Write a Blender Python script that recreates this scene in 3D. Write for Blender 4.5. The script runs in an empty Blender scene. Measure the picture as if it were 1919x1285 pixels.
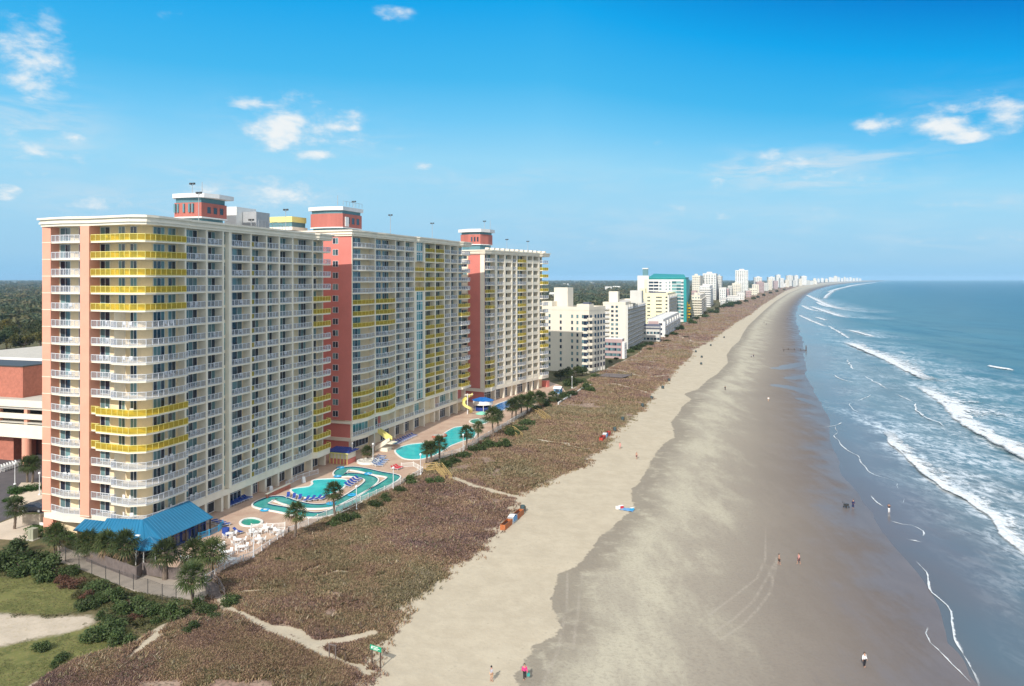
import bpy, bmesh, math, random
import numpy as np
from mathutils import Vector, Matrix, noise as mnoise

RND = random.Random(11)
NPR = np.random.default_rng(5)
SC = bpy.context.scene
COL = SC.collection
F, CX, HY, H = 1450.0, 959.5, 522.0, 45.0     # focal length and horizon of the view, camera height in metres


def at(px, py, z=3.0):
    Y = F * (H - z) / (py - HY)
    return Vector(((px - CX) / F * Y, Y, z))


# ------------------------------------------------------------------ materials
MATS = {}


def nt_new(name):
    m = bpy.data.materials.new(name)
    m.use_nodes = True
    nt = m.node_tree
    b = nt.nodes['Principled BSDF']
    return m, nt, b


def N(nt, t, **kw):
    n = nt.nodes.new(t)
    for k, v in kw.items():
        if k.startswith('i_'):
            key = k[2:]
            key = int(key) if key.isdigit() else key.replace('_', ' ')
            n.inputs[key].default_value = v
        else:
            setattr(n, k, v)
    return n


def L(nt, a, b):
    nt.links.new(a, b)


def mathn(nt, op, a, b=None, c=None, clamp=False):
    n = nt.nodes.new('ShaderNodeMath')
    n.operation = op
    n.use_clamp = clamp
    for i, x in enumerate((a, b, c)):
        if x is None:
            continue
        if hasattr(x, 'type') and hasattr(x, 'is_linked'):
            L(nt, x, n.inputs[i])
        else:
            n.inputs[i].default_value = x
    return n.outputs[0]


def mixc(nt, fac, a, b, mode='MIX'):
    n = nt.nodes.new('ShaderNodeMix')
    n.data_type = 'RGBA'
    n.blend_type = mode
    n.clamp_factor = True
    for s, x in ((n.inputs[0], fac), (n.inputs[6], a), (n.inputs[7], b)):
        if hasattr(x, 'is_linked'):
            L(nt, x, s)
        elif isinstance(x, (tuple, list)):
            s.default_value = (x[0], x[1], x[2], 1)
        else:
            s.default_value = x
    return n.outputs[2]


def noise(nt, vec, scale, detail=4.0, rough=0.55, dist=0.0):
    n = nt.nodes.new('ShaderNodeTexNoise')
    n.inputs['Scale'].default_value = scale
    n.inputs['Detail'].default_value = detail
    n.inputs['Roughness'].default_value = rough
    n.inputs['Distortion'].default_value = dist
    if vec is not None:
        L(nt, vec, n.inputs['Vector'])
    return n.outputs[0]


def sstep(nt, x, lo, hi):
    n = nt.nodes.new('ShaderNodeMapRange')
    n.interpolation_type = 'SMOOTHSTEP'
    L(nt, x, n.inputs[0])
    n.inputs[1].default_value = lo
    n.inputs[2].default_value = hi
    return n.outputs[0]


def attr(nt, name):
    n = nt.nodes.new('ShaderNodeAttribute')
    n.attribute_name = name
    return n


def pos(nt):
    return nt.nodes.new('ShaderNodeNewGeometry').outputs['Position']


def mapped(nt, vec, scale=(1, 1, 1), rot=(0, 0, 0)):
    n = nt.nodes.new('ShaderNodeMapping')
    n.inputs['Scale'].default_value = scale
    n.inputs['Rotation'].default_value = rot
    L(nt, vec, n.inputs['Vector'])
    return n.outputs[0]


def mat(name, col, rough=0.7, var=0.12, scale=0.6, metal=0.0, spec=0.5, bump=0.0, bscale=8.0, streak=False):
    """a plain surface with weathering: two scales of noise vary the colour a little"""
    if name in MATS:
        return MATS[name]
    m, nt, b = nt_new(name)
    p = pos(nt)
    v = mapped(nt, p, (1, 1, 0.15)) if streak else p
    n1 = noise(nt, v, scale, 5, 0.6)
    n2 = noise(nt, p, scale * 9, 3, 0.6)
    f = mathn(nt, 'ADD', mathn(nt, 'MULTIPLY', n1, 0.7), mathn(nt, 'MULTIPLY', n2, 0.3))
    f = sstep(nt, f, 0.3, 0.7)
    lo = tuple(c * (1 - var) for c in col)
    hi = tuple(min(1, c * (1 + var * 0.7)) for c in col)
    L(nt, mixc(nt, f, lo, hi), b.inputs['Base Color'])
    b.inputs['Roughness'].default_value = rough
    b.inputs['Metallic'].default_value = metal
    b.inputs['Specular IOR Level'].default_value = spec
    if bump > 0:
        bn = N(nt, 'ShaderNodeBump', i_Strength=bump, i_Distance=0.05)
        L(nt, noise(nt, p, bscale, 4, 0.6), bn.inputs['Height'])
        L(nt, bn.outputs[0], b.inputs['Normal'])
    MATS[name] = m
    return m


def glass_mat(name, dark, curtain, share=0.45):
    """window glass: some rooms dark, some with pale drawn curtains, all mirror the sky a little"""
    m, nt, b = nt_new(name)
    a = attr(nt, 'rnd').outputs['Fac']
    oi = nt.nodes.new('ShaderNodeObjectInfo').outputs['Random']
    r = mathn(nt, 'FRACT', mathn(nt, 'ADD', mathn(nt, 'MULTIPLY', a, 7.31), mathn(nt, 'MULTIPLY', oi, 5.17)))
    f = sstep(nt, r, 1 - share - 0.25, 1 - share + 0.3)
    r2 = mathn(nt, 'FRACT', mathn(nt, 'MULTIPLY', r, 13.7))
    c = mixc(nt, f, dark, curtain)
    c = mixc(nt, mathn(nt, 'MULTIPLY', r2, 0.4), c, (0.02, 0.035, 0.05))
    L(nt, c, b.inputs['Base Color'])
    b.inputs['Roughness'].default_value = 0.08
    b.inputs['Specular IOR Level'].default_value = 0.8
    MATS[name] = m
    return m


def panel_mat(name, col, solid):
    """translucent balcony infill: part light goes straight through"""
    m, nt, b = nt_new(name)
    L(nt, mixc(nt, sstep(nt, noise(nt, pos(nt), 1.5, 4), 0.3, 0.7), tuple(c * 0.9 for c in col), col), b.inputs['Base Color'])
    b.inputs['Roughness'].default_value = 0.35
    t = nt.nodes.new('ShaderNodeBsdfTransparent')
    t.inputs[0].default_value = (min(1, col[0] * 1.1), min(1, col[1] * 1.1), min(1, col[2] * 1.1), 1)
    tr = nt.nodes.new('ShaderNodeBsdfTranslucent')
    tr.inputs[0].default_value = (*col, 1)
    mx0 = nt.nodes.new('ShaderNodeMixShader')
    mx0.inputs[0].default_value = 0.4
    L(nt, b.outputs[0], mx0.inputs[1])
    L(nt, tr.outputs[0], mx0.inputs[2])
    mx = nt.nodes.new('ShaderNodeMixShader')
    mx.inputs[0].default_value = solid
    L(nt, t.outputs[0], mx.inputs[1])
    L(nt, mx0.outputs[0], mx.inputs[2])
    L(nt, mx.outputs[0], nt.nodes['Material Output'].inputs[0])
    MATS[name] = m
    return m


# ------------------------------------------------------------------ mesh builder
class MB:
    def __init__(self):
        self.v, self.f, self.mi, self.r, self.mats = [], [], [], [], []
        self.cur, self.rv = 0, 0.5
        self.T = None

    def use(self, m, rnd=None):
        if isinstance(m, str):
            m = MATS[m]
        if m not in self.mats:
            self.mats.append(m)
        self.cur = self.mats.index(m)
        if rnd is not None:
            self.rv = rnd
        return self

    def _av(self, pts):
        i = len(self.v)
        if self.T is not None:
            pts = [tuple(self.T @ Vector(p)) for p in pts]
        self.v.extend([tuple(p) for p in pts])
        return i

    def _af(self, f):
        self.f.append(f)
        self.mi.append(self.cur)
        self.r.append(self.rv)

    def poly(self, pts):
        i = self._av(pts)
        self._af(tuple(range(i, i + len(pts))))
        return self

    def box(self, x0, x1, y0, y1, z0, z1):
        i = self._av([(x0, y0, z0), (x1, y0, z0), (x1, y1, z0), (x0, y1, z0), (x0, y0, z1), (x1, y0, z1), (x1, y1, z1), (x0, y1, z1)])
        for q in ((3, 2, 1, 0), (4, 5, 6, 7), (0, 1, 5, 4), (1, 2, 6, 5), (2, 3, 7, 6), (3, 0, 4, 7)):
            self._af(tuple(i + k for k in q))
        return self

    def wall(self, p0, p1, t0, t1, z0, z1):
        """box along a plan segment p0->p1; t is measured to the right of the direction (outwards for a face seen left to right)"""
        dx, dy = p1[0] - p0[0], p1[1] - p0[1]
        l = math.hypot(dx, dy) or 1
        nx, ny = dy / l, -dx / l
        a = [(p0[0] + nx * t0, p0[1] + ny * t0), (p1[0] + nx * t0, p1[1] + ny * t0), (p1[0] + nx * t1, p1[1] + ny * t1), (p0[0] + nx * t1, p0[1] + ny * t1)]
        return self.prism(a, z0, z1)

    def prism(self, poly, z0, z1):
        n = len(poly)
        A = sum(poly[k][0] * poly[(k + 1) % n][1] - poly[(k + 1) % n][0] * poly[k][1] for k in range(n))
        if A < 0:
            poly = poly[::-1]
        i = self._av([(p[0], p[1], z0) for p in poly] + [(p[0], p[1], z1) for p in poly])
        self._af(tuple(i + k for k in range(n))[::-1])
        self._af(tuple(i + n + k for k in range(n)))
        for k in range(n):
            j = (k + 1) % n
            self._af((i + k, i + j, i + n + j, i + n + k))
        return self

    def bar(self, a, b, r, n=6, r2=None):
        a, b = Vector(a), Vector(b)
        d = (b - a)
        if d.length < 1e-6:
            return self
        d.normalize()
        up = Vector((0, 0, 1)) if abs(d.z) < 0.9 else Vector((1, 0, 0))
        s = d.cross(up).normalized()
        t = s.cross(d)
        r2 = r if r2 is None else r2
        i = self._av([a + (s * math.cos(k * 2 * math.pi / n) + t * math.sin(k * 2 * math.pi / n)) * r for k in range(n)] +
                     [b + (s * math.cos(k * 2 * math.pi / n) + t * math.sin(k * 2 * math.pi / n)) * r2 for k in range(n)])
        for k in range(n):
            j = (k + 1) % n
            self._af((i + k, i + n + k, i + n + j, i + j))
        self._af(tuple(i + k for k in range(n)))
        self._af(tuple(i + n + k for k in range(n))[::-1])
        return self

    def lathe(self, prof, n=16, c=(0, 0, 0), a0=0, a1=2 * math.pi):
        full = abs(a1 - a0 - 2 * math.pi) < 1e-6
        k = n if full else n + 1
        i = self._av([(c[0] + r * math.cos(a0 + (a1 - a0) * q / n), c[1] + r * math.sin(a0 + (a1 - a0) * q / n), c[2] + z) for r, z in prof for q in range(k)])
        for s in range(len(prof) - 1):
            for q in range(n):
                j = (q + 1) % k
                self._af((i + s * k + q, i + s * k + j, i + (s + 1) * k + j, i + (s + 1) * k + q))
        return self

    def mesh(self, name):
        me = bpy.data.meshes.new(name)
        me.from_pydata(self.v, [], self.f)
        for m in self.mats:
            me.materials.append(m)
        if self.f:
            me.polygons.foreach_set('material_index', self.mi)
            at_ = me.attributes.new('rnd', 'FLOAT', 'FACE')
            at_.data.foreach_set('value', self.r)
        me.update()
        return me

    def build(self, name, parent=None, loc=(0, 0, 0), rz=0, smooth=False):
        me = self.mesh(name)
        if smooth:
            me.polygons.foreach_set('use_smooth', [True] * len(me.polygons))
        return link(name, me, parent, loc, rz)


def link(name, data, parent=None, loc=(0, 0, 0), rz=0, sc=None):
    o = bpy.data.objects.new(name, data)
    COL.objects.link(o)
    o.location = loc
    o.rotation_euler = (0, 0, rz)
    if sc is not None:
        o.scale = (sc, sc, sc) if not isinstance(sc, (tuple, list)) else sc
    if parent is not None:
        o.parent = parent
    return o


def tag(o, label=None, cat=None, group=None, kind=None):
    if label:
        o['label'] = label
    if cat:
        o['category'] = cat
    if group:
        o['group'] = group
    if kind:
        o['kind'] = kind
    return o


def thing(name, label, cat, loc=(0, 0, 0), rz=0, group=None, sc=None):
    return tag(link(name, None, None, loc, rz, sc), label, cat, group)


def kids(o):
    return [c for c in COL.objects if c.parent == o]


class Proto:
    """a thing built once; place() sets down a copy with copies of its parts and their sub-parts"""

    def __init__(self, root):
        self.root = root
        self.tree = [(c, [g for g in COL.objects if g.parent == c]) for c in COL.objects if c.parent == root]
        self.first = True

    def place(self, loc, rz=0, label=None, group=None, sc=None):
        if self.first:
            self.first = False
            r = self.root
        else:
            r = self.root.copy()
            COL.objects.link(r)
            for c, gs in self.tree:
                k = c.copy()
                COL.objects.link(k)
                k.parent = r
                for g in gs:
                    q = g.copy()
                    COL.objects.link(q)
                    q.parent = k
        r.location = loc
        r.rotation_euler = (0, 0, rz)
        if sc is not None:
            r.scale = (sc, sc, sc) if not isinstance(sc, (tuple, list)) else sc
        if label:
            r['label'] = label
        if group:
            r['group'] = group
        return r


def offset_poly(poly, d):
    n = len(poly)
    A = sum(poly[k][0] * poly[(k + 1) % n][1] - poly[(k + 1) % n][0] * poly[k][1] for k in range(n))
    s = 1 if A > 0 else -1
    out = []
    for k in range(n):
        p0, p1, p2 = Vector(poly[k - 1]), Vector(poly[k]), Vector(poly[(k + 1) % n])
        d1, d2 = (p1 - p0).normalized(), (p2 - p1).normalized()
        n1, n2 = Vector((d1.y, -d1.x)) * s, Vector((d2.y, -d2.x)) * s
        b = (n1 + n2)
        b = b / max(0.4, (1 + n1.dot(n2)))
        out.append((p1.x + b.x * d, p1.y + b.y * d))
    return out


def ordinal(k):
    return ['ground', 'first', 'second', 'third', 'fourth', 'fifth', 'sixth', 'seventh', 'eighth', 'ninth', 'tenth', 'eleventh', 'twelfth',
            'thirteenth', 'fourteenth', 'fifteenth', 'sixteenth', 'seventeenth', 'eighteenth'][k]


# common materials
mat('cream_stucco', (0.76, 0.62, 0.41), 0.8, 0.08, 0.3)
mat('cream_trim', (0.80, 0.725, 0.59), 0.75, 0.08, 0.4)
mat('disc_white', (0.66, 0.66, 0.65), 0.6, 0.1, 0.4, streak=True)
mat('drum_red', (0.44, 0.14, 0.11), 0.8, 0.15, 0.5, streak=True)
mat('white_trim', (0.80, 0.79, 0.75), 0.6, 0.06, 0.5)
mat('salmon_stucco', (0.74, 0.345, 0.24), 0.8, 0.08, 0.3)
mat('red_stucco', (0.60, 0.19, 0.155), 0.8, 0.08, 0.25)
mat('white_metal', (0.72, 0.73, 0.74), 0.4, 0.05, 1.0)
mat('yellow_metal', (0.78, 0.70, 0.24), 0.45, 0.06, 1.0)
mat('teal_metal', (0.10, 0.22, 0.25), 0.5, 0.1, 1.0)
mat('white_plastic', (0.82, 0.82, 0.81), 0.45, 0.05, 2.0)
mat('roof_gravel', (0.55, 0.52, 0.47), 0.9, 0.15, 0.5)
mat('dark_steel', (0.05, 0.05, 0.05), 0.5, 0.2, 2.0)
mat('grey_metal', (0.35, 0.36, 0.37), 0.5, 0.12, 1.0)
mat('wood_grey', (0.155, 0.125, 0.115), 0.85, 0.25, 1.5)
mat('wood_tan', (0.45, 0.32, 0.13), 0.8, 0.2, 1.5)
mat('wood_dark', (0.10, 0.07, 0.05), 0.8, 0.25, 1.5)
mat('blue_fabric', (0.02, 0.06, 0.30), 0.8, 0.15, 3.0)
mat('blue_roof', (0.008, 0.15, 0.29), 0.42, 0.1, 0.5)
mat('navy_roof', (0.015, 0.04, 0.22), 0.5, 0.12, 0.8)
mat('brick', (0.42, 0.15, 0.10), 0.85, 0.2, 1.2)
mat('concrete', (0.50, 0.47, 0.41), 0.85, 0.12, 0.7)
mat('red_fabric', (0.55, 0.03, 0.05), 0.8, 0.15, 3.0)
mat('float_blue', (0.03, 0.35, 0.62), 0.45, 0.08, 2.0)
glass_mat('window_glass', (0.012, 0.022, 0.045), (0.16, 0.29, 0.30), 0.5)
glass_mat('shop_glass', (0.008, 0.014, 0.035), (0.03, 0.06, 0.10), 0.4)
glass_mat('teal_glass', (0.03, 0.14, 0.15), (0.25, 0.47, 0.46), 0.65)
panel_mat('white_panel', (0.80, 0.82, 0.86), 0.17)
panel_mat('yellow_panel', (0.80, 0.69, 0.16), 0.34)
# ------------------------------------------------------------------ shoreline curves, as (picture row -> column) tables unprojected to metres
def curve(tab, z):
    pts = [at(x, y, z) for y, x in tab]
    ys = np.array([p.y for p in pts])
    xs = np.array([p.x for p in pts])
    o = np.argsort(ys)
    return ys[o], xs[o]


F_T = [(1500, -120), (1300, 30), (1285, 60), (1240, 140), (1205, 250), (1170, 310), (1140, 385), (1095, 395), (1060, 437), (1045, 475), (1000, 542), (985, 578), (955, 645), (915, 735), (885, 792), (850, 862),
       (800, 945), (760, 1008), (735, 1060), (718, 1092), (700, 1120), (690, 1140), (660, 1200), (640, 1215), (625, 1240), (610, 1268), (600, 1296), (585, 1325), (570, 1365), (555, 1405), (545, 1440), (535, 1480), (530, 1525), (527, 1580)]
E_T = [(1500, 520), (1300, 640), (1285, 652), (1262, 684), (1245, 672), (1215, 702), (1190, 700), (1172, 728), (1130, 752), (1100, 800), (1060, 852), (1040, 893), (1010, 905), (985, 928), (960, 948), (940, 962), (925, 975), (905, 1022),
       (890, 1050), (868, 1100), (850, 1112), (838, 1140), (815, 1142), (795, 1172), (760, 1212), (735, 1222), (710, 1255), (690, 1268), (668, 1296), (655, 1300), (640, 1330), (620, 1358), (605, 1378), (590, 1405), (572, 1428), (555, 1455), (545, 1472), (535, 1500), (530, 1540), (527, 1590)]
W_T = [(1500, 800), (1300, 965), (1285, 972), (1262, 965), (1235, 985), (1210, 1003), (1190, 1042), (1178, 1054), (1160, 1042), (1135, 1032), (1110, 1038), (1075, 1046), (1062, 1082), (1030, 1108), (1000, 1128), (985, 1150), (965, 1175), (950, 1190), (930, 1184),
       (915, 1184), (905, 1198), (880, 1212), (850, 1228), (830, 1245), (820, 1264), (805, 1262), (790, 1258), (772, 1274), (760, 1280), (748, 1296), (738, 1282), (728, 1310), (712, 1326), (700, 1345), (690, 1354), (680, 1364), (665, 1362),
       (650, 1372), (638, 1386), (625, 1392), (610, 1402), (595, 1418), (580, 1434), (565, 1452), (550, 1476), (540, 1500), (532, 1540), (527, 1600)]
S_T = [(1500, 1960), (1285, 1828), (1240, 1800), (1200, 1772), (1160, 1752), (1130, 1735), (1090, 1712), (1050, 1690), (1010, 1665), (980, 1648), (950, 1628), (920, 1606), (890, 1585), (860, 1572), (830, 1562), (800, 1556), (780, 1548), (760, 1540), (740, 1528), (720, 1518), (700, 1512), (670, 1508), (650, 1506), (630, 1500),
       (612, 1494), (600, 1490), (588, 1491), (575, 1494), (560, 1504), (550, 1516), (542, 1532), (535, 1558), (530, 1598), (527, 1650)]
CF, CE, CW, CS = curve(F_T, 3.0), curve(E_T, 1.8), curve(W_T, 1.0), curve(S_T, 0.0)


def xc(c, Y):
    Y = np.asarray(Y, dtype=float)
    lo = c[1][0] + (Y - c[0][0]) * 0.3
    r = np.interp(Y, c[0], c[1])
    s = (c[1][-1] - c[1][-4]) / (c[0][-1] - c[0][-4])
    hi = c[1][-1] + (Y - c[0][-1]) * s
    return np.where(Y < c[0][0], lo, np.where(Y > c[0][-1], hi, r))


def vnoise(X, Y, s, seed=0):
    """smooth value noise on arrays"""
    X, Y = X / s + seed * 17.3, Y / s + seed * 5.7
    xi, yi = np.floor(X).astype(np.int64), np.floor(Y).astype(np.int64)
    xf, yf = X - xi, Y - yi
    u, v = xf * xf * (3 - 2 * xf), yf * yf * (3 - 2 * yf)

    def h(a, b):
        n = (a * 374761393 + b * 668265263 + seed * 974711) & 0x7fffffff
        n = ((n ^ (n >> 13)) * 1274126177) & 0x7fffffff
        return ((n ^ (n >> 16)) & 0xffff) / 65535.0
    return (h(xi, yi) * (1 - u) + h(xi + 1, yi) * u) * (1 - v) + (h(xi, yi + 1) * (1 - u) + h(xi + 1, yi + 1) * u) * v


def terrain(X, Y):
    X, Y = np.asarray(X, dtype=float), np.asarray(Y, dtype=float)
    f, e, w, s = xc(CF, Y), xc(CE, Y), xc(CW, Y), xc(CS, Y)
    e = np.maximum(e, f + 1)
    z = np.full(X.shape, 3.0)
    t = np.clip((X - f) / np.maximum(e - f, 1), 0, 1)
    bump = np.sin(np.pi * t) ** 0.7 * ((vnoise(X, Y, 14, 1) - 0.45) * 1.3 + (vnoise(X, Y, 5, 2) - 0.5) * 0.6)
    zd = 3.0 - 1.2 * t ** 1.5 + bump
    z = np.where(X > f, zd, z)
    td = np.clip((X - e) / np.maximum(w - e, 1), 0, 1)
    z = np.where(X > e, 1.8 - 0.8 * td + (vnoise(X, Y, 6, 3) - 0.5) * 0.12 * np.sin(np.pi * td), z)
    tw = np.clip((X - w) / np.maximum(s - w, 1), 0, 1)
    z = np.where(X > w, 1.0 - 1.0 * tw + (vnoise(X, Y, 18, 4) - 0.5) * 0.10 * np.sin(np.pi * tw), z)
    z = np.where(X > s, -np.minimum((X - s) * 0.02, 4.0), z)
    return z


def gp(px, py):
    """the point of the ground seen at a picture position"""
    z = 2.0
    for _ in range(12):
        p = at(px, py, z)
        z = float(terrain(np.array([p.x]), np.array([p.y]))[0])
    return at(px, py, z)


def tz(x, y):
    return float(terrain(np.array([x]), np.array([y]))[0])


def inpoly(X, Y, P):
    r = np.zeros(X.shape, bool)
    n = len(P)
    for i in range(n):
        (x0, y0), (x1, y1) = P[i], P[(i + 1) % n]
        c = ((y0 > Y) != (y1 > Y)) & (X < (x1 - x0) * (Y - y0) / ((y1 - y0) or 1e-9) + x0)
        r ^= c
    return r


def sdist(X, Y, P, closed=True):
    """distance to a polyline; negative inside when closed"""
    d = np.full(X.shape, 1e9)
    n = len(P)
    for i in range(n if closed else n - 1):
        (x0, y0), (x1, y1) = P[i], P[(i + 1) % n]
        dx, dy = x1 - x0, y1 - y0
        t = np.clip(((X - x0) * dx + (Y - y0) * dy) / (dx * dx + dy * dy + 1e-9), 0, 1)
        d = np.minimum(d, np.hypot(X - x0 - t * dx, Y - y0 - t * dy))
    return np.where(inpoly(X, Y, P), -d, d) if closed else d


def W2(pts, z=3.0):
    return [(p.x, p.y) for p in (at(a, b, z) for a, b in pts)]


LAWN = W2([(-260, 1075), (0, 1082), (60, 1078), (110, 1090), (158, 1112), (168, 1138), (120, 1150), (40, 1150), (-260, 1130)])
LAWN2 = W2([(-260, 1215), (0, 1212), (70, 1195), (150, 1178), (190, 1165), (235, 1170), (262, 1192), (230, 1212), (120, 1244), (40, 1290), (-60, 1400), (-400, 1400)])
PATCH = W2([(-260, 1135), (0, 1150), (90, 1156), (170, 1152), (180, 1166), (150, 1180), (60, 1198), (0, 1212), (-260, 1225)])
PATHS = [(W2([(270, 1215), (300, 1197), (325, 1188)], 2.8), 0.35), (W2([(180, 1255), (210, 1243)], 2.8), 0.25), (W2([(600, 1086), (635, 1074), (650, 1075)], 2.6), 0.15), (W2([(455, 1115), (520, 1108)], 2.8), 0.4), (W2([(1060, 830), (1085, 828)], 2.4), 0.9), (W2([(398, 1108), (420, 1142), (470, 1172), (540, 1196), (590, 1212), (625, 1222), (690, 1246)], 2.6), 0.85),
         (W2([(585, 1206), (640, 1192), (700, 1178)], 2.4), 1.0), (W2([(400, 1165), (330, 1160), (290, 1195), (240, 1240)], 2.8), 0.4),
         (W2([(525, 1182), (555, 1184), (585, 1200)], 2.4), 0.7),
         (W2([(850, 900), (885, 912), (930, 920), (985, 928)], 2.4), 1.0), (W2([(1010, 826), (1050, 832), (1100, 838)], 2.4), 0.8),
         (W2([(1110, 724), (1150, 722), (1200, 730), (1225, 735)], 2.4), 0.8), (W2([(1195, 645), (1235, 648), (1290, 652), (1320, 652)], 2.4), 1.4),
         (W2([(1120, 690), (1160, 697), (1210, 706), (1260, 700)], 2.4), 0.8), (W2([(1215, 690), (1262, 693)], 2.4), 0.6), (W2([(1255, 625), (1300, 640), (1330, 640)], 2.4), 1.0),
         (W2([(1225, 672), (1290, 676)], 2.4), 0.7), (W2([(700, 1085), (720, 1078)], 2.4), 0.15), (W2([(560, 1085), (600, 1070)], 2.4), 0.4), (W2([(1350, 575), (1420, 577)], 2.4), 2.0)]

# rows and columns of the ground sheet follow the view so that far ground stays coarse and near ground fine
rows = np.concatenate([[2100, 1800, 1600, 1500, 1420, 1360], np.arange(1320, 900, -2.5), np.arange(900, 620, -1.7), np.arange(620, 540, -0.8), np.arange(540, 527.0, -0.4), [526.5, 526, 525.5, 525.2, 524.9, 524.7]])
RY = F * (H - 1.8) / (rows - HY)
cols = np.concatenate([[-6000, -3000, -1800, -1200, -800, -500], np.arange(-400, 2300, 7.0), [2300, 2500, 2800, 3300, 4200, 7000]])
nr, nc = len(RY), len(cols)
GY = np.repeat(RY, nc).reshape(nr, nc)
GX = (cols[None, :] - CX) / F * GY
GZ = terrain(GX, GY)
fX, eX, wX, sX = (xc(c, GY) for c in (CF, CE, CW, CS))
eX = np.maximum(eX, fX + 1)
a_dune = np.minimum(GX - fX, (eX - GX) * 0.75)
a_path = np.full(GX.shape, 50.0)
near = GY < 1500
for P, w in PATHS:
    a_path[near] = np.minimum(a_path[near], sdist(GX[near], GY[near], P, False) - w)
a_wet = (GX - wX) * 0.8
a_shore = GX - sX
wfrac = np.clip((GX - wX) / np.maximum(sX - wX, 1), 0, 1.2)
nn = GY < 220
a_lawn = np.full(GX.shape, 50.0)
a_patch = np.full(GX.shape, 50.0)
a_lawn[nn] = np.minimum(sdist(GX[nn], GY[nn], LAWN), sdist(GX[nn], GY[nn], LAWN2))
a_patch[nn] = sdist(GX[nn], GY[nn], PATCH)


def grid_mesh(name, X, Y, Z, attrs, m, smooth=True):
    r, c = X.shape
    me = bpy.data.meshes.new(name)
    co = np.stack([X, Y, Z], -1).reshape(-1, 3)
    i = np.arange((r - 1) * c).reshape(r - 1, c)[:, :-1].ravel()
    q = np.stack([i, i + 1, i + c + 1, i + c], -1)
    me.vertices.add(len(co))
    me.vertices.foreach_set('co', co.ravel().astype(np.float32))
    me.loops.add(q.size)
    me.loops.foreach_set('vertex_index', q.ravel().astype(np.int32))
    me.polygons.add(len(q))
    me.polygons.foreach_set('loop_start', (np.arange(len(q)) * 4).astype(np.int32))
    me.update(calc_edges=True)
    if smooth:
        me.polygons.foreach_set('use_smooth', np.ones(len(q), bool))
    for k, a in attrs.items():
        at_ = me.attributes.new(k, 'FLOAT', 'POINT')
        at_.data.foreach_set('value', np.ascontiguousarray(a).ravel().astype(np.float32))
    me.materials.append(m)
    me.validate()
    return me


# ---- ground material
m, nt, b = nt_new('beach_ground')
P = pos(nt)
trk = attr(nt, 'a_trk').outputs['Fac']
dune, path, wet, shore, wfr, lawn, patch = (attr(nt, k).outputs['Fac'] for k in ('a_dune', 'a_path', 'a_wet', 'a_shore', 'wfrac', 'a_lawn', 'a_patch'))
n_big, n_mid, n_fine, n_tiny = noise(nt, P, 0.05, 4), noise(nt, P, 0.35, 5, 0.65), noise(nt, P, 2.2, 4, 0.65), noise(nt, P, 9.0, 3, 0.7)
along = mapped(nt, P, (1.0, 0.3, 1), (0, 0, math.radians(16)))
n_along = noise(nt, along, 0.16, 6, 0.68)
dry = mixc(nt, sstep(nt, n_mid, 0.3, 0.7), (0.435, 0.378, 0.285), (0.50, 0.44, 0.335))
dry = mixc(nt, mathn(nt, 'MULTIPLY', sstep(nt, n_fine, 0.52, 0.75), 0.35), dry, (0.345, 0.305, 0.24))
fp = nt.nodes.new('ShaderNodeTexVoronoi')
fp.inputs['Scale'].default_value = 0.9
L(nt, P, fp.inputs['Vector'])
prints = mathn(nt, 'MULTIPLY', mathn(nt, 'SUBTRACT', 1.0, sstep(nt, fp.outputs['Distance'], 0.08, 0.2)), sstep(nt, n_mid, 0.42, 0.6))
dry = mixc(nt, mathn(nt, 'MULTIPLY', prints, 0.35), dry, (0.27, 0.235, 0.19))
wet_l = mixc(nt, sstep(nt, n_along, 0.38, 0.62), (0.455, 0.42, 0.325), (0.37, 0.335, 0.265))
wet_m = mixc(nt, sstep(nt, n_along, 0.35, 0.65), (0.22, 0.19, 0.16), (0.28, 0.245, 0.20))
wet_d = mixc(nt, sstep(nt, n_along, 0.35, 0.65), (0.135, 0.112, 0.102), (0.165, 0.14, 0.128))
wf = mathn(nt, 'ADD', wfr, mathn(nt, 'MULTIPLY', mathn(nt, 'SUBTRACT', n_along, 0.5), 0.5))
wetc = mixc(nt, sstep(nt, wf, 0.2, 0.6), wet_l, wet_m)
wetc = mixc(nt, sstep(nt, wf, 0.5, 0.92), wetc, wet_d)
# a dark damp lip just inside the last tide mark
lip = mathn(nt, 'SUBTRACT', 1.0, sstep(nt, mathn(nt, 'ADD', wet, mathn(nt, 'MULTIPLY', n_mid, -6.0)), -2.0, 4.0))
wetc = mixc(nt, mathn(nt, 'MULTIPLY', lip, mathn(nt, 'MULTIPLY', sstep(nt, n_mid, 0.25, 0.5), 0.75)), wetc, (0.225, 0.195, 0.155))
wetc = mixc(nt, mathn(nt, 'MULTIPLY', sstep(nt, n_fine, 0.45, 0.7), 0.3), wetc, (0.18, 0.15, 0.13))
wetc = mixc(nt, mathn(nt, 'MULTIPLY', mathn(nt, 'SUBTRACT', 1.0, sstep(nt, trk, 0.05, 0.34)), mathn(nt, 'MULTIPLY', sstep(nt, n_fine, 0.35, 0.6), 0.55)), wetc, (0.40, 0.36, 0.30))
wetc = mixc(nt, mathn(nt, 'MULTIPLY', sstep(nt, n_tiny, 0.52, 0.72), 0.3), wetc, (0.13, 0.115, 0.10))
wedge = mathn(nt, 'ADD', wet, mathn(nt, 'ADD', mathn(nt, 'MULTIPLY', mathn(nt, 'SUBTRACT', n_mid, 0.5), 2.0), mathn(nt, 'MULTIPLY', mathn(nt, 'SUBTRACT', n_fine, 0.5), 0.8)))
sand = mixc(nt, sstep(nt, wedge, -0.15, 0.15), dry, wetc)
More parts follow.
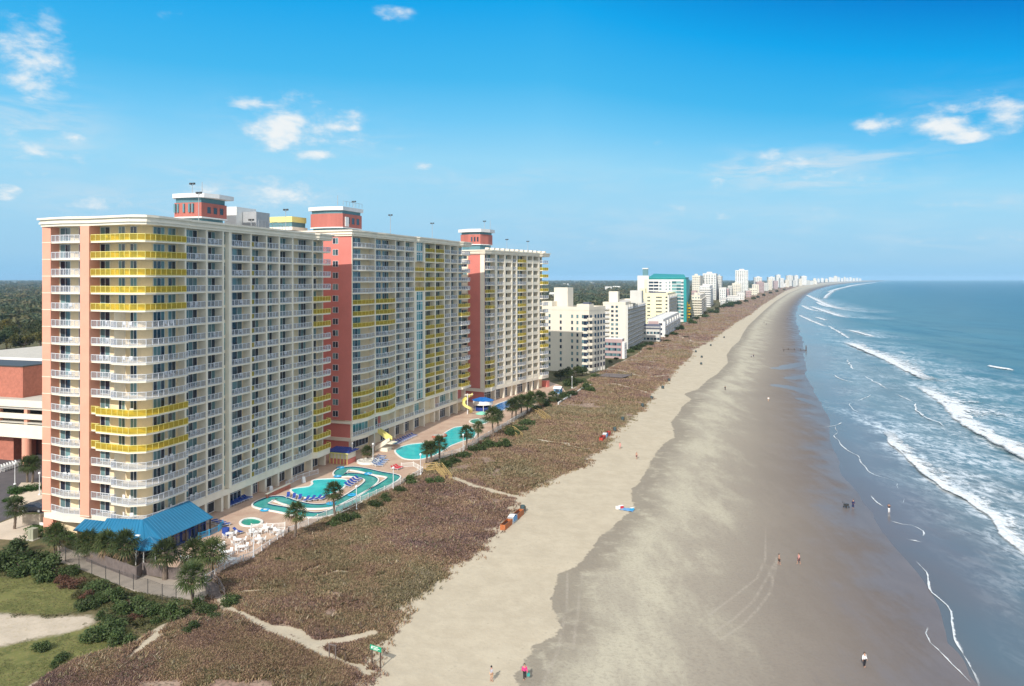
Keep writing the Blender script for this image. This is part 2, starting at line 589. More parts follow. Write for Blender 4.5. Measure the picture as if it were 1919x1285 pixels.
# soil and thatch under the dune plants
soil = mixc(nt, sstep(nt, n_mid, 0.35, 0.65), (0.25, 0.17, 0.135), (0.36, 0.27, 0.205))
soil = mixc(nt, sstep(nt, n_fine, 0.45, 0.62), soil, (0.15, 0.112, 0.085))
soil = mixc(nt, mathn(nt, 'MULTIPLY', sstep(nt, n_fine, 0.62, 0.72), 0.5), soil, (0.45, 0.36, 0.25))
edge = mathn(nt, 'MULTIPLY', mathn(nt, 'SUBTRACT', n_mid, 0.5), 5.0)
edge = mathn(nt, 'ADD', edge, mathn(nt, 'MULTIPLY', mathn(nt, 'SUBTRACT', n_fine, 0.5), 2.5))
dm = sstep(nt, mathn(nt, 'ADD', mathn(nt, 'MINIMUM', dune, mathn(nt, 'MULTIPLY', path, 2.2)), mathn(nt, 'MULTIPLY', edge, 0.8)), -0.3, 0.5)
c = mixc(nt, dm, sand, soil)
inland = mixc(nt, sstep(nt, n_mid, 0.35, 0.65), (0.075, 0.085, 0.035), (0.17, 0.135, 0.075))
inland = mixc(nt, mathn(nt, 'MULTIPLY', sstep(nt, n_fine, 0.5, 0.7), 0.5), inland, (0.055, 0.07, 0.03))
im = sstep(nt, dune, 0.0, -0.4)
# sstep runs low to high, so the inland mask is the part landward of the fence line
landm = mathn(nt, 'MULTIPLY', mathn(nt, 'SUBTRACT', 1.0, sstep(nt, dune, -0.6, -0.1)), sstep(nt, mathn(nt, 'MULTIPLY', wet, -1.0), 25.0, 26.0))
landm = mathn(nt, 'MULTIPLY', landm, mathn(nt, 'GREATER_THAN', attr(nt, 'a_land').outputs['Fac'], 0.0))
c = mixc(nt, landm, c, inland)
grass = mixc(nt, sstep(nt, n_mid, 0.3, 0.6), (0.105, 0.118, 0.04), (0.165, 0.17, 0.06))
grass = mixc(nt, mathn(nt, 'MULTIPLY', sstep(nt, n_fine, 0.5, 0.65), 0.55), grass, (0.24, 0.20, 0.085))
grass = mixc(nt, mathn(nt, 'MULTIPLY', sstep(nt, n_tiny, 0.55, 0.7), 0.4), grass, (0.07, 0.085, 0.025))
c = mixc(nt, sstep(nt, mathn(nt, 'ADD', lawn, edge), 0.5, -0.5), c, grass) if False else mixc(nt, mathn(nt, 'SUBTRACT', 1.0, sstep(nt, mathn(nt, 'ADD', lawn, mathn(nt, 'MULTIPLY', edge, 0.5)), -0.6, 0.6)), c, grass)
bare = mixc(nt, sstep(nt, n_mid, 0.3, 0.7), (0.44, 0.38, 0.30), (0.52, 0.45, 0.36))
bare = mixc(nt, mathn(nt, 'MULTIPLY', sstep(nt, n_fine, 0.5, 0.7), 0.45), bare, (0.35, 0.29, 0.18))
c = mixc(nt, mathn(nt, 'SUBTRACT', 1.0, sstep(nt, mathn(nt, 'ADD', patch, mathn(nt, 'MULTIPLY', edge, 0.5)), -0.6, 0.6)), c, bare)
L(nt, c, b.inputs['Base Color'])
glz = sstep(nt, mathn(nt, 'ADD', wf, mathn(nt, 'MULTIPLY', mathn(nt, 'SUBTRACT', noise(nt, mapped(nt, P, (0.35, 0.9, 1)), 0.11, 3), 0.5), 0.35)), 0.66, 1.0)
pl_ = mathn(nt, 'SUBTRACT', 1.0, sstep(nt, mathn(nt, 'ADD', attr(nt, 'a_pool').outputs['Fac'], mathn(nt, 'MULTIPLY', mathn(nt, 'SUBTRACT', n_along, 0.5), 7.0)), -0.6, 1.4))
glz = mathn(nt, 'MAXIMUM', glz, mathn(nt, 'MULTIPLY', pl_, 1.5))
ro = N(nt, 'ShaderNodeMapRange')
L(nt, glz, ro.inputs[0])
ro.inputs[3].default_value = 0.9
ro.inputs[4].default_value = 0.32
L(nt, ro.outputs[0], b.inputs['Roughness'])
sp = N(nt, 'ShaderNodeMapRange')
L(nt, glz, sp.inputs[0])
sp.inputs[3].default_value = 0.12
sp.inputs[4].default_value = 0.45
L(nt, sp.outputs[0], b.inputs['Specular IOR Level'])
bn = N(nt, 'ShaderNodeBump', i_Strength=0.5, i_Distance=0.12)
hh = mathn(nt, 'ADD', mathn(nt, 'MULTIPLY', n_fine, 0.7), mathn(nt, 'MULTIPLY', n_mid, 1.3))
L(nt, mathn(nt, 'MULTIPLY', hh, mathn(nt, 'SUBTRACT', 1.0, mathn(nt, 'MULTIPLY', glz, 0.93))), bn.inputs['Height'])
L(nt, bn.outputs[0], b.inputs['Normal'])
POOLS = [([(1462, 690), (1485, 684), (1508, 679), (1528, 677)], 3.4), ([(1482, 708), (1505, 704), (1532, 699)], 3.0), ([(1462, 722), (1485, 726), (1510, 732), (1535, 738)], 3.4), ([(1500, 745), (1525, 752), (1550, 760)], 1.8)]
a_pool = np.full(GX.shape, 50.0)
p_ = (GY > 230) & (GY < 500)
for q_, w_ in POOLS:
    a_pool[p_] = np.minimum(a_pool[p_], sdist(GX[p_], GY[p_], W2(q_, 0.4), False) - w_)
TRK = [[(1438, 960), (1436, 1000), (1434, 1044), (1419, 1080), (1375, 1116), (1327, 1152)], [(1452, 1050), (1437, 1080), (1413, 1122), (1375, 1158), (1336, 1185)], [(1456, 1040), (1452, 1068), (1443, 1107), (1419, 1140), (1390, 1170), (1350, 1197)], [(1064, 1077), (1061, 1146), (1045, 1226), (1010, 1300)], [(1090, 1080), (1084, 1140), (1074, 1220)], [(1370, 690), (1345, 760), (1310, 860), (1260, 1000)], [(1378, 690), (1356, 760), (1324, 860), (1280, 1000)]]
a_trk = np.full(GX.shape, 50.0)
t_ = (GY < 420) & (GX > wX - 5)
for q_ in TRK:
    a_trk[t_] = np.minimum(a_trk[t_], sdist(GX[t_], GY[t_], W2(q_, 0.7), False))
a_land = np.where(GX < fX + 0.2, 1.0, 0.0)
GM = grid_mesh('ground', GX, GY, GZ, dict(a_dune=a_dune, a_path=a_path, a_wet=a_wet, a_shore=a_shore, wfrac=wfrac, a_lawn=a_lawn, a_trk=a_trk, a_pool=a_pool, a_patch=a_patch, a_land=a_land), m)
tag(link('ground', GM), kind='structure')

# ------------------------------------------------------------------ sea
m, nt, b = nt_new('sea_water')
P = pos(nt)
sh = attr(nt, 'a_shore').outputs['Fac']
warp = noise(nt, mapped(nt, P, (0.5, 1, 1)), 0.03, 4)
w1 = noise(nt, mapped(nt, P, (1.0, 0.35, 1), (0, 0, math.radians(20))), 0.16, 5, 0.6)
w2 = noise(nt, mapped(nt, P, (1.0, 0.5, 1), (0, 0, math.radians(-12))), 0.7, 4, 0.6)
w3 = noise(nt, mapped(nt, P, (1.0, 0.35, 1), (0, 0, math.radians(12))), 0.018, 4, 0.6)
shw = mathn(nt, 'ADD', sh, mathn(nt, 'MULTIPLY', mathn(nt, 'SUBTRACT', warp, 0.5), 26.0))
cs, c0, c1, c2, c3 = (0.145, 0.128, 0.122), (0.145, 0.145, 0.155), (0.135, 0.175, 0.185), (0.075, 0.17, 0.195), (0.022, 0.112, 0.168)
c = mixc(nt, sstep(nt, sh, 0.5, 9.0), cs, c0)
c = mixc(nt, sstep(nt, shw, 8.0, 24.0), c, c1)
c = mixc(nt, sstep(nt, shw, 22.0, 70.0), c, c2)
c = mixc(nt, sstep(nt, shw, 60.0, 420.0), c, c3)
c = mixc(nt, mathn(nt, 'MULTIPLY', sstep(nt, w3, 0.4, 0.65), 0.35), c, (0.03, 0.155, 0.22))
chop = noise(nt, mapped(nt, P, (1.0, 0.3, 1), (0, 0, math.radians(20))), 0.045, 7, 0.68)
c = mixc(nt, mathn(nt, 'MULTIPLY', sstep(nt, chop, 0.42, 0.62), mathn(nt, 'MULTIPLY', sstep(nt, sh, 30.0, 90.0), 0.5)), c, (0.012, 0.075, 0.125))
# lacy foam left behind by the breakers
vo = nt.nodes.new('ShaderNodeTexVoronoi')
vo.feature = 'DISTANCE_TO_EDGE'
vo.inputs['Scale'].default_value = 0.42
wv = mapped(nt, P, (1.0, 0.55, 1), (0, 0, math.radians(20)))
wn = N(nt, 'ShaderNodeTexNoise', i_Scale=0.5, i_Detail=4.0)
L(nt, wv, wn.inputs['Vector'])
vm = N(nt, 'ShaderNodeVectorMath', operation='MULTIPLY_ADD')
L(nt, wn.outputs['Color'], vm.inputs[0])
vm.inputs[1].default_value = (4.0, 4.0, 0)
L(nt, wv, vm.inputs[2])
L(nt, vm.outputs[0], vo.inputs['Vector'])
lace = mathn(nt, 'SUBTRACT', 1.0, sstep(nt, vo.outputs['Distance'], 0.0, 0.22))
torn = noise(nt, mapped(nt, P, (1.0, 0.45, 1), (0, 0, math.radians(20))), 0.5, 7, 0.72, 0.4)
lace = mathn(nt, 'ADD', mathn(nt, 'MULTIPLY', lace, 0.35), sstep(nt, torn, 0.44, 0.60))
band = mathn(nt, 'MULTIPLY', attr(nt, 'a_foam').outputs['Fac'], 1.0)
lf = mathn(nt, 'MULTIPLY', lace, band)
lf = mathn(nt, 'MULTIPLY', lf, sstep(nt, noise(nt, wv, 0.09, 4, 0.6), 0.34, 0.60))
c = mixc(nt, mathn(nt, 'MULTIPLY', lf, 0.85, clamp=True), c, (0.72, 0.76, 0.78))
L(nt, c, b.inputs['Base Color'])
rr_ = N(nt, 'ShaderNodeMapRange', i_1=2.0, i_2=45.0, i_3=0.16, i_4=0.3)
L(nt, sh, rr_.inputs[0])
L(nt, rr_.outputs[0], b.inputs['Roughness'])
b.inputs['Specular IOR Level'].default_value = 0.3
b.inputs['IOR'].default_value = 1.33
bn = N(nt, 'ShaderNodeBump', i_Strength=0.55, i_Distance=0.5)
depth = sstep(nt, sh, 0.0, 45.0)
hh = mathn(nt, 'ADD', mathn(nt, 'MULTIPLY', w1, 1.6), mathn(nt, 'MULTIPLY', w2, 0.6))
hh = mathn(nt, 'MULTIPLY', hh, mathn(nt, 'ADD', mathn(nt, 'MULTIPLY', depth, 0.9), 0.1))
L(nt, hh, bn.inputs['Height'])
L(nt, bn.outputs[0], b.inputs['Normal'])
SEA_M = m
off = np.concatenate([np.arange(0, 40, 1.5), np.arange(40, 140, 3.0), np.geomspace(140, 9000, 60), [13000, 20000]])
SY = np.repeat(RY, len(off)).reshape(nr, len(off))
jit = (vnoise(RY, RY * 0, 7, 6) - 0.5) * 3 + (vnoise(RY, RY * 0, 23, 7) - 0.5) * 5
SX = xc(CS, RY)[:, None] + jit[:, None] * np.exp(-off / 15.0)[None, :] + off[None, :] - 0.6
BRK = [[(1508, 552), (1535, 566), (1562, 577), (1600, 583)], [(1516, 574), (1568, 592), (1603, 595)], [(1589, 619), (1632, 631)],
       [(1575, 641), (1600, 651), (1643, 670), (1686, 692), (1730, 711), (1770, 710)],
       [(1708, 723), (1738, 741), (1762, 760), (1778, 782), (1805, 800), (1860, 832), (1919, 862), (1990, 890)],
       [(1650, 806), (1668, 828), (1690, 852), (1715, 880), (1740, 897), (1790, 930), (1850, 965), (1872, 1000), (1919, 1042), (1990, 1085)]]
a_foam = np.zeros(SX.shape)
msk = SY < 1700
for br, wd in zip(BRK, (60, 50, 36, 50, 56, 60)):
    Pw = W2(br, 0.0)
    d = sdist(SX[msk], SY[msk], Pw, False)
    # foam trails on the seaward side of a breaker and landwards of it less
    px_ = np.interp(SY[msk], [p[1] for p in Pw][::-1], [p[0] for p in Pw][::-1]) if Pw[0][1] > Pw[-1][1] else 0
    side = (SX[msk] - px_)
    a_foam[msk] = np.maximum(a_foam[msk], np.clip(1 - d / np.where(side > 0, wd, 5), 0, 1))
a_foam = np.maximum(a_foam, np.clip((off[None, :] - 6) / 18, 0, 1) * np.clip((70 - off[None, :]) / 60, 0, 1) * 0.43 * np.ones(SX.shape))
SZ = np.zeros(SX.shape) + 0.0
SZ += np.clip(off[None, :] / 40, 0, 1) * 0.35 * np.sin(SX * 0.22 - SY * 0.03 + 3 * vnoise(SX, SY, 40, 9)) * np.clip((900 - SY) / 600, 0, 1)
SZ[:, 0] = -0.05
SM = grid_mesh('sea', SX, SY, SZ + 0.012, dict(a_shore=np.repeat(off[None, :], nr, 0), a_foam=a_foam), SEA_M)
tag(link('sea', SM), kind='structure')

# ------------------------------------------------------------------ foam ribbons on the breakers
m, nt, b = nt_new('sea_foam')
P = pos(nt)
uu, vv = attr(nt, 'fu').outputs['Fac'], attr(nt, 'fv').outputs['Fac']
fn = noise(nt, mapped(nt, P, (1, 0.7, 1)), 0.55, 6, 0.7)
fm = noise(nt, P, 0.12, 3, 0.6)
# dense at the leading edge (v near 0), broken up behind
thr = mathn(nt, 'ADD', mathn(nt, 'MULTIPLY', vv, 0.52), 0.24)
thr = mathn(nt, 'ADD', thr, mathn(nt, 'MULTIPLY', mathn(nt, 'SUBTRACT', 0.5, fm), 0.55))
al = sstep(nt, mathn(nt, 'SUBTRACT', fn, thr), -0.05, 0.16)
al = mathn(nt, 'MULTIPLY', al, sstep(nt, mathn(nt, 'ADD', vv, mathn(nt, 'MULTIPLY', fn, 0.12)), 0.05, 0.11))
al = mathn(nt, 'MULTIPLY', al, uu)
L(nt, mixc(nt, sstep(nt, noise(nt, P, 0.9, 5, 0.7), 0.3, 0.7), (0.50, 0.56, 0.60), (0.80, 0.82, 0.83)), b.inputs['Base Color'])
b.inputs['Roughness'].default_value = 0.7
L(nt, al, b.inputs['Alpha'])
FOAM_M = m


def ribbon(pix, wid, h, z0=0.06, fade=True, step=1.6):
    Pw = [Vector((x, y)) for x, y in W2(pix, 0.0)]
    pts = []
    for i in range(len(Pw) - 1):
        p0, p1, p2, p3 = Pw[max(i - 1, 0)], Pw[i], Pw[i + 1], Pw[min(i + 2, len(Pw) - 1)]
        n = max(2, int((p2 - p1).length / step))
        for k in range(n):
            t = k / n
            pts.append(0.5 * ((2 * p1) + (p2 - p0) * t + (2 * p0 - 5 * p1 + 4 * p2 - p3) * t * t + (3 * p1 - p0 - 3 * p2 + p3) * t ** 3))
    pts.append(Pw[-1])
    n = len(pts)
    X, Y, Z, U, V = [], [], [], [], []
    K = 9
    for i, p in enumerate(pts):
        d = (pts[min(i + 1, n - 1)] - pts[max(i - 1, 0)]).normalized()
        s = Vector((-d.y, d.x))
        if s.x < 0:
            s = -s
        wob = (mnoise.noise(Vector((p.x * 0.13, p.y * 0.13, 3.0)))) * 1.3
        t = i / (n - 1)
        ww = wid * (1.45 if wid > 3 else 0.75) * (0.55 + 0.9 * abs(mnoise.noise(Vector((p.x * 0.05, p.y * 0.05, 9)))) + 0.3 * math.sin(t * math.pi))
        fu = min(1, min(t, 1 - t) * 7 + 0.05) if fade else 1
        for k in range(K):
            v = k / (K - 1)
            q = p + s * (v * ww) + s * wob * (1 - 0.4 * v)
            X.append(q.x), Y.append(q.y)
            prof = math.exp(-((v - 0.13) / 0.12) ** 2) * h * fu + 0.25 * h * math.exp(-((v - 0.3) / 0.3) ** 2)
            Z.append(z0 + prof), U.append(fu), V.append(v)
    r = lambda a: np.array(a).reshape(n, K)
    return r(X), r(Y), r(Z), r(U), r(V)


RIBS = [(BRK[0], 16, .5, 0), (BRK[1], 14, .5, 0), (BRK[2], 9, .6, 0), (BRK[3], 15, 1.0, 0), (BRK[4], 13, .9, 0), (BRK[5], 5.5, .35, 0),
        ([(1849, 686), (1870, 691), (1900, 695)], 6, .8, 0), ([(1527, 566), (1545, 574), (1580, 577), (1619, 579)], 16, .5, 0),
        ([(1500, 572), (1516, 580), (1540, 584)], 10, .2, 0), ([(1494, 590), (1520, 602), (1545, 612)], 6, .2, 0), ([(1525, 594), (1545, 600)], 7, .2, 0),
        ([(1586, 673), (1594, 689), (1612, 700), (1630, 711), (1648, 720), (1665, 731)], 2.2, .06, 0), ([(1678, 738), (1711, 754), (1719, 770), (1746, 787), (1770, 800)], 1.8, .06, 0),
        ([(1632, 739), (1612, 748), (1592, 758), (1605, 770), (1625, 778), (1643, 787)], 1.5, .05, 0), ([(1645, 708), (1660, 713), (1680, 717)], 2.0, .08, 0),
        ([(1550, 610), (1575, 625), (1592, 636)], 4, .1, 0), ([(1560, 545), (1548, 552), (1542, 560)], 14, .4, 0), ([(1600, 534), (1570, 540), (1545, 548)], 30, .5, 0), ([(1640, 529), (1610, 532), (1580, 537)], 60, .6, 0),
        ([(1540, 800), (1560, 798), (1580, 792)], .7, .03, 0), ([(1566, 798), (1564, 815), (1572, 830), (1590, 845), (1612, 860), (1630, 885), (1668, 900), (1680, 905)], .7, .03, 0),
        ([(1680, 905), (1688, 920), (1697, 935), (1690, 945)], .8, .03, 0), ([(1632, 928), (1642, 942), (1655, 950)], .6, .03, 0), ([(1668, 975), (1690, 983), (1710, 985)], .7, .03, 0), ([(1704, 983), (1722, 995), (1728, 1005)], .8, .03, 0),
        ([(1698, 1010), (1728, 1016)], .8, .03, 0), ([(1720, 1052), (1735, 1080), (1752, 1112), (1775, 1145), (1780, 1165), (1795, 1200), (1812, 1245), (1832, 1290)], .75, .04, 0),
        ([(1738, 1175), (1745, 1205), (1770, 1235), (1790, 1255), (1815, 1280)], .5, .03, 0), ([(1770, 845), (1790, 855), (1840, 880), (1880, 884)], 2.0, .08, 0), ([(1800, 868), (1850, 885)], 1.6, .06, 0),
        ([(1685, 660), (1700, 664)], 3, .2, 0), ([(1788, 735), (1800, 739)], 2.5, .3, 0), ([(1560, 702), (1580, 712), (1600, 716)], 1.6, .05, 0)]
vs, fs, us, vvs, base = [], [], [], [], 0
for pix, wd, hh_, _ in RIBS:
    X, Y, Z, U, V = ribbon(pix, wd, hh_)
    n, K = X.shape
    vs.append(np.stack([X, Y, Z], -1).reshape(-1, 3))
    i = np.arange((n - 1) * K).reshape(n - 1, K)[:, :-1].ravel() + base
    fs.append(np.stack([i, i + 1, i + K + 1, i + K], -1))
    us.append(U.ravel()), vvs.append(V.ravel())
    base += n * K
me = bpy.data.meshes.new('sea_foam')
me.from_pydata(np.concatenate(vs).tolist(), [], np.concatenate(fs).tolist())
for nm, ar in (('fu', us), ('fv', vvs)):
    a_ = me.attributes.new(nm, 'FLOAT', 'POINT')
    a_.data.foreach_set('value', np.concatenate(ar).astype(np.float32))
me.polygons.foreach_set('use_smooth', [True] * len(me.polygons))
me.materials.append(FOAM_M)
tag(link('sea_foam', me), 'white foam of the breaking waves along the beach', 'foam', kind='stuff')


def sheet(name, poly, z, m):
    mb = MB().use(m)
    mb.prism(poly, z - 0.3, z)
    return tag(mb.build(name), kind='structure')


# ---- paved and surfaced areas inland of the fence
m, nt, b = nt_new('deck_pavers')
P = pos(nt)
n1, n2 = noise(nt, P, 0.25, 5, 0.6), noise(nt, P, 2.5, 4, 0.7)
bk = N(nt, 'ShaderNodeTexBrick', i_Scale=1.6)
bk.inputs['Color1'].default_value, bk.inputs['Color2'].default_value, bk.inputs['Mortar'].default_value = (0.43, 0.28, 0.205, 1), (0.50, 0.345, 0.26, 1), (0.38, 0.26, 0.195, 1)
L(nt, P, bk.inputs['Vector'])
c = mixc(nt, sstep(nt, n1, 0.35, 0.65), bk.outputs['Color'], (0.53, 0.39, 0.29))
c = mixc(nt, mathn(nt, 'MULTIPLY', sstep(nt, n2, 0.5, 0.75), 0.4), c, (0.40, 0.24, 0.17))
L(nt, c, b.inputs['Base Color'])
b.inputs['Roughness'].default_value = 0.8
MATS['deck_pavers'] = m
FENCE = [(385, 1092), (437, 1062), (475, 1046), (520, 1016), (541, 1001), (578, 985), (612, 969), (645, 955), (690, 936), (735, 916), (765, 902), (792, 886), (815, 862), (862, 849), (900, 826), (945, 800), (975, 782), (1008, 762), (1045, 744), (1060, 736)]
deck = [(-8.5, 300), (-60, 300), (-78, 128), *W2([(205, 1010), (262, 1048), (270, 1072), (300, 1078), (385, 1088)]), *W2([(a, b - 2) for a, b in FENCE[1:]]), *W2([(1052, 722), (1020, 712)])]
sheet('pool_deck', deck, 3.02, 'deck_pavers')
mat('asphalt', (0.085, 0.075, 0.08), 0.9, 0.2, 0.4)
mat('pale_paving', (0.60, 0.50, 0.39), 0.85, 0.12, 0.4)
mat('walk_paving', (0.36, 0.31, 0.255), 0.85, 0.15, 0.6)
sheet('parking_lot', [(-79, 133), (-79, 260), (-420, 380), (-420, 150), *W2([(-120, 985), (0, 978), (40, 962), (70, 958)])], 3.015, 'asphalt')
sheet('entry_walk', W2([(-120, 990), (0, 980), (40, 965), (62, 985), (60, 1008), (30, 1012), (0, 1010), (-120, 1012)]), 3.025, 'pale_paving')
sheet('footpath', W2([(108, 1022), (165, 1040), (235, 1068), (300, 1084), (385, 1090), (402, 1112), (398, 1126), (330, 1122), (250, 1108), (180, 1078), (108, 1052)]), 3.03, 'walk_paving')
# ------------------------------------------------------------------ people and things on the sand
def skin(verts, edges, name, m, root=0, sub=1):
    """one continuous surface grown over a joint skeleton: verts = [(x, y, z, rx, ry)]"""
    me = bpy.data.meshes.new(name)
    me.from_pydata([v[:3] for v in verts], edges, [])
    o = bpy.data.objects.new(name, me)
    COL.objects.link(o)
    sm = o.modifiers.new('s', 'SKIN')
    sm.use_smooth_shade = True
    if sub:
        o.modifiers.new('d', 'SUBSURF').levels = sub
    for i, v in enumerate(verts):
        d = me.skin_vertices[0].data[i]
        d.radius = (v[3], v[4] if len(v) > 4 else v[3])
        d.use_root = i == root
    dg = bpy.context.evaluated_depsgraph_get()
    out = bpy.data.meshes.new_from_object(o.evaluated_get(dg))
    out.name = name
    bpy.data.objects.remove(o)
    out.materials.clear()
    out.materials.append(MATS[m] if isinstance(m, str) else m)
    return out


mat('skin_tan', (0.45, 0.25, 0.17), 0.6, 0.06, 4)
mat('skin_brown', (0.16, 0.08, 0.05), 0.6, 0.06, 4)
mat('hair_dark', (0.015, 0.012, 0.01), 0.6, 0.1, 6)
mat('eye_dark', (0.01, 0.01, 0.01), 0.3, 0.1, 6)


def person(label, p, rz, top, legs, skinm='skin_tan', stride=0.16, topm_arm=True, long_legs=True, arm=(0.15, 0.0), h=1.72, bare_top=False, lean=0.0, bare_feet=True, armsup=False):
    k = h / 1.72
    J = {}
    V, E = [], []

    def add(n, x, y, z, r, ry=None, par=None):
        J[n] = len(V)
        V.append((x * k, (y + lean * max(0, z - 0.9)) * k, z * k, r * k, (ry or r) * k))
        if par is not None:
            E.append((J[par], J[n]))
    add('pelvis', 0, 0, 0.94, 0.15, 0.11)
    add('waist', 0, 0.0, 1.10, 0.135, 0.10, 'pelvis')
    add('chest', 0, 0.0, 1.32, 0.165, 0.115, 'waist')
    add('neck', 0, 0.0, 1.47, 0.06, 0.06, 'chest')
    add('jaw', 0, 0.02, 1.535, 0.075, 0.085, 'neck')
    add('head', 0, 0.01, 1.64, 0.085, 0.1, 'jaw')
    add('crown', 0, 0.0, 1.705, 0.05, 0.06, 'head')
    add('nose', 0, 0.115, 1.60, 0.016, 0.016, 'head')
    add('ear_a', 0.088, 0.0, 1.61, 0.018, 0.018, 'head')
    add('ear_b', -0.088, 0.0, 1.61, 0.018, 0.018, 'head')
    for s, nm in ((1, 'a'), (-1, 'b')):
        sw = stride * s
        add('hip' + nm, 0.09 * s, 0, 0.88, 0.092, 0.095, 'pelvis')
        add('knee' + nm, 0.10 * s, sw * 0.62 + 0.03, 0.49, 0.06, 0.062, 'hip' + nm)
        add('calf' + nm, 0.10 * s, sw * 0.85 - 0.01, 0.33, 0.055, 0.06, 'knee' + nm)
        add('ankle' + nm, 0.10 * s, sw, 0.08, 0.035, 0.038, 'calf' + nm)
        add('toe' + nm, 0.11 * s, sw + 0.16, 0.025, 0.034, 0.022, 'ankle' + nm)
        add('heel' + nm, 0.10 * s, sw - 0.05, 0.03, 0.03, 0.026, 'ankle' + nm)
        add('sho' + nm, 0.185 * s, 0, 1.40, 0.062, 0.06, 'chest')
        if armsup:
            add('elb' + nm, 0.34 * s, 0.10, 1.36, 0.042, 0.042, 'sho' + nm)
            add('wri' + nm, 0.20 * s, 0.2, 1.52, 0.028, 0.028, 'elb' + nm)
            hx, hy, hz, dx, dz = 0.14 * s, 0.2, 1.58, -0.02 * s, 0.03
        else:
            add('elb' + nm, 0.25 * s, -sw * arm[0] * 2 - 0.02, 1.13, 0.042, 0.042, 'sho' + nm)
            add('wri' + nm, 0.27 * s, -sw * 0.9 + 0.08, 0.90, 0.027, 0.03, 'elb' + nm)
            hx, hy, hz, dx, dz = 0.275 * s, -sw * 0.95 + 0.095, 0.83, 0.0, -0.03
        add('palm' + nm, hx, hy, hz, 0.022, 0.036, 'wri' + nm)
        for q in range(4):
            add(f'f{q}{nm}', hx + dx * 1.2, hy + (q - 1.5) * 0.022, hz + dz * (1.5 + 0.3 * (q in (1, 2))), 0.009, 0.009, 'palm' + nm)
            add(f'g{q}{nm}', hx + dx * 1.8 - 0.012 * s, hy + (q - 1.5) * 0.02 + 0.006, hz + dz * (2.4 + 0.5 * (q in (1, 2))), 0.008, 0.008, f'f{q}{nm}')
        add('th' + nm, hx - 0.012 * s, hy + 0.052, hz + dz * 0.6, 0.01, 0.01, 'palm' + nm)
    r = thing('person', label, 'person', p, rz)
    link('body', skin(V, E, 'body', skinm), r)
    # clothes follow the same joints a little wider

    def cloth(nm, joints, edges, extra, m):
        vv = [(*V[J[j]][:3], V[J[j]][3] + extra, V[J[j]][4] + extra) for j in joints]
        ix = {j: i for i, j in enumerate(joints)}
        link(nm, skin(vv, [(ix[a], ix[b_]) for a, b_ in edges], nm, m), r)
    if not bare_top:
        js = ['waist', 'pelvis', 'chest', 'shoa', 'shob', 'elba', 'elbb'] + (['wria', 'wrib'] if topm_arm else [])
        es = [('waist', 'pelvis'), ('waist', 'chest'), ('chest', 'shoa'), ('chest', 'shob'), ('shoa', 'elba'), ('shob', 'elbb')] + ([('elba', 'wria'), ('elbb', 'wrib')] if topm_arm else [])
        cloth('jacket', js, es, 0.022, top)
    js = ['pelvis', 'hipa', 'hipb', 'kneea', 'kneeb'] + (['calfa', 'calfb', 'anklea', 'ankleb'] if long_legs else [])
    es = [('pelvis', 'hipa'), ('pelvis', 'hipb'), ('hipa', 'kneea'), ('hipb', 'kneeb')] + ([('kneea', 'calfa'), ('kneeb', 'calfb'), ('calfa', 'anklea'), ('calfb', 'ankleb')] if long_legs else [])
    cloth('trousers' if long_legs else 'shorts', js, es, 0.018, legs)
    hd = Vector(V[J['head']][:3])
    mb = MB().use('hair_dark')
    prof = [(0.0, 0.105), (0.06, 0.092), (0.1, 0.045), (0.108, -0.01), (0.1, -0.06), (0.085, -0.075)]
    mb.lathe([(a * k, z * k) for a, z in prof], 12, (0, 0, 0), math.radians(155), math.radians(385))
    mb.lathe([(a * k * 1.0, z * k) for a, z in prof[:3]], 12, (0, 0, 0), math.radians(25), math.radians(155))
    mb.build('hair', r, (hd.x, hd.y - 0.012, hd.z + 0.012), 0, True)
    for s in (1, -1):
        MB().use('eye_dark').lathe([(0, -0.009), (0.012, 0), (0, 0.009)], 6).build('eye', r, (0.035 * s * k, hd.y + 0.096 * k, hd.z + 0.0 * k))
    return r


for nm, c in (('cloth_white', (0.8, 0.8, 0.8)), ('cloth_black', (0.012, 0.012, 0.018)), ('cloth_pink', (0.80, 0.03, 0.22)), ('cloth_grey', (0.40, 0.40, 0.45)), ('cloth_navy', (0.015, 0.02, 0.09)), ('cloth_dark_red', (0.12, 0.03, 0.05)), ('cloth_rose', (0.62, 0.30, 0.28)), ('cloth_tan', (0.55, 0.36, 0.24))):
    mat(nm, c, 0.8, 0.08, 5)
ra = math.radians
person('person in a long white top and black trousers standing on the wet sand', gp(1620, 1250), ra(200), 'cloth_white', 'cloth_black', stride=0.04)
person('person in a bright pink jacket and dark trousers walking by the tide mark', gp(983, 1273), ra(190), 'cloth_pink', 'cloth_black', stride=0.14)
person('person in a grey top with bare legs standing on the dry sand', gp(921, 1277), ra(-60), 'cloth_grey', 'cloth_tan', 'skin_tan', 0.05, False, False)
person('bare-chested person in black shorts walking on the wet sand', gp(1460, 1058), ra(-100), 'cloth_black', 'cloth_black', 'skin_tan', 0.15, False, False, bare_top=True)
person('person in a pale pink top and dark red shorts striding on the wet sand', gp(1497, 1057), ra(100), 'cloth_rose', 'cloth_dark_red', 'skin_tan', 0.2, False, False)
person('person in dark navy clothes standing next to a beach wheel cart', gp(1599, 952), ra(120), 'cloth_navy', 'cloth_navy', 'skin_tan', 0.03)
person('person in dark top wading in the shallow film of water', gp(1666, 961), ra(150), 'cloth_black', 'cloth_white', 'skin_tan', 0.08, False, True, armsup=True)
person('small distant person walking alone in mid beach', gp(1359, 731), ra(180), 'cloth_black', 'cloth_black', stride=0.1)
person('tiny pale person with dog-walking stance on the far wet sand', gp(1440, 752), ra(160), 'cloth_white', 'cloth_tan', stride=0.1)
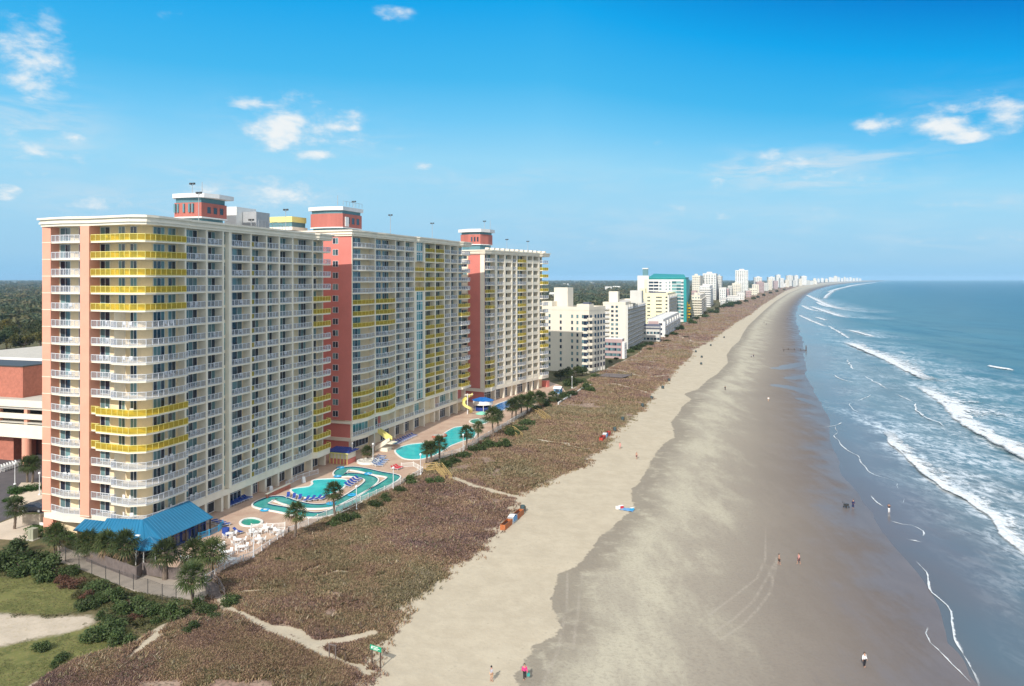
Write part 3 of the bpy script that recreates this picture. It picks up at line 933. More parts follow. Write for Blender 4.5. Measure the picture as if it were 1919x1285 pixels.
person('person in orange swimwear near the volleyball poles', gp(1193, 860), ra(180), 'cloth_rose', 'cloth_dark_red', 'skin_tan', 0.1, False, False, bare_top=True)
person('sunburnt person standing on the dry sand below the farther beach stand', gp(1162, 841), ra(160), 'cloth_rose', 'cloth_rose', 'skin_tan', 0.05, False, False)
person('distant person in dark clothes at the water edge beside the pipe', gp(1511, 655), ra(120), 'cloth_navy', 'cloth_navy', stride=0.08)
person('distant person standing by the pair on the far sand', gp(1432, 605), ra(120), 'cloth_black', 'cloth_black', stride=0.08)
person('second distant person of the pair on the far sand', gp(1436, 609), ra(30), 'cloth_navy', 'cloth_black', stride=0.08)
person('dark distant figure on the far wet sand', gp(1469, 659), ra(40), 'cloth_black', 'cloth_black', stride=0.05)
person('distant figure of a couple on the middle sand', gp(1408, 670), ra(40), 'cloth_grey', 'cloth_black', stride=0.05)
person('other distant figure of the couple on the middle sand', gp(1412, 669), ra(140), 'cloth_black', 'cloth_navy', stride=0.05)
person('distant figure close to the water past the pipe', gp(1475, 598), ra(140), 'cloth_black', 'cloth_navy', stride=0.05)

# cart / stroller beside the navy figure
p = gp(1586, 951)
r = thing('beach_cart', 'dark folding beach cart leaning on the wet sand beside the navy figure', 'cart', p, 0.5)
MB().use('dark_steel').box(-0.45, 0.4, -0.28, 0.28, 0.35, 0.75).build('basket', r)
for x in (-0.35, 0.35):
    for y in (-0.33, 0.33):
        MB().use('dark_steel').bar((x, y - 0.04, 0.16), (x, y + 0.04, 0.16), 0.17, 10).build('wheel', r)
MB().use('dark_steel').bar((-0.4, -0.2, 0.6), (-1.0, -0.2, 1.25), 0.03).bar((-0.4, 0.2, 0.6), (-1.0, 0.2, 1.25), 0.03).bar((-1.0, -0.2, 1.25), (-1.0, 0.2, 1.25), 0.03).build('handle', r)

# teal bag carried by the pink jacket
q = gp(983, 1273)
mat('teal_cloth', (0.03, 0.30, 0.28), 0.8, 0.1, 4)
r = thing('tote_bag', 'teal tote bag hanging at the side of the pink jacket figure', 'bag', (q.x + 0.42, q.y + 0.0, q.z + 0.35))
MB().use('teal_cloth').prism([(-0.16, -0.06), (0.16, -0.06), (0.13, 0.07), (-0.13, 0.07)], 0, 0.36).build('pouch', r)
MB().use('teal_cloth').bar((-0.1, 0, 0.36), (-0.12, 0, 0.55), 0.015).bar((-0.12, 0, 0.55), (-0.06, 0, 0.55), 0.015).build('strap', r)


# wooden rental boxes: two long sided bins flanking a white and blue stand
mat('stand_wood', (0.42, 0.13, 0.04), 0.7, 0.2, 2)
mat('stand_red', (0.45, 0.05, 0.03), 0.7, 0.2, 2)
mat('cloth_sky', (0.12, 0.30, 0.55), 0.7, 0.1, 3)


def stand(px, py, label, rz, woodm):
    p = gp(px, py)
    r = thing('beach_stand', label, 'beach stand', p, rz, None, (0.85, 1.25, 0.95))
    for y0 in (-3.9, 1.1):
        mb = MB().use(woodm)
        for x in (-0.55, 0.47):
            mb.box(x, x + 0.08, y0, y0 + 2.9, 0, 1.05)
        mb.box(-0.47, 0.47, y0, y0 + 0.08, 0, 1.0)
        mb.box(-0.47, 0.47, y0 + 2.82, y0 + 2.9, 0, 1.0)
        mb.box(-0.47, 0.47, y0 + 0.08, y0 + 2.82, 0.1, 0.2)
        mb.build('storage_bin', r)
        mb = MB().use('dark_steel')
        for k in range(7):
            mb.bar((-0.3 + 0.1 * k, y0 + 0.25, 0.55 + 0.03 * (k % 3)), (-0.3 + 0.1 * k, y0 + 2.6, 0.6), 0.05, 6)
        mb.build('folded_poles', r)
    MB().use('grey_metal').box(-0.7, 0.7, -0.9, 1.0, 0.0, 0.35).box(-0.65, 0.65, -0.85, -0.7, 0.35, 1.2).box(-0.65, 0.65, 0.8, 0.95, 0.35, 1.2).build('frame', r)
    MB().use('cloth_sky').box(-0.72, 0.72, -0.68, 0.78, 0.36, 1.05).build('side_cover', r)
    mb = MB().use('white_plastic')
    mb.poly([(-0.6, -0.7, 1.2), (0.6, -0.7, 1.2), (0.6, 0.05, 1.4), (-0.6, 0.05, 1.4)])
    mb.poly([(-0.6, 0.8, 1.2), (-0.6, 0.05, 1.4), (0.6, 0.05, 1.4), (0.6, 0.8, 1.2)])
    mb.build('awning', r)
    return r


stand(960, 978, 'orange wooden umbrella-rental stand with white and blue middle at the dune edge', ra(-20), 'stand_wood')
stand(1134, 820, 'red wooden umbrella-rental stand with white middle, farther along the dune edge', ra(-20), 'stand_red')

mat('bin_green', (0.05, 0.09, 0.10), 0.6, 0.2, 3)


def bin_proto():
    r = thing('trash_barrel', '', 'trash barrel')
    MB().use('bin_green').lathe([(0, 0.1), (0.34, 0.1), (0.37, 0.5), (0.34, 1.0), (0.3, 1.02), (0.3, 0.9), (0, 0.88)], 14).build('drum', r)
    MB().use('wood_dark').box(-0.5, 0.5, -0.06, 0.06, 0, 0.9).build('stake', r)
    mb = MB().use('dark_steel')
    for z in (0.35, 0.72):
        mb.lathe([(0.365, z), (0.39, z + 0.02), (0.365, z + 0.05)], 14)
    mb.build('hoop', r)
    return Proto(r)


bins = bin_proto()
for px, py, ds in ((980, 958, 'beside the orange rental stand'), (1152, 808, 'beside the red rental stand'), (1167, 788, 'first past the red rental stand'), (1204, 762, 'at the dune point with the narrow path'), (1221, 748, 'just after the dune point'), (1242, 728, 'before the wooden sun deck'), (1254, 714, 'level with the wooden sun deck'), (1304, 660, 'at the path before the grey grid block'), (1332, 648, 'on open sand near the far path'), (1315, 670, 'on open sand beside the tide mark'), (1314, 683, 'lower one on open sand by the tide mark'), (1357, 633, 'far one on the dry sand')):
    bins.place(gp(px, py), ra(-20), 'dark trash barrel on a stake ' + ds, 'trash barrels on the beach', 1.15)

# beach blankets with belongings
p = gp(1175, 955)
r = thing('beach_blanket', 'pale blue beach blanket spread at the tide mark', 'blanket', p, ra(-25))
mb = MB().use('cloth_sky')
for i in range(8):
    for j in range(6):
        z = lambda a, b_: 0.05 + 0.04 * math.sin(a * 2.1 + b_) + 0.03 * math.cos(b_ * 3)
        x0, x1, y0, y1 = -1.3 + i * .325, -1.3 + (i + 1) * .325, -0.9 + j * .3, -0.9 + (j + 1) * .3
        mb.poly([(x0, y0, z(i, j)), (x1, y0, z(i + 1, j)), (x1, y1, z(i + 1, j + 1)), (x0, y1, z(i, j + 1))])
mb.build('cloth', r)
for nm, lb, dx, dy, m_, sz, ct in (('beach_bag', 'red beach bag at the corner of the pale blue blanket', -1.0, 0.9, 'red_fabric', 0.42, 'bag'), ('cool_box', 'white cool box next to the blanket and the red bag', -1.7, 0.4, 'white_plastic', 0.4, 'cool box'), ('beach_bag', 'turquoise beach bag on the blanket side toward the water', 0.9, -0.3, 'float_blue', 0.36, 'bag')):
    o = thing(nm, lb, ct, (p.x + dx, p.y + dy, p.z + 0.06), 0.4)
    MB().use(m_).prism([(-sz, -sz * .6), (sz, -sz * .6), (sz * .9, sz * .6), (-sz * .9, sz * .6)], 0, sz * 1.1).build('body', o)
    MB().use('white_trim').box(-sz * 1.03, sz * 1.03, -sz * .63, sz * .63, sz * 1.1, sz * 1.22).build('lid', o)
mat('swim_blue', (0.02, 0.10, 0.30), 0.7, .1, 4)

# green sign on two posts
sa, sb = gp(697, 1246), gp(713, 1252)
mid = (sa + sb) / 2
an = math.atan2(sb.y - sa.y, sb.x - sa.x)
wd = (sb - sa).length
r = thing('beach_sign', 'small green notice board on two wooden posts at the dune edge', 'sign', mid, an)
for x in (-wd / 2, wd / 2):
    MB().use('wood_dark').box(x - 0.06, x + 0.06, -0.06, 0.06, -0.4, 2.25).build('post', r)
mat('sign_green', (0.01, 0.32, 0.17), 0.5, 0.06, 3)
bd = MB().use('sign_green').box(-wd / 2 - 0.2, wd / 2 + 0.2, -0.1, -0.065, 1.8, 2.35).build('board', r)
mb = MB().use('white_plastic')
mb.box(-wd / 2 + 0.02, wd / 2 - 0.25, -0.11, -0.102, 2.19, 2.25).box(-wd / 2 - 0.02, -wd / 2 + 0.18, -0.11, -0.102, 1.95, 2.15)
mb.box(-wd / 2 + 0.3, wd / 2 - 0.05, -0.11, -0.102, 2.03, 2.09).box(-wd / 2 + 0.3, wd / 2 - 0.3, -0.11, -0.102, 1.9, 1.95)
mb.build('lettering', bd)
# little wooden gate frame and rope posts on the path
ga, gb = gp(617, 1236), gp(629, 1240)
r = thing('path_gate', 'grey wooden gate frame standing over the sandy dune path', 'gate frame', (ga + gb) / 2, math.atan2(gb.y - ga.y, gb.x - ga.x))
w_ = (gb - ga).length
for x in (-w_ / 2, w_ / 2):
    MB().use('wood_grey').box(x - .05, x + .05, -.05, .05, -.3, 1.75).build('post', r)
MB().use('wood_grey').box(-w_ / 2 - .1, w_ / 2 + .1, -.06, .06, 1.75, 1.86).build('crossbar', r)
for px, py, hh_, ds in ((626, 1224, 1.0, 'just past the gate frame'), (647, 1240, 1.0, 'at the fork toward the sand'), (600, 1290, 1.2, 'at the lower picture edge in the grass'), (628, 1193, 1.1, 'at the upper fork of the dune path'), (676, 1182, 1.1, 'at the grass point by the sand'), (416, 1168, 1.1, 'at the bend where two paths meet')):
    p = gp(px, py)
    o = MB().use('wood_dark').box(-0.06, 0.06, -0.06, 0.06, -0.3, hh_).lathe([(0.085, hh_), (0.085, hh_ + 0.05), (0, hh_ + 0.09)], 8).build('rope_post', None, p)
    tag(o, 'short weathered rope post ' + ds, 'post', 'rope posts in the dune')
# volleyball poles
va, vb = gp(1163, 835), gp(1176, 826)
# drainage pipe and marker posts at the water edge
a, c = gp(1466, 655), gp(1512, 657)
r = thing('outfall_pipe', 'dark outfall pipe running across the far sand to the water', 'pipe', a)
d = c - a
MB().use('wood_dark').bar((0, 0, 0.25), (d.x, d.y, d.z + 0.35), 0.11, 8).build('pipe', r)
for t in (0.25, 0.5, 0.75, 0.97):
    for s in (-0.6, 0.6):
        MB().use('wood_dark').bar((d.x * t, d.y * t + s, -0.5), (d.x * t, d.y * t + s, 1.0 if t < .9 else 3.0), 0.12, 6).build('pile', r)
MB().use('wood_dark').bar((d.x * .97, d.y * .97 - .7, 2.2), (d.x * .97, d.y * .97 + .7, 2.2), 0.1, 5).build('crossbar', r)
# white gazebo tent by the last palms
p = at(1060, 745, 3)
r = thing('lifeguard_hut', 'small white and pale blue hut on stilts at the end of the palm row', 'hut', at(1046, 744, 3), ra(-25))
for x in (-1.2, 1.2):
    for y in (-1, 1):
        MB().use('white_trim').box(x - .08, x + .08, y - .08, y + .08, 0, 1.3).build('stilt', r)
MB().use('white_trim').box(-1.4, 1.4, -1.2, 1.2, 1.3, 1.42).build('floor', r)
MB().use('cloth_sky').box(-1.2, 1.2, -1.0, 1.0, 1.42, 3.2).build('wall', r)
mb = MB().use('white_trim')
for s in (1, -1):
    mb.poly([(-1.5, 1.4 * s, 3.1), (1.5, 1.4 * s, 3.1), (1.5, 0, 3.9), (-1.5, 0, 3.9)])
mb.build('roof', r)
MB().use('shop_glass').box(-0.7, 0.7, -1.03, -1.005, 1.9, 2.8).build('window', r)
# edge kerb of the lawn past the third tower
P = [Vector((q.x, q.y)) for q in (gp(1046, 758), gp(1060, 748), gp(1076, 738), gp(1094, 728), gp(1108, 722))]
r = thing('lawn_wall', 'pale low wall curving along the dune past the last palm', 'wall', (P[0].x, P[0].y, 2.8))
mb = MB().use('white_trim')
for i in range(4):
    mb.wall(P[i] - P[0], P[i + 1] - P[0], -0.15, 0.15, -0.4, 0.75)
mb.build('wall', r)
# ------------------------------------------------------------------ tower building kit; local axes: u towards the sea, v away along the beach, z up
MESHCACHE = {}
BALCONY_SPOTS = []


def TM(loc, rz):
    return Matrix.Translation(Vector(loc)) @ Matrix.Rotation(rz, 4, 'Z')


class Items:
    """collects repeats of one part; the first hundred nearest become parts of their own, the rest one part"""

    def __init__(self, root, name, child=None, limit=100):
        self.root, self.name, self.child, self.limit = root, name, child, limit
        self.items = []

    def add(self, key, draw, loc, rz=0, cdraw=None, label=None, ckey=None):
        self.items.append((key, draw, loc, rz, cdraw, label, ckey or key))

    def cached(self, key, draw):
        k = (self.root.name, self.name, key)
        if k not in MESHCACHE:
            mb = MB()
            draw(mb)
            MESHCACHE[k] = mb.mesh(self.name)
        return MESHCACHE[k]

    def finish(self):
        M = TM(self.root.location, self.root.rotation_euler.z)
        cam_ = Vector((0, 0, H))
        its = sorted(self.items, key=lambda t: (M @ Vector(t[2]) - cam_).length)
        for key, draw, loc, rz, cdraw, label, ckey in its[:self.limit]:
            o = link(self.name, self.cached(key, draw), self.root, loc, rz)
            if label:
                o['label'] = label
            if cdraw:
                link(self.child, self.cached((ckey, 'c'), cdraw), o)
        rest = its[self.limit:]
        if rest:
            mb, mc = MB(), MB()
            for key, draw, loc, rz, cdraw, label, ckey in rest:
                T = TM(loc, rz)
                mb.T = mc.T = T
                mb.rv = mc.rv = RND.random()
                r_ = RND.random()
                mb.rv = r_
                draw(mb)
                if cdraw:
                    cdraw(mc)
            o = mb.build(self.name, self.root)
            o['kind'] = 'stuff'
            if mc.f:
                c = mc.build(self.child, o)
                c['kind'] = 'stuff'


def draw_window(w, h, mull, glass='window_glass', frame='white_metal', transom=False, thick=0.06):
    def d(mb):
        rv = mb.rv
        mb.use(glass)
        n = len(mull) + 1
        xs = [0] + list(mull) + [w]
        for i in range(n):
            mb.rv = (rv + i * 0.377) % 1
            mb.box(xs[i] + 0.02, xs[i + 1] - 0.02, -0.03, 0.05, 0.02, h - 0.02)
        mb.rv = rv
        mb.use(frame)
        for x in xs:
            x = min(max(x, thick / 2), w - thick / 2)
            mb.box(x - thick / 2, x + thick / 2, -0.07, 0.02, 0, h)
        for z in ([0, h - thick] + ([h * 0.72] if transom else [])):
            mb.box(thick, w - thick, -0.066, 0.015, z, z + thick)
    return d


def draw_slab(poly, th=0.24, m='cream_trim'):
    def d(mb):
        mb.use(m)
        mb.prism(poly, -th, 0)
    return d


def arc(p0, p1, bulge, n=8):
    """plan arc from p0 to p1 bulging to the right-hand (outer) side"""
    dx, dy = p1[0] - p0[0], p1[1] - p0[1]
    l = math.hypot(dx, dy)
    nx, ny = dy / l, -dx / l
    return [(p0[0] + dx * k / n + nx * bulge * math.sin(math.pi * k / n), p0[1] + dy * k / n + ny * bulge * math.sin(math.pi * k / n)) for k in range(n + 1)]


def draw_rail(path, panel='white_panel', metal='white_metal', hgt=1.08, first=None, bars=False):
    def d(mb):
        for i in range(len(path) - 1):
            p0, p1 = Vector(path[i]), Vector(path[i + 1])
            l = (p1 - p0).length
            if l < 0.05:
                continue
            n = max(1, round(l / 1.15))
            dr = (p1 - p0) / l
            segs = [(p0, p1, panel)]
            if first and i == 0:
                q = p0 + dr * l * first
                segs = [(p0, q, 'yellow_panel'), (q, p1, panel)]
            for a, c, mm in segs:
                mb.use(mm)
                e = dr * 0.04
                mb.wall(a + e, c - e, -0.015, 0.015, 0.10, hgt - 0.06)
            mb.use(metal)
            mb.wall(p0, p1, -0.045, 0.045, hgt - 0.055, hgt + 0.02)
            mb.wall(p0, p1, -0.03, 0.03, 0.05, 0.12)
            for k in range(n + 1 if i == len(path) - 2 else n):
                q = p0 + dr * (l * k / n)
                mb.wall(q - dr * 0.03, q + dr * 0.03, -0.05, 0.035, 0, hgt - 0.05)
    return d


def build_cornice(root, poly, z, prof, m='cream_trim'):
    mb = MB().use(m)
    for d, a, b_ in prof:
        mb.prism(offset_poly(poly, d), z + a, z + b_)
    return mb.build('cornice', root)


def penthouse(root, poly, z0, zs, disc_over, extra=None):
    """rooftop machine room: dark recess, red drum, dark band, wide white disc roof"""
    za, zb, zc, zd = zs
    mb = MB().use('teal_metal')
    mb.prism(offset_poly(poly, -0.5), z0, za)
    p = mb.build('penthouse', root)
    mb = MB().use('drum_red')
    mb.prism(poly, za, zb)
    mb.use('white_trim').prism(offset_poly(poly, 0.12), za - 0.25, za)
    mb.build('drum_wall', p)
    k_ = max(range(len(poly)), key=lambda i: (Vector(poly[i]) - Vector(poly[(i + 1) % len(poly)])).length if poly[i][0] + poly[(i + 1) % len(poly)][0] > 2 * sum(q[0] for q in poly) / len(poly) else 0)
    a_, c_ = Vector(poly[k_]), Vector(poly[(k_ + 1) % len(poly)])
    for t_ in (0.2, 0.45, 0.7):
        q_, l_ = a_.lerp(c_, t_), (c_ - a_).length
        mb = MB()
        draw_window(min(1.5, l_ * 0.16), (zb - za) * 0.5, [], 'shop_glass', 'drum_red')(mb)
        mb.build('window', p, (q_.x, q_.y, za + (zb - za) * 0.25), math.atan2(c_.y - a_.y, c_.x - a_.x))
    mb = MB().use('teal_metal')
    mb.prism(offset_poly(poly, -0.25), zb, zc)
    mb.build('clerestory', p)
    mb = MB().use('disc_white')
    mb.prism(disc_over, zc, zc + (zd - zc) * 0.78)
    mb.build('disc_roof', p)
    return p


def mast(root, u, v, z, h, heads=True):
    mb = MB().use('grey_metal')
    mb.bar((u, v, z), (u, v, z + h), 0.07, 6, 0.05)
    mb.use('dark_steel')
    if heads:
        for s in (-0.35, 0.35):
            mb.bar((u, v, z + h - 0.1), (u + s, v, z + h + 0.25), 0.03)
            mb.box(u + s - 0.22, u + s + 0.22, v - 0.15, v + 0.15, z + h + 0.15, z + h + 0.5)
    mb.build('floodlight_mast' if heads else 'antenna', root)


def loggia_bay(T, v0, v1, nf, z1, fh, depth=1.45, wins=((0.04, 0.62),), yellow=(), bulge=0.0, first=None, solid=False, skip=(), desc=''):
    """one bay of balconies on the sea front"""
    root = T['root']
    w = v1 - v0
    a, c = v0 + 0.17, v1 - 0.17
    for k in range(nf):
        r = nf - 1 - k
        if r in skip:
            continue
        z = z1 + k * fh
        y = r in yellow
        path = arc((0.06, a), (0.06, c), bulge, 7) if bulge else [(0.06, a), (0.06, c)]
        poly = [(x + 0.06, q) for x, q in path] + [(-depth, c), (-depth, a)]
        if solid and not y:
            def cd(mb, path=path):
                mb.use('cream_trim')
                mb.wall(path[0], path[-1], -0.08, 0.06, 0, 1.0)
            ck = ('s', v0)
        else:
            cd = draw_rail(path, 'yellow_panel' if y else 'white_panel', 'yellow_metal' if y else 'white_metal', first=first)
            ck = ('r', v0, y)
        T['bal'].add((v0, bulge), draw_slab(poly), (0, 0, z), 0, cd, 'balcony with translucent yellow infill' if y else None, ck)
        T['spots'].append(((-0.65, (v0 + v1) / 2 + w * 0.12, z), 0, desc, k, w))
        for f0, f1 in wins:
            ww = (f1 - f0) * w
            hh = 2.36
            mu = [ww * q for q in ((0.5,) if ww < 2.4 else (0.33, 0.66))]
            if ww < 1.1:
                mu = []
            T['win'].add(('w', round(ww, 2)), draw_window(ww, hh, mu), (-depth, v0 + f0 * w, z + 0.04), math.pi / 2)


def start_tower(name, label, cat, C, th):
    root = thing(name, label, cat, (C[0], C[1], 0), th, 'resort hotel towers along the beach')
    return dict(root=root, bal=Items(root, 'balcony', 'railing'), win=Items(root, 'window'), spots=[])


def pilasters(root, vs, z0, z1, u0=-1.65, u1=0.22, w=0.42, m='cream_trim'):
    for v in vs:
        mb = MB().use(m)
        mb.box(u0, u1, v - w / 2, v + w / 2, z0, z1)
        mb.build('pilaster', root)


def shopfront(T, p0, p1, z0, z1, glass='shop_glass', n=3, name='shop_window'):
    """a glazed ground-floor opening along a plan segment"""
    l = math.hypot(p1[0] - p0[0], p1[1] - p0[1])
    mb = MB()
    mb.rv = RND.random()
    draw_window(l, z1 - z0, [l * k / n for k in range(1, n)], glass, 'white_metal', True, 0.09)(mb)
    mb.build(name, T['root'], (p0[0], p0[1], z0), math.atan2(p1[1] - p0[1], p1[0] - p0[0]))


CORN = [(0.15, 0.0, 0.4), (0.38, 0.4, 0.7), (0.25, 0.7, 1.1), (0.6, 1.1, 1.42)]

# ================================================================== nearest tower
T1 = start_tower('hotel_tower', 'cream and salmon hotel tower with a curved yellow balcony corner, closest to the grassy lot', 'hotel', (-57.5, 121.5), math.atan2(-0.28, 0.96))
R1 = T1['root']
NF, Z1, FH = 17, 7.0, 2.75
ZR = Z1 + NF * FH
core = [(-20.5, 1.6), (-2.3, 1.6), (-1.2, 2.7), (-1.2, 8.7), (-1.45, 8.85), (-1.45, 54.4), (-20.5, 54.4)]
mb = MB().use('cream_stucco').prism(core, 3.0, ZR)
mb.build('wall', R1)
outl = [(-20.6, 0.0), (-15.4, -0.9), (-12.3, -0.45), (-10.4, -0.2), (-1.9, -1.3), (0.35, -0.3), (0.8, 1.4), (0.8, 8.7), (0.3, 9.3), (0.3, 49.4), (1.1, 50.2), (1.1, 55.6), (-20.6, 55.6)]
build_cornice(R1, outl, ZR - 0.25, CORN)
MB().use('roof_gravel').prism(offset_poly(outl, -0.6), ZR + 1.2, ZR + 1.34).build('roof', R1)
band = [(-20.5, 0.25), (-15.4, -0.75), (-12.3, -0.5), (-10.4, -0.1), (-5.4, -0.45), (-5.2, -1.4), (-1.6, -1.8), (0.55, -0.55), (1.0, 1.5), (1.0, 8.5), (0.12, 9.0), (0.12, 49.4), (1.0, 50.0), (1.0, 55.4), (-20.5, 55.4)]
MB().use('cream_trim').prism(band, 5.7, Z1 - 0.26).build('band_course', R1)
for u0, u1 in ((-20.55, -18.8), (-12.3, -10.5)):
    mb = MB().use('salmon_stucco')
    mb.box(u0, u1, -0.55 if u0 > -15 else -0.05, 1.8, Z1 - 0.25, ZR - 0.25)
    for k in range(NF):
        mb.use('cream_trim').box(u0 - 0.02, u1 + 0.02, -0.575 if u0 > -15 else -0.075, 1.5, Z1 + k * FH - 0.12, Z1 + k * FH - 0.02)
        if u0 > -15:
            break
    mb.build('salmon_pier', R1)
MB().use('salmon_stucco').box(-20.6, -18.6, 0.2, 1.75, 3.0, 5.7).build('brick_pier', R1)
MB().use('salmon_stucco').box(-13.4, -9.6, 0.9, 1.75, 3.0, 5.7).build('brick_pier', R1)
lobe = [(-5.5, -0.3), (-5.3, -1.5), (-1.6, -1.9), (0.6, -0.6), (1.1, 1.5), (1.1, 8.35)]
leftb = [(-10.45, -0.15), (-5.6, -0.5)]
full = [(-10.45, -0.25), (-6, -0.85), (-1.9, -1.35), (0.25, -0.4), (0.75, 1.3), (0.75, 8.35)]
full2 = [(-10.45, -0.15), (-8.7, -0.25), (-8.5, -1.25), (-1.6, -1.9), (0.6, -0.6), (1.1, 1.5), (1.1, 8.35)]
colp = [(-18.75, 0.05), (-15.4, -0.8), (-12.35, -0.55)]
Bk = [(-1.2, 8.35), (-1.2, 2.7), (-2.3, 1.6)]
for k in range(NF):
    r, z = NF - 1 - k, Z1 + k * FH
    b1 = T1['bal']
    b1.add('col', draw_slab(colp + [(-12.35, 1.6), (-18.75, 1.6)]), (0, 0, z), 0, draw_rail(colp))
    T1['spots'].append(((-15.6, 0.3, z), -math.pi / 2, 'between the salmon piers', k, 5))
    if r < 5 or r in (10, 11, 12):
        pth = full if r < 5 else full2
        b1.add(('full', r < 5), draw_slab(pth + Bk + [(-10.45, 1.6)]), (0, 0, z), 0, draw_rail(pth, 'yellow_panel', 'yellow_metal'), 'long wraparound balcony with yellow infill')
    else:
        b1.add('lb', draw_slab(leftb + [(-5.6, 1.6), (-10.45, 1.6)]), (0, 0, z), 0, draw_rail(leftb))
        b1.add('lobe', draw_slab(lobe + Bk + [(-5.5, 1.6)]), (0, 0, z), 0, draw_rail(lobe))
        MB().use('cream_trim').prism([(-5.75, 1.6), (-5.75, -0.3), (-5.52, -0.6), (-5.45, 1.6)], 0, FH - 0.25).build('privacy_wall', R1, (0, 0, z))
    T1['spots'].append(((-3.6, 0.3, z), -math.pi / 2, 'on the rounded corner', k, 6))
    T1['spots'].append(((-8.4, 0.5, z), -math.pi / 2, 'beside the salmon pier', k, 4))
    T1['spots'].append(((0.1, 5.2, z), 0, 'just round the rounded corner', k, 6))
    for u0, u1 in ((-18.5, -16.4), (-14.7, -13.3), (-10.3, -8.4), (-6.7, -5.4) if not (r < 5) else (-6.7, -5.4), (-4.4, -3.1)):
        ww = u1 - u0
        T1['win'].add(('s', round(ww, 2)), draw_window(ww, 2.36, [ww / 2]), (u0, 1.6, z + 0.04))
    for v0, v1 in ((2.9, 5.5), (6.3, 8.1)):
        ww = v1 - v0
        T1['win'].add(('s', round(ww, 2)), draw_window(ww, 2.36, [ww / 3, ww * 2 / 3] if ww > 2.2 else [ww / 2]), (-1.2, v0, z + 0.04), math.pi / 2)
loggia_bay(T1, 8.85, 14.3, NF, Z1, FH, wins=((0.3, 0.9),), desc='in the first bay north of the corner')
loggia_bay(T1, 14.3, 18.8, NF, Z1, FH, wins=((0.3, 0.96),), desc='in the second bay north of the corner')
loggia_bay(T1, 20.9, 27.1, NF, Z1, FH, wins=((0.2, 0.9),), desc='in the wide bay past the glazed strip')
loggia_bay(T1, 27.1, 32.2, NF, Z1, FH, wins=((0.3, 0.92),), first=0.2, desc='in the bay with small yellow screens')
loggia_bay(T1, 32.2, 36.6, NF, Z1, FH, wins=((0.3, 0.95),), desc='in the narrow middle bay')
loggia_bay(T1, 36.6, 41.5, NF, Z1, FH, wins=((0.3, 0.95),), desc='in the fourth bay from the north end')
loggia_bay(T1, 41.5, 49.4, NF, Z1, FH, wins=((0.22, 0.36), (0.6, 0.97)), bulge=0.5, desc='in the bulging bay near the north end')
for k in range(NF):
    r, z = NF - 1 - k, Z1 + k * FH
    y = r in (4, 5, 6, 12, 13, 14, 15, 16)
    pth = [(0.1, 49.55), (0.9, 49.9), (1.1, 55.5), (-0.2, 56.1)]
    T1['bal'].add('end', draw_slab(pth + [(-1.6, 55.9), (-1.6, 49.55)]), (0, 0, z), 0, draw_rail(pth, 'yellow_panel' if y else 'white_panel', 'yellow_metal' if y else 'white_metal'),
                  'corner balcony with translucent yellow infill' if y else None, ('e', y))
    T1['win'].add('endw', draw_window(3.6, 2.2, [1.2, 2.4]), (-1.45, 49.9, z + 0.04), math.pi / 2)
    T1['win'].add('strip', draw_window(1.25, 2.3, [0.62], 'teal_glass', 'white_metal', True), (-0.6, 19.2, z + 0.2), math.pi / 2)
    MB().use('cream_trim').box(-0.62, -0.55, 18.9, 20.7, z - 0.3, z + 0.18).build('spandrel', R1)
MB().use('cream_trim').box(-1.6, -0.64, 18.9, 20.7, Z1, ZR).build('stair_bay', R1)
pilasters(R1, (8.85, 14.3, 18.8, 27.1, 32.2, 36.6, 41.5, 49.4), Z1 - 0.2, ZR - 0.2)
pilasters(R1, (20.7,), Z1 - 0.2, ZR - 0.2, u1=0.3, w=0.8)
pilasters(R1, (54.5,), Z1 - 0.2, ZR - 0.2, u1=-0.3, w=0.4)
# street level on the sea side
for a, c, g in ((9.4, 13.8, 0), (14.8, 18.4, 1), (21.4, 26.2, 1), (28.5, 31.7, 0), (32.8, 36.2, 1), (37.2, 41.0, 1), (42.2, 48.6, 1), (49.8, 54.2, 1)):
    if g:
        shopfront(T1, (-1.45, a), (-1.45, c), 3.1, 5.5, n=max(2, int((c - a) / 1.2)))
    else:
        MB().use('brick').box(-1.5, -1.35, a, c, 3.0, 5.7).build('brick_panel', R1)
        shopfront(T1, (-1.35, a + 1.4), (-1.35, c - 0.4), 3.1, 5.3, n=2)
for v in (9.0, 14.3, 18.8, 20.7, 27.6, 32.2, 36.6, 41.5, 49.4, 55.0):
    MB().use('cream_trim').box(-1.6, 0.0, v - 0.3, v + 0.3, 3.0, 5.75).build('pier', R1)
pp = [(-11.7, 20.6), (-11.0, 19.6), (-9.6, 19.3), (-5, 19.5), (-5, 26.8), (-11.7, 26.8)]
pd = [(-12.0, 20.5), (-11.2, 19.3), (-9.7, 18.95), (-5.6, 18.95), (-4.5, 19.6), (-3.4, 22.5), (-3.6, 27.1), (-12.0, 27.2)]
ph = penthouse(R1, pp, ZR + 1.2, (56.4, 59.0, 59.9, 60.9), pd)
mb = MB().use('teal_metal')
for i, u in enumerate((-10.8, -10.1, -8.8, -7.6, -6.9)):
    mb.box(u, u + 0.35, 19.1 if u > -9.6 else 19.15, 19.6, 57.2, 58.8)
mb.build('louvre', ph)
MB().use('white_trim').box(-9, -6.2, 31.5, 38, ZR + 1.3, 59.3).use('grey_metal').box(-6.2, -3.0, 33.4, 38, ZR + 1.3, 58.4).build('plant_room', R1)
mb = MB().use('grey_metal')
for v in np.arange(33, 44, 1.2):
    mb.bar((-2.2, v, ZR + 1.3), (-2.2, v, ZR + 2.9), 0.04)
for z in (2.3, 2.9):
    mb.bar((-2.2, 33, ZR + z), (-2.2, 43.8, ZR + z), 0.04)
mb.build('roof_rail', R1)
mast(R1, -4.0, 17.5, ZR + 1.2, 5.2)
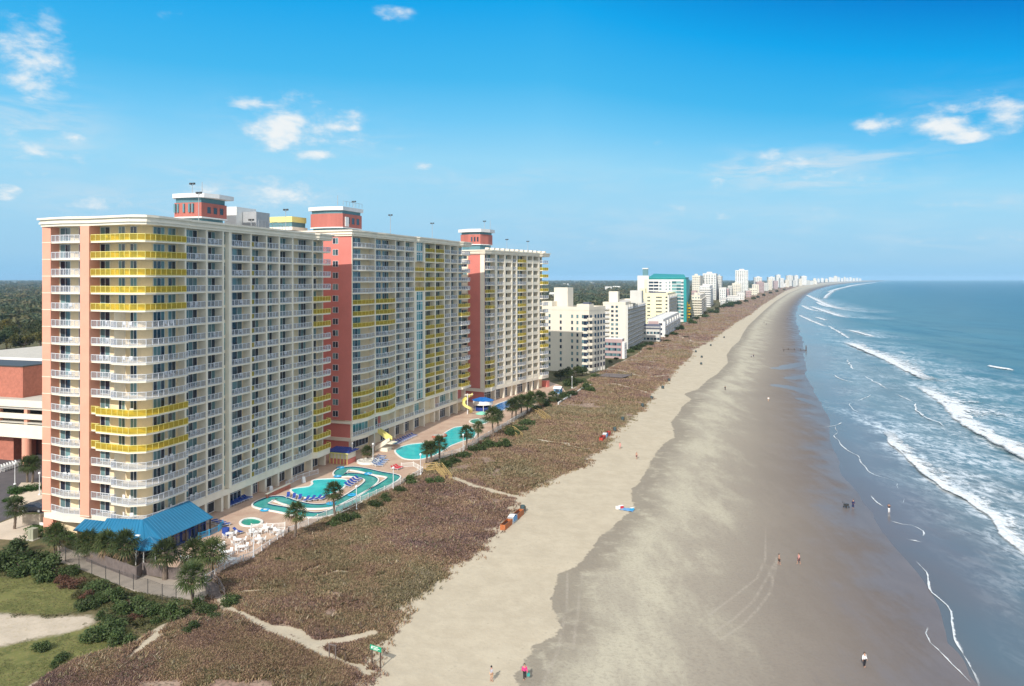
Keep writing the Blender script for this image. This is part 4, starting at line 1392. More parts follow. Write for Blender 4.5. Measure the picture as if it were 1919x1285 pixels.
mast(R1, -1.8, 42, ZR + 1.2, 4.2)
mast(R1, -1.8, 30, ZR + 1.2, 1.2)
mast(R1, -9, 22, 60.9, 1.6)
mast(R1, -8, 23.5, 60.9, 2.4, False)
for it in (T1['bal'], T1['win']):
    it.finish()
MB().use('white_trim').box(-13.0, -12.2, 0.62, 0.75, 6.0, 6.5).build('sign_plate', R1)

# ================================================================== middle tower
T2 = start_tower('hotel_tower', 'middle hotel tower with a broad red windowed end wall and a tall glazed strip', 'hotel', (-38.2, 184.0), math.atan2(-0.347, 0.938))
R2 = T2['root']
NF, Z1, FH = 16, 11.2, 2.76
ZR = Z1 + NF * FH
Lv = 68.0
MB().use('cream_stucco').prism([(-1.45, 0.3), (-1.45, Lv - 0.4), (-26, Lv - 0.4), (-26, 0.3)], 3.0, ZR).build('wall', R2)
mb = MB().use('red_stucco').box(-30, 0.1, -0.1, 0.28, 11.2, ZR)
mb.box(-30, -0.4, 0.0, 0.28, 7.1, 10.9).box(-30, -0.8, 0.05, 0.28, 3.0, 6.4)
mb.build('end_wall', R2)
mb = MB().use('cream_trim')
mb.prism([(-30, -0.4), (0.4, -0.4), (1.3, 5), (0.5, 10.8), (1.3, 16), (0.4, 21.4), (0.25, 61), (1.5, 62), (1.3, Lv + 0.8), (-30, Lv + 0.8)], 10.4, Z1 - 0.26)
mb.prism([(-30, -0.3), (0.1, -0.3), (0.9, 5), (0.2, 10.6), (0.2, 61), (0.6, 63), (0.6, Lv + 0.3), (-30, Lv + 0.3)], 6.3, 7.1)
mb.build('band_course', R2)
outl = [(-30, -0.3), (0.3, -0.3), (0.8, 4), (0.8, 8), (0.3, 10.8), (0.8, 14), (0.8, 18), (0.3, 21.4), (0.3, 32), (0.9, 33), (0.9, 51), (0.3, 52), (0.3, 61), (1.2, 62.4), (1.2, Lv + 0.6), (-30, Lv + 0.6)]
build_cornice(R2, outl, ZR - 0.2, CORN)
MB().use('roof_gravel').prism(offset_poly(outl, -0.6), ZR + 1.25, ZR + 1.38).build('roof', R2)
mb = MB().use('red_stucco')
for k in range(NF):
    T2['win'].add('redw', draw_window(1.55, 1.45, [0.78]), (-5.1, -0.1, Z1 + k * FH + 0.75))
    T2['win'].add('redw', draw_window(1.55, 1.45, [0.78]), (-14.1, -0.1, Z1 + k * FH + 0.75))
yl = (5, 6, 7, 13, 14, 15)
loggia_bay(T2, 0.25, 10.75, NF, Z1, FH, wins=((0.22, 0.58),), yellow=yl, bulge=1.0, desc='in the first bulging bay')
loggia_bay(T2, 10.75, 21.3, NF, Z1, FH, wins=((0.2, 0.52), (0.6, 0.9)), yellow=yl, bulge=1.0, desc='in the second bulging bay')
loggia_bay(T2, 21.3, 26.4, NF, Z1, FH, wins=((0.4, 0.97),), desc='in the third bay')
loggia_bay(T2, 26.4, 32.0, NF, Z1, FH, wins=((0.4, 0.97),), desc='in the fourth bay')
loggia_bay(T2, 38.4, 45.0, NF, Z1, FH, wins=((0.45, 0.95),), yellow=range(99), desc='in the yellow bay beside the glazed strip')
loggia_bay(T2, 45.0, 51.3, NF, Z1, FH, wins=((0.4, 0.97),), yellow=range(99), desc='in the second all-yellow bay')
loggia_bay(T2, 51.3, 55.6, NF, Z1, FH, wins=((0.45, 0.97),), desc='in the bay past the yellow ones')
loggia_bay(T2, 55.6, 61.0, NF, Z1, FH, wins=((0.45, 0.97),), desc='in the bay before the north corner')
loggia_bay(T2, 32.2, 38.3, NF, Z1, FH, wins=((0.05, 0.35),), yellow=(2, 3, 4), skip=tuple(r for r in range(NF) if r not in (2, 3, 4)), desc='in the break of the glazed strip')
for k in range(NF):
    r, z = NF - 1 - k, Z1 + k * FH
    y = r in (5, 6, 7, 13, 14, 15)
    pth = [(0.1, 61.15), (1.2, 61.8), (1.6, 66), (1.0, 68.6), (-1.0, 69.6)]
    T2['bal'].add('end', draw_slab(pth + [(-1.6, 68.5), (-1.6, 61.15)]), (0, 0, z), 0, draw_rail(pth, 'yellow_panel' if y else 'white_panel', 'yellow_metal' if y else 'white_metal'),
                  'corner balcony with translucent yellow infill' if y else None, ('e', y))
    T2['win'].add('endw', draw_window(2.6, 2.2, [1.3]), (-1.45, 61.6, z + 0.04), math.pi / 2)
    T2['win'].add('endw2', draw_window(2.0, 2.2, [1.0]), (-1.45, 65.2, z + 0.04), math.pi / 2)
    if r not in (2, 3, 4):
        T2['win'].add('strip', draw_window(4.0, 2.45, [1.33, 2.66], 'teal_glass', 'white_metal', True, 0.1), (0.0, 33.2, z + 0.1), math.pi / 2)
for a, c in ((0, 11), (14, 16)):
    MB().use('cream_trim').box(-1.6, -0.06, 32.2, 38.2, Z1 + a * FH, Z1 + c * FH - 0.25).build('stair_bay', R2)
    for q in (32.2, 37.3):
        MB().use('cream_trim').box(-0.06, 0.25, q, q + 0.9, Z1 + a * FH - 0.2, Z1 + c * FH - 0.25).build('stair_pier', R2)
pilasters(R2, (10.75, 21.3, 26.4, 32.0, 38.3, 45.0, 51.3, 55.6, 61.0), Z1 - 0.2, ZR - 0.2)
pilasters(R2, (0.1,), Z1 - 0.2, ZR - 0.2, w=0.3)
for a, c, zlo, zhi, g, n in ((1.2, 9.8, 7.6, 10.2, 'teal_glass', 6), (1.2, 10.0, 3.9, 6.2, 'shop_glass', 6), (11.4, 14.5, 7.2, 10.2, 'shop_glass', 2), (16, 20.5, 3.1, 6.0, 'shop_glass', 4), (22, 26, 3.1, 6.0, 'shop_glass', 4), (26.9, 31.6, 3.1, 6.0, 'shop_glass', 5),
                             (22, 24, 7.2, 10.0, 'shop_glass', 2), (27, 29, 7.2, 10.0, 'shop_glass', 2), (32.6, 37.6, 3.1, 6.0, 'shop_glass', 4), (32.6, 37.6, 7.2, 10.2, 'teal_glass', 3), (45.5, 47.5, 3.1, 6, 'shop_glass', 2), (49, 55, 3.1, 6.0, 'shop_glass', 5),
                             (49, 60.6, 7.2, 10.3, 'teal_glass', 7), (56, 60.6, 3.1, 6.0, 'shop_glass', 4)):
    shopfront(T2, (-1.45, a), (-1.45, c), zlo, zhi, g, n)
for v in (0.4, 10.75, 21.3, 26.4, 32.0, 38.3, 45, 48.2, 55.4, 61, 67):
    MB().use('cream_trim').box(-1.6, 0.0, v - 0.25, v + 0.25, 3.0, 10.35).build('pier', R2)
MB().use('red_stucco').box(-1.62, -1.3, 61.4, 67.5, 7.1, 10.3).box(-1.5, -1.38, 45.3, 48, 7.1, 10.2).box(-1.5, -1.38, 0.4, 1.1, 3, 6.3).box(-1.5, -1.3, 14.8, 16, 7.1, 10.2).build('red_panel', R2)
for a, c in ((0.6, 10.4), (11, 21), (21.6, 26.2), (26.7, 31.8), (32.3, 38.0), (45.3, 55.2)):
    T2['bal'].add(('low', a), draw_slab([(0.15, a), (0.15, c), (-1.6, c), (-1.6, a)], 0.1), (0, 0, 7.16), 0, draw_rail([(0.02, a), (0.02, c)]), None, ('low', a))
pp = [(-17, 8.0), (-14.5, 7.3), (-12, 7.05), (-9.5, 7.3), (-7.5, 8.0), (-7.5, 17), (-17, 17)]
pd = [(-17.4, 7.6), (-14.5, 6.8), (-12, 6.6), (-9.5, 6.9), (-7.2, 7.6), (-7.2, 17.3), (-17.4, 17.3)]
ph2 = penthouse(R2, pp, ZR + 1.2, (58.0, 61.4, 62.2, 63.4), pd)
MB().use('white_trim').box(-7.5, -7.35, 9.0, 10.6, 58.2, 60.6).build('door', ph2)
mb = MB().use('grey_metal')
for v in np.arange(8, 17.2, 1.5):
    mb.bar((-7.4, v, 63.4), (-7.4, v, 64.5), 0.04)
mb.bar((-7.4, 8, 64.5), (-7.4, 17, 64.5), 0.04).build('roof_rail', ph2)
mast(R2, -9, 8, 63.4, 2.6, False)
mast(R2, -8, 14, 63.4, 1.2)
mast(R2, -1.8, 22, ZR + 1.2, 5.0)
mast(R2, -1.8, 47, ZR + 1.2, 4.5)
MB().use('yellow_metal').box(-26, -19, 3, 9, 59.2, 60.6).use('teal_metal').box(-25.8, -19.2, 3.2, 8.8, 57.5, 59.2).use('cream_trim').box(-26.2, -18.8, 2.8, 9.2, 57.2, 58.0).build('stair_head', R2)
for it in (T2['bal'], T2['win']):
    it.finish()

# ================================================================== third tower
T3 = start_tower('hotel_tower', 'narrow hotel tower with a red wall strip and cream balcony grid, third along the beach', 'hotel', (-9.3, 261.4), math.atan2(-0.5, 0.866))
R3 = T3['root']
NF, Z1, FH = 17, 8.0, 2.68
ZR = Z1 + NF * FH
# columns of the sea front from the picture, solved on the front plane
def v3(px, u=0.0):
    r = (px - CX) / F
    return (-9.3 + 0.866 * u - r * (261.4 - 0.5 * u)) / (0.866 * r - 0.5)


V = {k: v3(k) for k in (909, 927, 931, 944, 947, 958, 960, 967, 969, 986, 988, 997, 999, 1008, 1011, 1023)}
Lv = V[1023]
MB().use('cream_stucco').prism([(-1.45, 0.3), (-1.45, Lv - 0.5), (-24, Lv - 0.5), (-24, 0.3)], 3.0, ZR).build('wall', R3)
MB().use('red_stucco').box(-6.5, 0.1, -0.1, 0.28, Z1 - 0.2, ZR).box(-26, -11.0, -0.1, 0.28, Z1 - 0.2, ZR).box(-26, -0.3, 0.0, 0.28, 3, 6.8).build('end_wall', R3)
outl = [(-26, -0.3), (0.3, -0.3), (0.7, 3), (0.3, V[927]), (0.3, V[1008]), (1.1, V[1011]), (1.0, Lv + 0.6), (-26, Lv + 0.6)]
build_cornice(R3, outl, ZR - 0.2, CORN)
for v in np.arange(1, Lv, 3.4):
    MB().use('cream_trim').box(-0.4, 1.0, v, v + 1.2, ZR + 1.36, ZR + 2.0).build('parapet_block', R3)
MB().use('roof_gravel').prism(offset_poly(outl, -0.6), ZR + 1.2, ZR + 1.34).build('roof', R3)
MB().use('cream_trim').prism([(-26, -0.4), (0.4, -0.4), (1.1, 3), (0.3, V[927]), (0.3, V[1008]), (1.1, V[1011]), (1.0, Lv + 0.4), (-26, Lv + 0.4)], 6.7, Z1 - 0.26).build('band_course', R3)
for k in range(NF):
    r, z = NF - 1 - k, Z1 + k * FH
    pth = [(-11.0, -0.6), (-6.5, -0.6)]
    T3['bal'].add('red', draw_slab([(-11, -0.7), (-6.5, -0.7), (-6.5, 0.3), (-11, 0.3)]), (0, 0, z), 0, (lambda mb: mb.use('cream_trim').box(-11, -6.5, -0.7, -0.58, 0, 0.9)), None, 'redr')
    T3['win'].add('r3', draw_window(3.2, 2.1, [1.6]), (-10.4, 0.28, z + 0.04))
    pth = [(0.1, V[1011]), (1.1, V[1011] + 0.6), (1.5, Lv - 1), (0.6, Lv + 0.9), (-1.2, Lv + 1.0)]
    y = r in (1, 2, 3, 4, 10, 11, 12)
    T3['bal'].add('end', draw_slab(pth + [(-1.6, Lv), (-1.6, V[1011])]), (0, 0, z), 0, draw_rail(pth, 'yellow_panel' if y else 'white_panel', 'yellow_metal' if y else 'white_metal'), 'corner balcony with translucent yellow infill' if y else None, ('e', y))
    T3['win'].add('endw', draw_window(3.0, 2.1, [1.5]), (-1.45, V[1011] + 0.8, z + 0.04), math.pi / 2)
loggia_bay(T3, 0.2, V[927], NF, Z1, FH, wins=((0.22, 0.52), (0.6, 0.92)), yellow=(4, 5, 6, 13, 14, 15, 16), bulge=0.8, desc='in the first bay past the red wall')
loggia_bay(T3, V[931], V[944], NF, Z1, FH, wins=((0.45, 0.85),), desc='in the second bay')
loggia_bay(T3, V[947], V[958], NF, Z1, FH, wins=((0.4, 0.9),), solid=True, desc='in the third bay')
loggia_bay(T3, V[960], V[967], NF, Z1, FH, wins=((0.4, 0.9),), desc='in the fourth bay')
loggia_bay(T3, V[969], V[986], NF, Z1, FH, wins=((0.2, 0.55), (0.65, 0.92)), yellow=(0, 1, 4, 5, 6, 7, 8, 9, 10, 11, 12), bulge=0.6, desc='in the bulging middle bay')
loggia_bay(T3, V[988], V[997], NF, Z1, FH, wins=((0.4, 0.95),), solid=True, desc='in the sixth bay')
loggia_bay(T3, V[999], V[1008], NF, Z1, FH, wins=((0.4, 0.95),), solid=True, desc='in the seventh bay')
for a, c in ((927, 931), (944, 947), (958, 960), (967, 969), (986, 988), (997, 999), (1008, 1011)):
    MB().use('cream_trim').box(-1.65, 0.2, V[a], V[c], Z1 - 0.2, ZR - 0.2).build('pilaster', R3)
MB().use('cream_trim').box(-1.65, 0.1, -0.12, 0.2, Z1 - 0.2, ZR - 0.2).build('pilaster', R3)
for a, c in ((909, 927), (931, 944), (947, 958), (969, 986), (988, 1008)):
    shopfront(T3, (-1.45, V[a] + 0.8), (-1.45, V[c] - 0.3), 3.1, 6.3, 'shop_glass', 4)
for a in (927, 944, 958, 967, 986, 997, 1008):
    MB().use('cream_trim').box(-1.6, 0.0, V[a], V[a] + 0.9, 3.0, 6.75).build('pier', R3)
MB().use('red_stucco').box(-1.6, 0.8, Lv - 0.5, Lv + 1.5, 3, 5.4).build('red_panel', R3)
pp = [(-13.0, 5.0), (-9, 3.8), (-4.8, 5.0), (-4.0, 9), (-4.8, 13), (-13, 13)]
pd = offset_poly(pp, 0.7)
penthouse(R3, pp, ZR + 1.2, (57.0, 60.4, 61.2, 62.6), pd)
mast(R3, -5, 8, 62.6, 2.2)
mast(R3, -4.5, 11, 62.6, 3.2, False)
mast(R3, -1.8, V[958], ZR + 1.2, 4.0)
mast(R3, -1.8, V[997], ZR + 1.2, 4.0)
for it in (T3['bal'], T3['win']):
    it.finish()
# ------------------------------------------------------------------ pools, pavilions, fences and furniture round the towers
DZ = 3.02


def smooth_loop(P, n=6):
    out = []
    k = len(P)
    P = [Vector(p) for p in P]
    for i in range(k):
        p0, p1, p2, p3 = P[i - 1], P[i], P[(i + 1) % k], P[(i + 2) % k]
        for q in range(n):
            t = q / n
            out.append(0.5 * ((2 * p1) + (p2 - p0) * t + (2 * p0 - 5 * p1 + 4 * p2 - p3) * t * t + (3 * p1 - p0 - 3 * p2 + p3) * t ** 3))
    return [(p.x, p.y) for p in out]


def water_mat(name, shallow, deep):
    m, nt, b = nt_new(name)
    P = pos(nt)
    L(nt, mixc(nt, sstep(nt, noise(nt, P, 0.35, 4), 0.35, 0.65), deep, shallow), b.inputs['Base Color'])
    b.inputs['Roughness'].default_value = 0.06
    b.inputs['IOR'].default_value = 1.33
    bn = N(nt, 'ShaderNodeBump', i_Strength=0.12, i_Distance=0.1)
    L(nt, noise(nt, P, 2.5, 4), bn.inputs['Height'])
    L(nt, bn.outputs[0], b.inputs['Normal'])
    MATS[name] = m


water_mat('pool_water', (0.02, 0.58, 0.58), (0.01, 0.47, 0.50))
water_mat('river_water', (0.07, 0.40, 0.36), (0.03, 0.28, 0.27))
water_mat('spa_water', (0.03, 0.34, 0.24), (0.02, 0.26, 0.20))
water_mat('blue_water', (0.02, 0.22, 0.55), (0.01, 0.15, 0.42))
mat('navy_tile', (0.02, 0.03, 0.09), 0.3, 0.2, 2.0)
mat('coping', (0.76, 0.76, 0.72), 0.6, 0.08, 1.0)


def ring(mb, a, c, z0, z1, mt='coping', inner='navy_tile'):
    n = len(a)
    mb.use(mt)
    for k in range(n):
        j = (k + 1) % n
        mb.poly([(*a[k], z1), (*a[j], z1), (*c[j], z1), (*c[k], z1)])
        mb.poly([(*c[k], z1), (*c[j], z1), (*c[j], z0), (*c[k], z0)])
    mb.use(inner)
    for k in range(n):
        j = (k + 1) % n
        mb.poly([(*a[k], z0), (*a[j], z0), (*a[j], z1), (*a[k], z1)])


def pool(name, label, pix, water, top=0.13, w=0.42, n=6, inner='coping'):
    P = smooth_loop(W2(pix, DZ), n)
    c = Vector((sum(p[0] for p in P) / len(P), sum(p[1] for p in P) / len(P)))
    P = [(p[0] - c.x, p[1] - c.y) for p in P]
    A = sum(P[k - 1][0] * P[k][1] - P[k][0] * P[k - 1][1] for k in range(len(P)))
    if A < 0:
        P = P[::-1]
    r = thing(name, label, 'pool', (c.x, c.y, DZ))
    MB().use(water).prism(P, -0.2, 0.04).build('water', r)
    mb = MB()
    ring(mb, P, offset_poly(P, w), -0.02, top, 'coping', inner)
    mb.build('coping', r)
    return r


pool('swimming_pool', 'turquoise kidney-shaped pool inside the winding lazy river', [(547, 918), (558, 915), (580, 912), (587, 907), (586, 903), (592, 899.5), (612, 898), (631, 897.6), (646, 899), (650, 905), (637, 918), (622, 925), (608, 929.5), (592, 932.5), (575, 932.5), (561, 929), (550, 923)], 'pool_water')
pool('swimming_pool', 'long turquoise two-lobed pool behind the palm row by the middle tower', [(742, 847), (748, 840), (765, 834), (786, 831), (808, 829), (826, 824), (831, 815), (840, 808), (853, 801.5), (868, 799.5), (882, 802), (891, 810), (886, 821), (869, 826), (845, 835), (834, 842), (822, 849), (806, 856), (783, 861), (757, 859)], 'pool_water')
pool('hot_tub', 'small green oval hot tub on the open pink paving', [(452, 980), (458, 974.5), (470, 972), (482, 974), (489, 978.5), (483, 983.5), (470, 986), (457, 984.5)], 'spa_water', 0.18, 0.4)
pool('wading_pool', 'little dark green oval pool under the mint parasol', [(881, 790), (886, 786.5), (897, 785), (908, 786.5), (913, 790), (908, 793.5), (896, 795), (886, 793.5)], 'spa_water')
pool('splash_pool', 'deep blue pool beside the blue-roofed bar at the third tower', [(921, 768), (930, 759), (948, 752), (962, 748), (968, 752), (958, 760), (944, 768), (930, 774)], 'blue_water')

# winding river: two rims with water between
LOOP = [(637, 888), (643, 881), (657, 878.5), (680, 881.5), (706, 887.5), (733, 892.5), (737, 897), (722, 908), (692, 926), (655, 946), (622, 961), (582, 966), (530, 956), (497, 950), (488, 945.5), (500, 938.5), (516, 934.5), (528, 937), (545, 943), (578, 949.5), (612, 949), (640, 940.5), (666, 926), (690, 909), (696, 900), (684, 894), (658, 890.5), (643, 891)]
cl = [Vector(p) for p in smooth_loop(W2(LOOP, DZ), 6)]
cc_ = sum(cl, Vector((0, 0))) / len(cl)
n = len(cl)
lft, rgt = [], []
for i in range(n):
    d = (cl[(i + 1) % n] - cl[i - 1]).normalized()
    s = Vector((-d.y, d.x))
    lft.append(tuple(cl[i] - cc_ + s * 1.3))
    rgt.append(tuple(cl[i] - cc_ - s * 1.3))
river = thing('lazy_river', 'winding lazy river channel with white rims looping round the kidney pool', 'lazy river', (cc_.x, cc_.y, DZ))
mb = MB().use('river_water')
for i in range(n):
    j = (i + 1) % n
    mb.poly([(*lft[i], 0.05), (*lft[j], 0.05), (*rgt[j], 0.05), (*rgt[i], 0.05)])
mb.build('water', river)
for side, sg in ((lft, 1), (rgt, -1)):
    out = []
    for i in range(n):
        d = (cl[(i + 1) % n] - cl[i - 1]).normalized()
        s = Vector((-d.y, d.x)) * sg
        out.append((side[i][0] + s.x * 0.3, side[i][1] + s.y * 0.3))
    mb = MB()
    ring(mb, side, out, 0.0, 0.24)
    mb.build('coping', river)
mat('float_blue', (0.03, 0.35, 0.62), 0.45, 0.08, 2.0)
for px, py, lb in ((497, 956.5, 'by the sharp west bend of the lazy river'), (620, 945, 'in the south channel below the kidney pool'), (660, 929, 'where the two river channels meet'), (690, 889, 'on the inner island rim'), (633, 894, 'by the far bend of the lazy river'), (638, 877, 'on the paving past the far bend of the river')):
    mb = MB().use('float_blue')
    prof = [(0.62 + 0.3 * math.cos(a), 0.12 + 0.14 * math.sin(a)) for a in np.linspace(0, 2 * math.pi, 9)]
    mb.lathe(prof, 14)
    p = at(px, py, DZ)
    tag(mb.build('float_ring', None, (p.x, p.y, DZ + (0.1 if py not in (877, 956.5) else 0.02)), smooth=True), 'light blue float ring lying ' + lb, 'float ring', 'blue float rings at the lazy river')

# ------------------------------------------------------------------ blue-roofed pavilion at the corner of the nearest tower
PV = thing('pool_bar', 'bar pavilion with a standing-seam blue metal roof wrapped round the tower corner', 'pavilion', (-57.5, 121.5, 0), math.atan2(-0.28, 0.96))


def seam_face(mb, a, b_, c, d, n):
    """roof plane a-b (eave) to d-c (ridge) with raised seams running down it"""
    a, b_, c, d = map(Vector, (a, b_, c, d))
    nm = (b_ - a).cross(d - a).normalized()
    if nm.z < 0:
        nm = -nm
    mb.poly([a, b_, c, d])
    mb.poly([a - nm * 0.12, d - nm * 0.12, c - nm * 0.12, b_ - nm * 0.12])
    for q, r in ((a, b_), (b_, c), (c, d), (d, a)):
        mb.poly([q, q - nm * 0.12, r - nm * 0.12, r])
    for k in range(1, n):
        t = k / n
        p, q = a.lerp(b_, t), d.lerp(c, t)
        if (p - q).length > 0.1:
            mb.bar(p + nm * 0.03, q + nm * 0.03, 0.045, 4)


mb = MB().use('blue_roof')
RC, RN, RW = (1.15, -2.0, 7.9), (1.15, 8.6, 7.9), (-5.4, -2.2, 7.6)
E1, E2, E3, E4 = (5.9, 8.6, 5.5), (5.6, -3.0, 5.5), (3.2, -5.0, 5.5), (-5.0, -5.2, 5.5)
seam_face(mb, E2, E1, RN, RC, 18)
seam_face(mb, E3, E2, RC, RC, 4)
seam_face(mb, E4, E3, RC, RW, 13)
seam_face(mb, (-11.0, -3.2, 5.5), (-5.0, -3.4, 5.5), (-5.2, -1.0, 6.6), (-11.0, -0.9, 6.6), 9)
mb.build('roof', PV)
MB().use('navy_roof').prism([(1.0, -1.6), (4.6, -2.2), (4.9, 8.0), (1.0, 8.0)], 3.0, 5.4).build('wall', PV)
for k in range(5):
    mb = MB()
    mb.rv = k * 0.23
    draw_window(1.7, 2.0, [0.85], 'shop_glass', 'navy_roof', True, 0.1)(mb)
    mb.build('window', PV, (4.72 + 0.03 * k, -1.6 + k * 1.95, 3.2), math.pi / 2 - 0.03)
for u, v in ((5.5, 8.3), (5.45, 5.5), (5.4, 2.6), (5.35, -0.2), (5.2, -2.8), (3.0, -4.6), (-1.5, -4.8), (-4.8, -4.9)):
    MB().use('wood_dark').box(u - 0.1, u + 0.1, v - 0.1, v + 0.1, 3.0, 5.5).build('post', PV)
MB().use('wood_tan').box(-10.8, -6.0, -2.6, -2.3, 3.0, 5.2).build('timber_wall', PV)
MB().use('white_trim').box(1.9, 2.6, -4.3, -3.9, 6.15, 6.3).build('roof_vent', PV)

gz = at(281, 1052, 3.0)
GZB = thing('gazebo', 'small octagonal blue-roofed gazebo below the big blue roof', 'gazebo', (gz.x, gz.y, 3.0))
mb = MB().use('blue_roof')
for k in range(8):
    a0, a1 = k * math.pi / 4, (k + 1) * math.pi / 4
    seam_face(mb, (2.3 * math.cos(a0), 2.3 * math.sin(a0), 2.35), (2.3 * math.cos(a1), 2.3 * math.sin(a1), 2.35), (0, 0, 3.7), (0, 0, 3.7), 3)
mb.build('roof', GZB)
for k in range(8):
    a0 = k * math.pi / 4
    MB().use('white_trim').bar((2.0 * math.cos(a0), 2.0 * math.sin(a0), 0), (2.0 * math.cos(a0), 2.0 * math.sin(a0), 2.4), 0.08).build('post', GZB)
MB().use('wood_dark').lathe([(1.8, 0), (1.8, 1.0), (1.6, 1.0), (1.6, 0)], 8).build('counter', GZB)

# kiosk with navy roof
kp = at(640, 867, 3.0)
KS = thing('snack_kiosk', 'snack kiosk with a flat navy roof between the first two towers', 'kiosk', (kp.x, kp.y, 3.0), math.radians(-18))
mb = MB().use('navy_roof')
seam_face(mb, (-2.9, -1.9, 2.9), (2.9, -1.9, 2.9), (2.0, 1.0, 3.5), (-2.0, 1.0, 3.5), 8)
mb.prism([(-2.9, -1.9), (2.9, -1.9), (2.9, 2.9), (-2.9, 2.9)], 2.72, 2.88)
mb.build('roof', KS)
MB().use('yellow_metal').box(-2.8, 2.8, -1.95, -1.92, 2.5, 2.72).build('fascia', KS)
MB().use('cream_trim').box(-2.3, 2.3, -1.2, 2.4, 1.2, 2.7).build('wall', KS)
MB().use('red_stucco').box(-2.35, 2.35, -1.3, 2.45, 0, 1.15).build('counter_front', KS)
for u in (-2.2, -1.3, -0.4, 0.5, 1.4, 2.2):
    MB().use('yellow_metal').box(u - 0.08, u + 0.08, -1.42, -1.3, 0, 2.7).build('post', KS)

# blue-roofed bar at the third tower
bp = at(905, 768, 3.0)
BB = thing('beach_bar', 'round-fronted white bar under a bright blue roof at the third tower', 'bar', (bp.x, bp.y, 3.0), math.radians(-25))
mat('bright_blue_roof', (0.01, 0.14, 0.45), 0.4, 0.1, 0.5)
mb = MB().use('bright_blue_roof')
for k in range(8):
    a0, a1 = k * math.pi / 4 + 0.39, (k + 1) * math.pi / 4 + 0.39
    seam_face(mb, (3.7 * math.cos(a0), 3.2 * math.sin(a0), 3.2), (3.7 * math.cos(a1), 3.2 * math.sin(a1), 3.2), (0.9 * math.cos(a1), 0.7 * math.sin(a1), 4.0), (0.9 * math.cos(a0), 0.7 * math.sin(a0), 4.0), 4)
mb.prism([(0.9 * math.cos(k * math.pi / 4 + 0.39), 0.7 * math.sin(k * math.pi / 4 + 0.39)) for k in range(8)], 3.95, 4.02)
mb.build('roof', BB)
MB().use('white_trim').lathe([(3.2, 1.9), (3.2, 3.1), (3.0, 3.1), (3.0, 1.9)], 16).build('fascia', BB)
MB().use('navy_roof').lathe([(2.9, 0), (2.9, 1.1), (2.5, 1.1), (2.5, 0)], 16).build('counter', BB)
for k in range(6):
    a0 = k * math.pi / 3
    MB().use('white_trim').bar((2.95 * math.cos(a0), 2.95 * math.sin(a0), 0), (2.95 * math.cos(a0), 2.95 * math.sin(a0), 2), 0.09).build('post', BB)

# yellow spiral slide and yellow outside stair
sp = at(876, 776, 3.0)
SL = thing('spiral_slide', 'yellow spiral slide in the corner between second and third tower', 'slide', (sp.x, sp.y, 3.0), 0, None, (0.75, 0.75, 1.0))
mb = MB().use('yellow_metal')
prev = None
for k in range(41):
    a = k / 40 * 2.2 * math.pi
    r0, r1, z = 1.0, 2.2, 5.6 * (1 - k / 40) + 0.35
    ci, ce = (r0 * math.cos(a), r0 * math.sin(a)), (r1 * math.cos(a), r1 * math.sin(a))
    cur = [(*ci, z + 0.5), (*ci, z), (*ce, z), (*ce, z + 0.9)]
    if prev:
        for q in range(3):
            mb.poly([prev[q], prev[q + 1], cur[q + 1], cur[q]])
    prev = cur
mb.build('chute', SL)
MB().use('white_metal').bar((0, 0, 0), (0, 0, 6.4), 0.2, 8).build('centre_post', SL)
MB().use('cream_trim').box(-1.2, 2.3, 0.6, 2.6, 5.75, 5.95).build('landing', SL)
ss = at(712, 846, 3.0)
ST = thing('outside_stair', 'cream outside stair with yellow side walls at the middle tower', 'stair', (ss.x, ss.y, 3.0), math.radians(-20))
for k, (z0, z1, y0) in enumerate(((0, 2.2, 0.0), (2.2, 4.2, 0.0))):
    mb = MB().use('yellow_metal' if k else 'cream_trim')
    xs = (-1.4, 2.0) if k == 0 else (2.0, -1.4)
    yy = 0 if k == 0 else 1.3
    pts = [(xs[0], yy, z0), (xs[1], yy, z1), (xs[1], yy, z1 + 1.1), (xs[0], yy, z0 + 1.1)]
    for dy in (0, 1.15):
        mb.poly([(p[0], p[1] + dy, p[2]) for p in pts])
        mb.poly([(p[0], p[1] + dy + 0.06, p[2]) for p in pts][::-1])
    mb.build('side_wall', ST)
    mb = MB().use('concrete')
    for q in range(11):
        t = q / 11
        x = xs[0] + (xs[1] - xs[0]) * t
        z = z0 + (z1 - z0) * (q + 1) / 11
        mb.box(min(x, x + (xs[1] - xs[0]) / 11), max(x, x + (xs[1] - xs[0]) / 11), yy + 0.06, yy + 1.1, z - 0.2, z)
    mb.build('flight', ST)
MB().use('cream_trim').box(2.05, 3.4, 0, 2.6, 2.0, 2.25).build('landing', ST)
MB().use('cream_trim').box(-1.5, 1.9, 0.3, 2.3, 0, 0.9).build('base', ST)

# ------------------------------------------------------------------ fences
def run(pts, step):
    out = []
    for i in range(len(pts) - 1):
        a, b_ = Vector(pts[i]), Vector(pts[i + 1])
        k = max(1, round((b_ - a).length / step))
        for q in range(k):
            out.append(a.lerp(b_, q / k))
    out.append(Vector(pts[-1]))
    return out


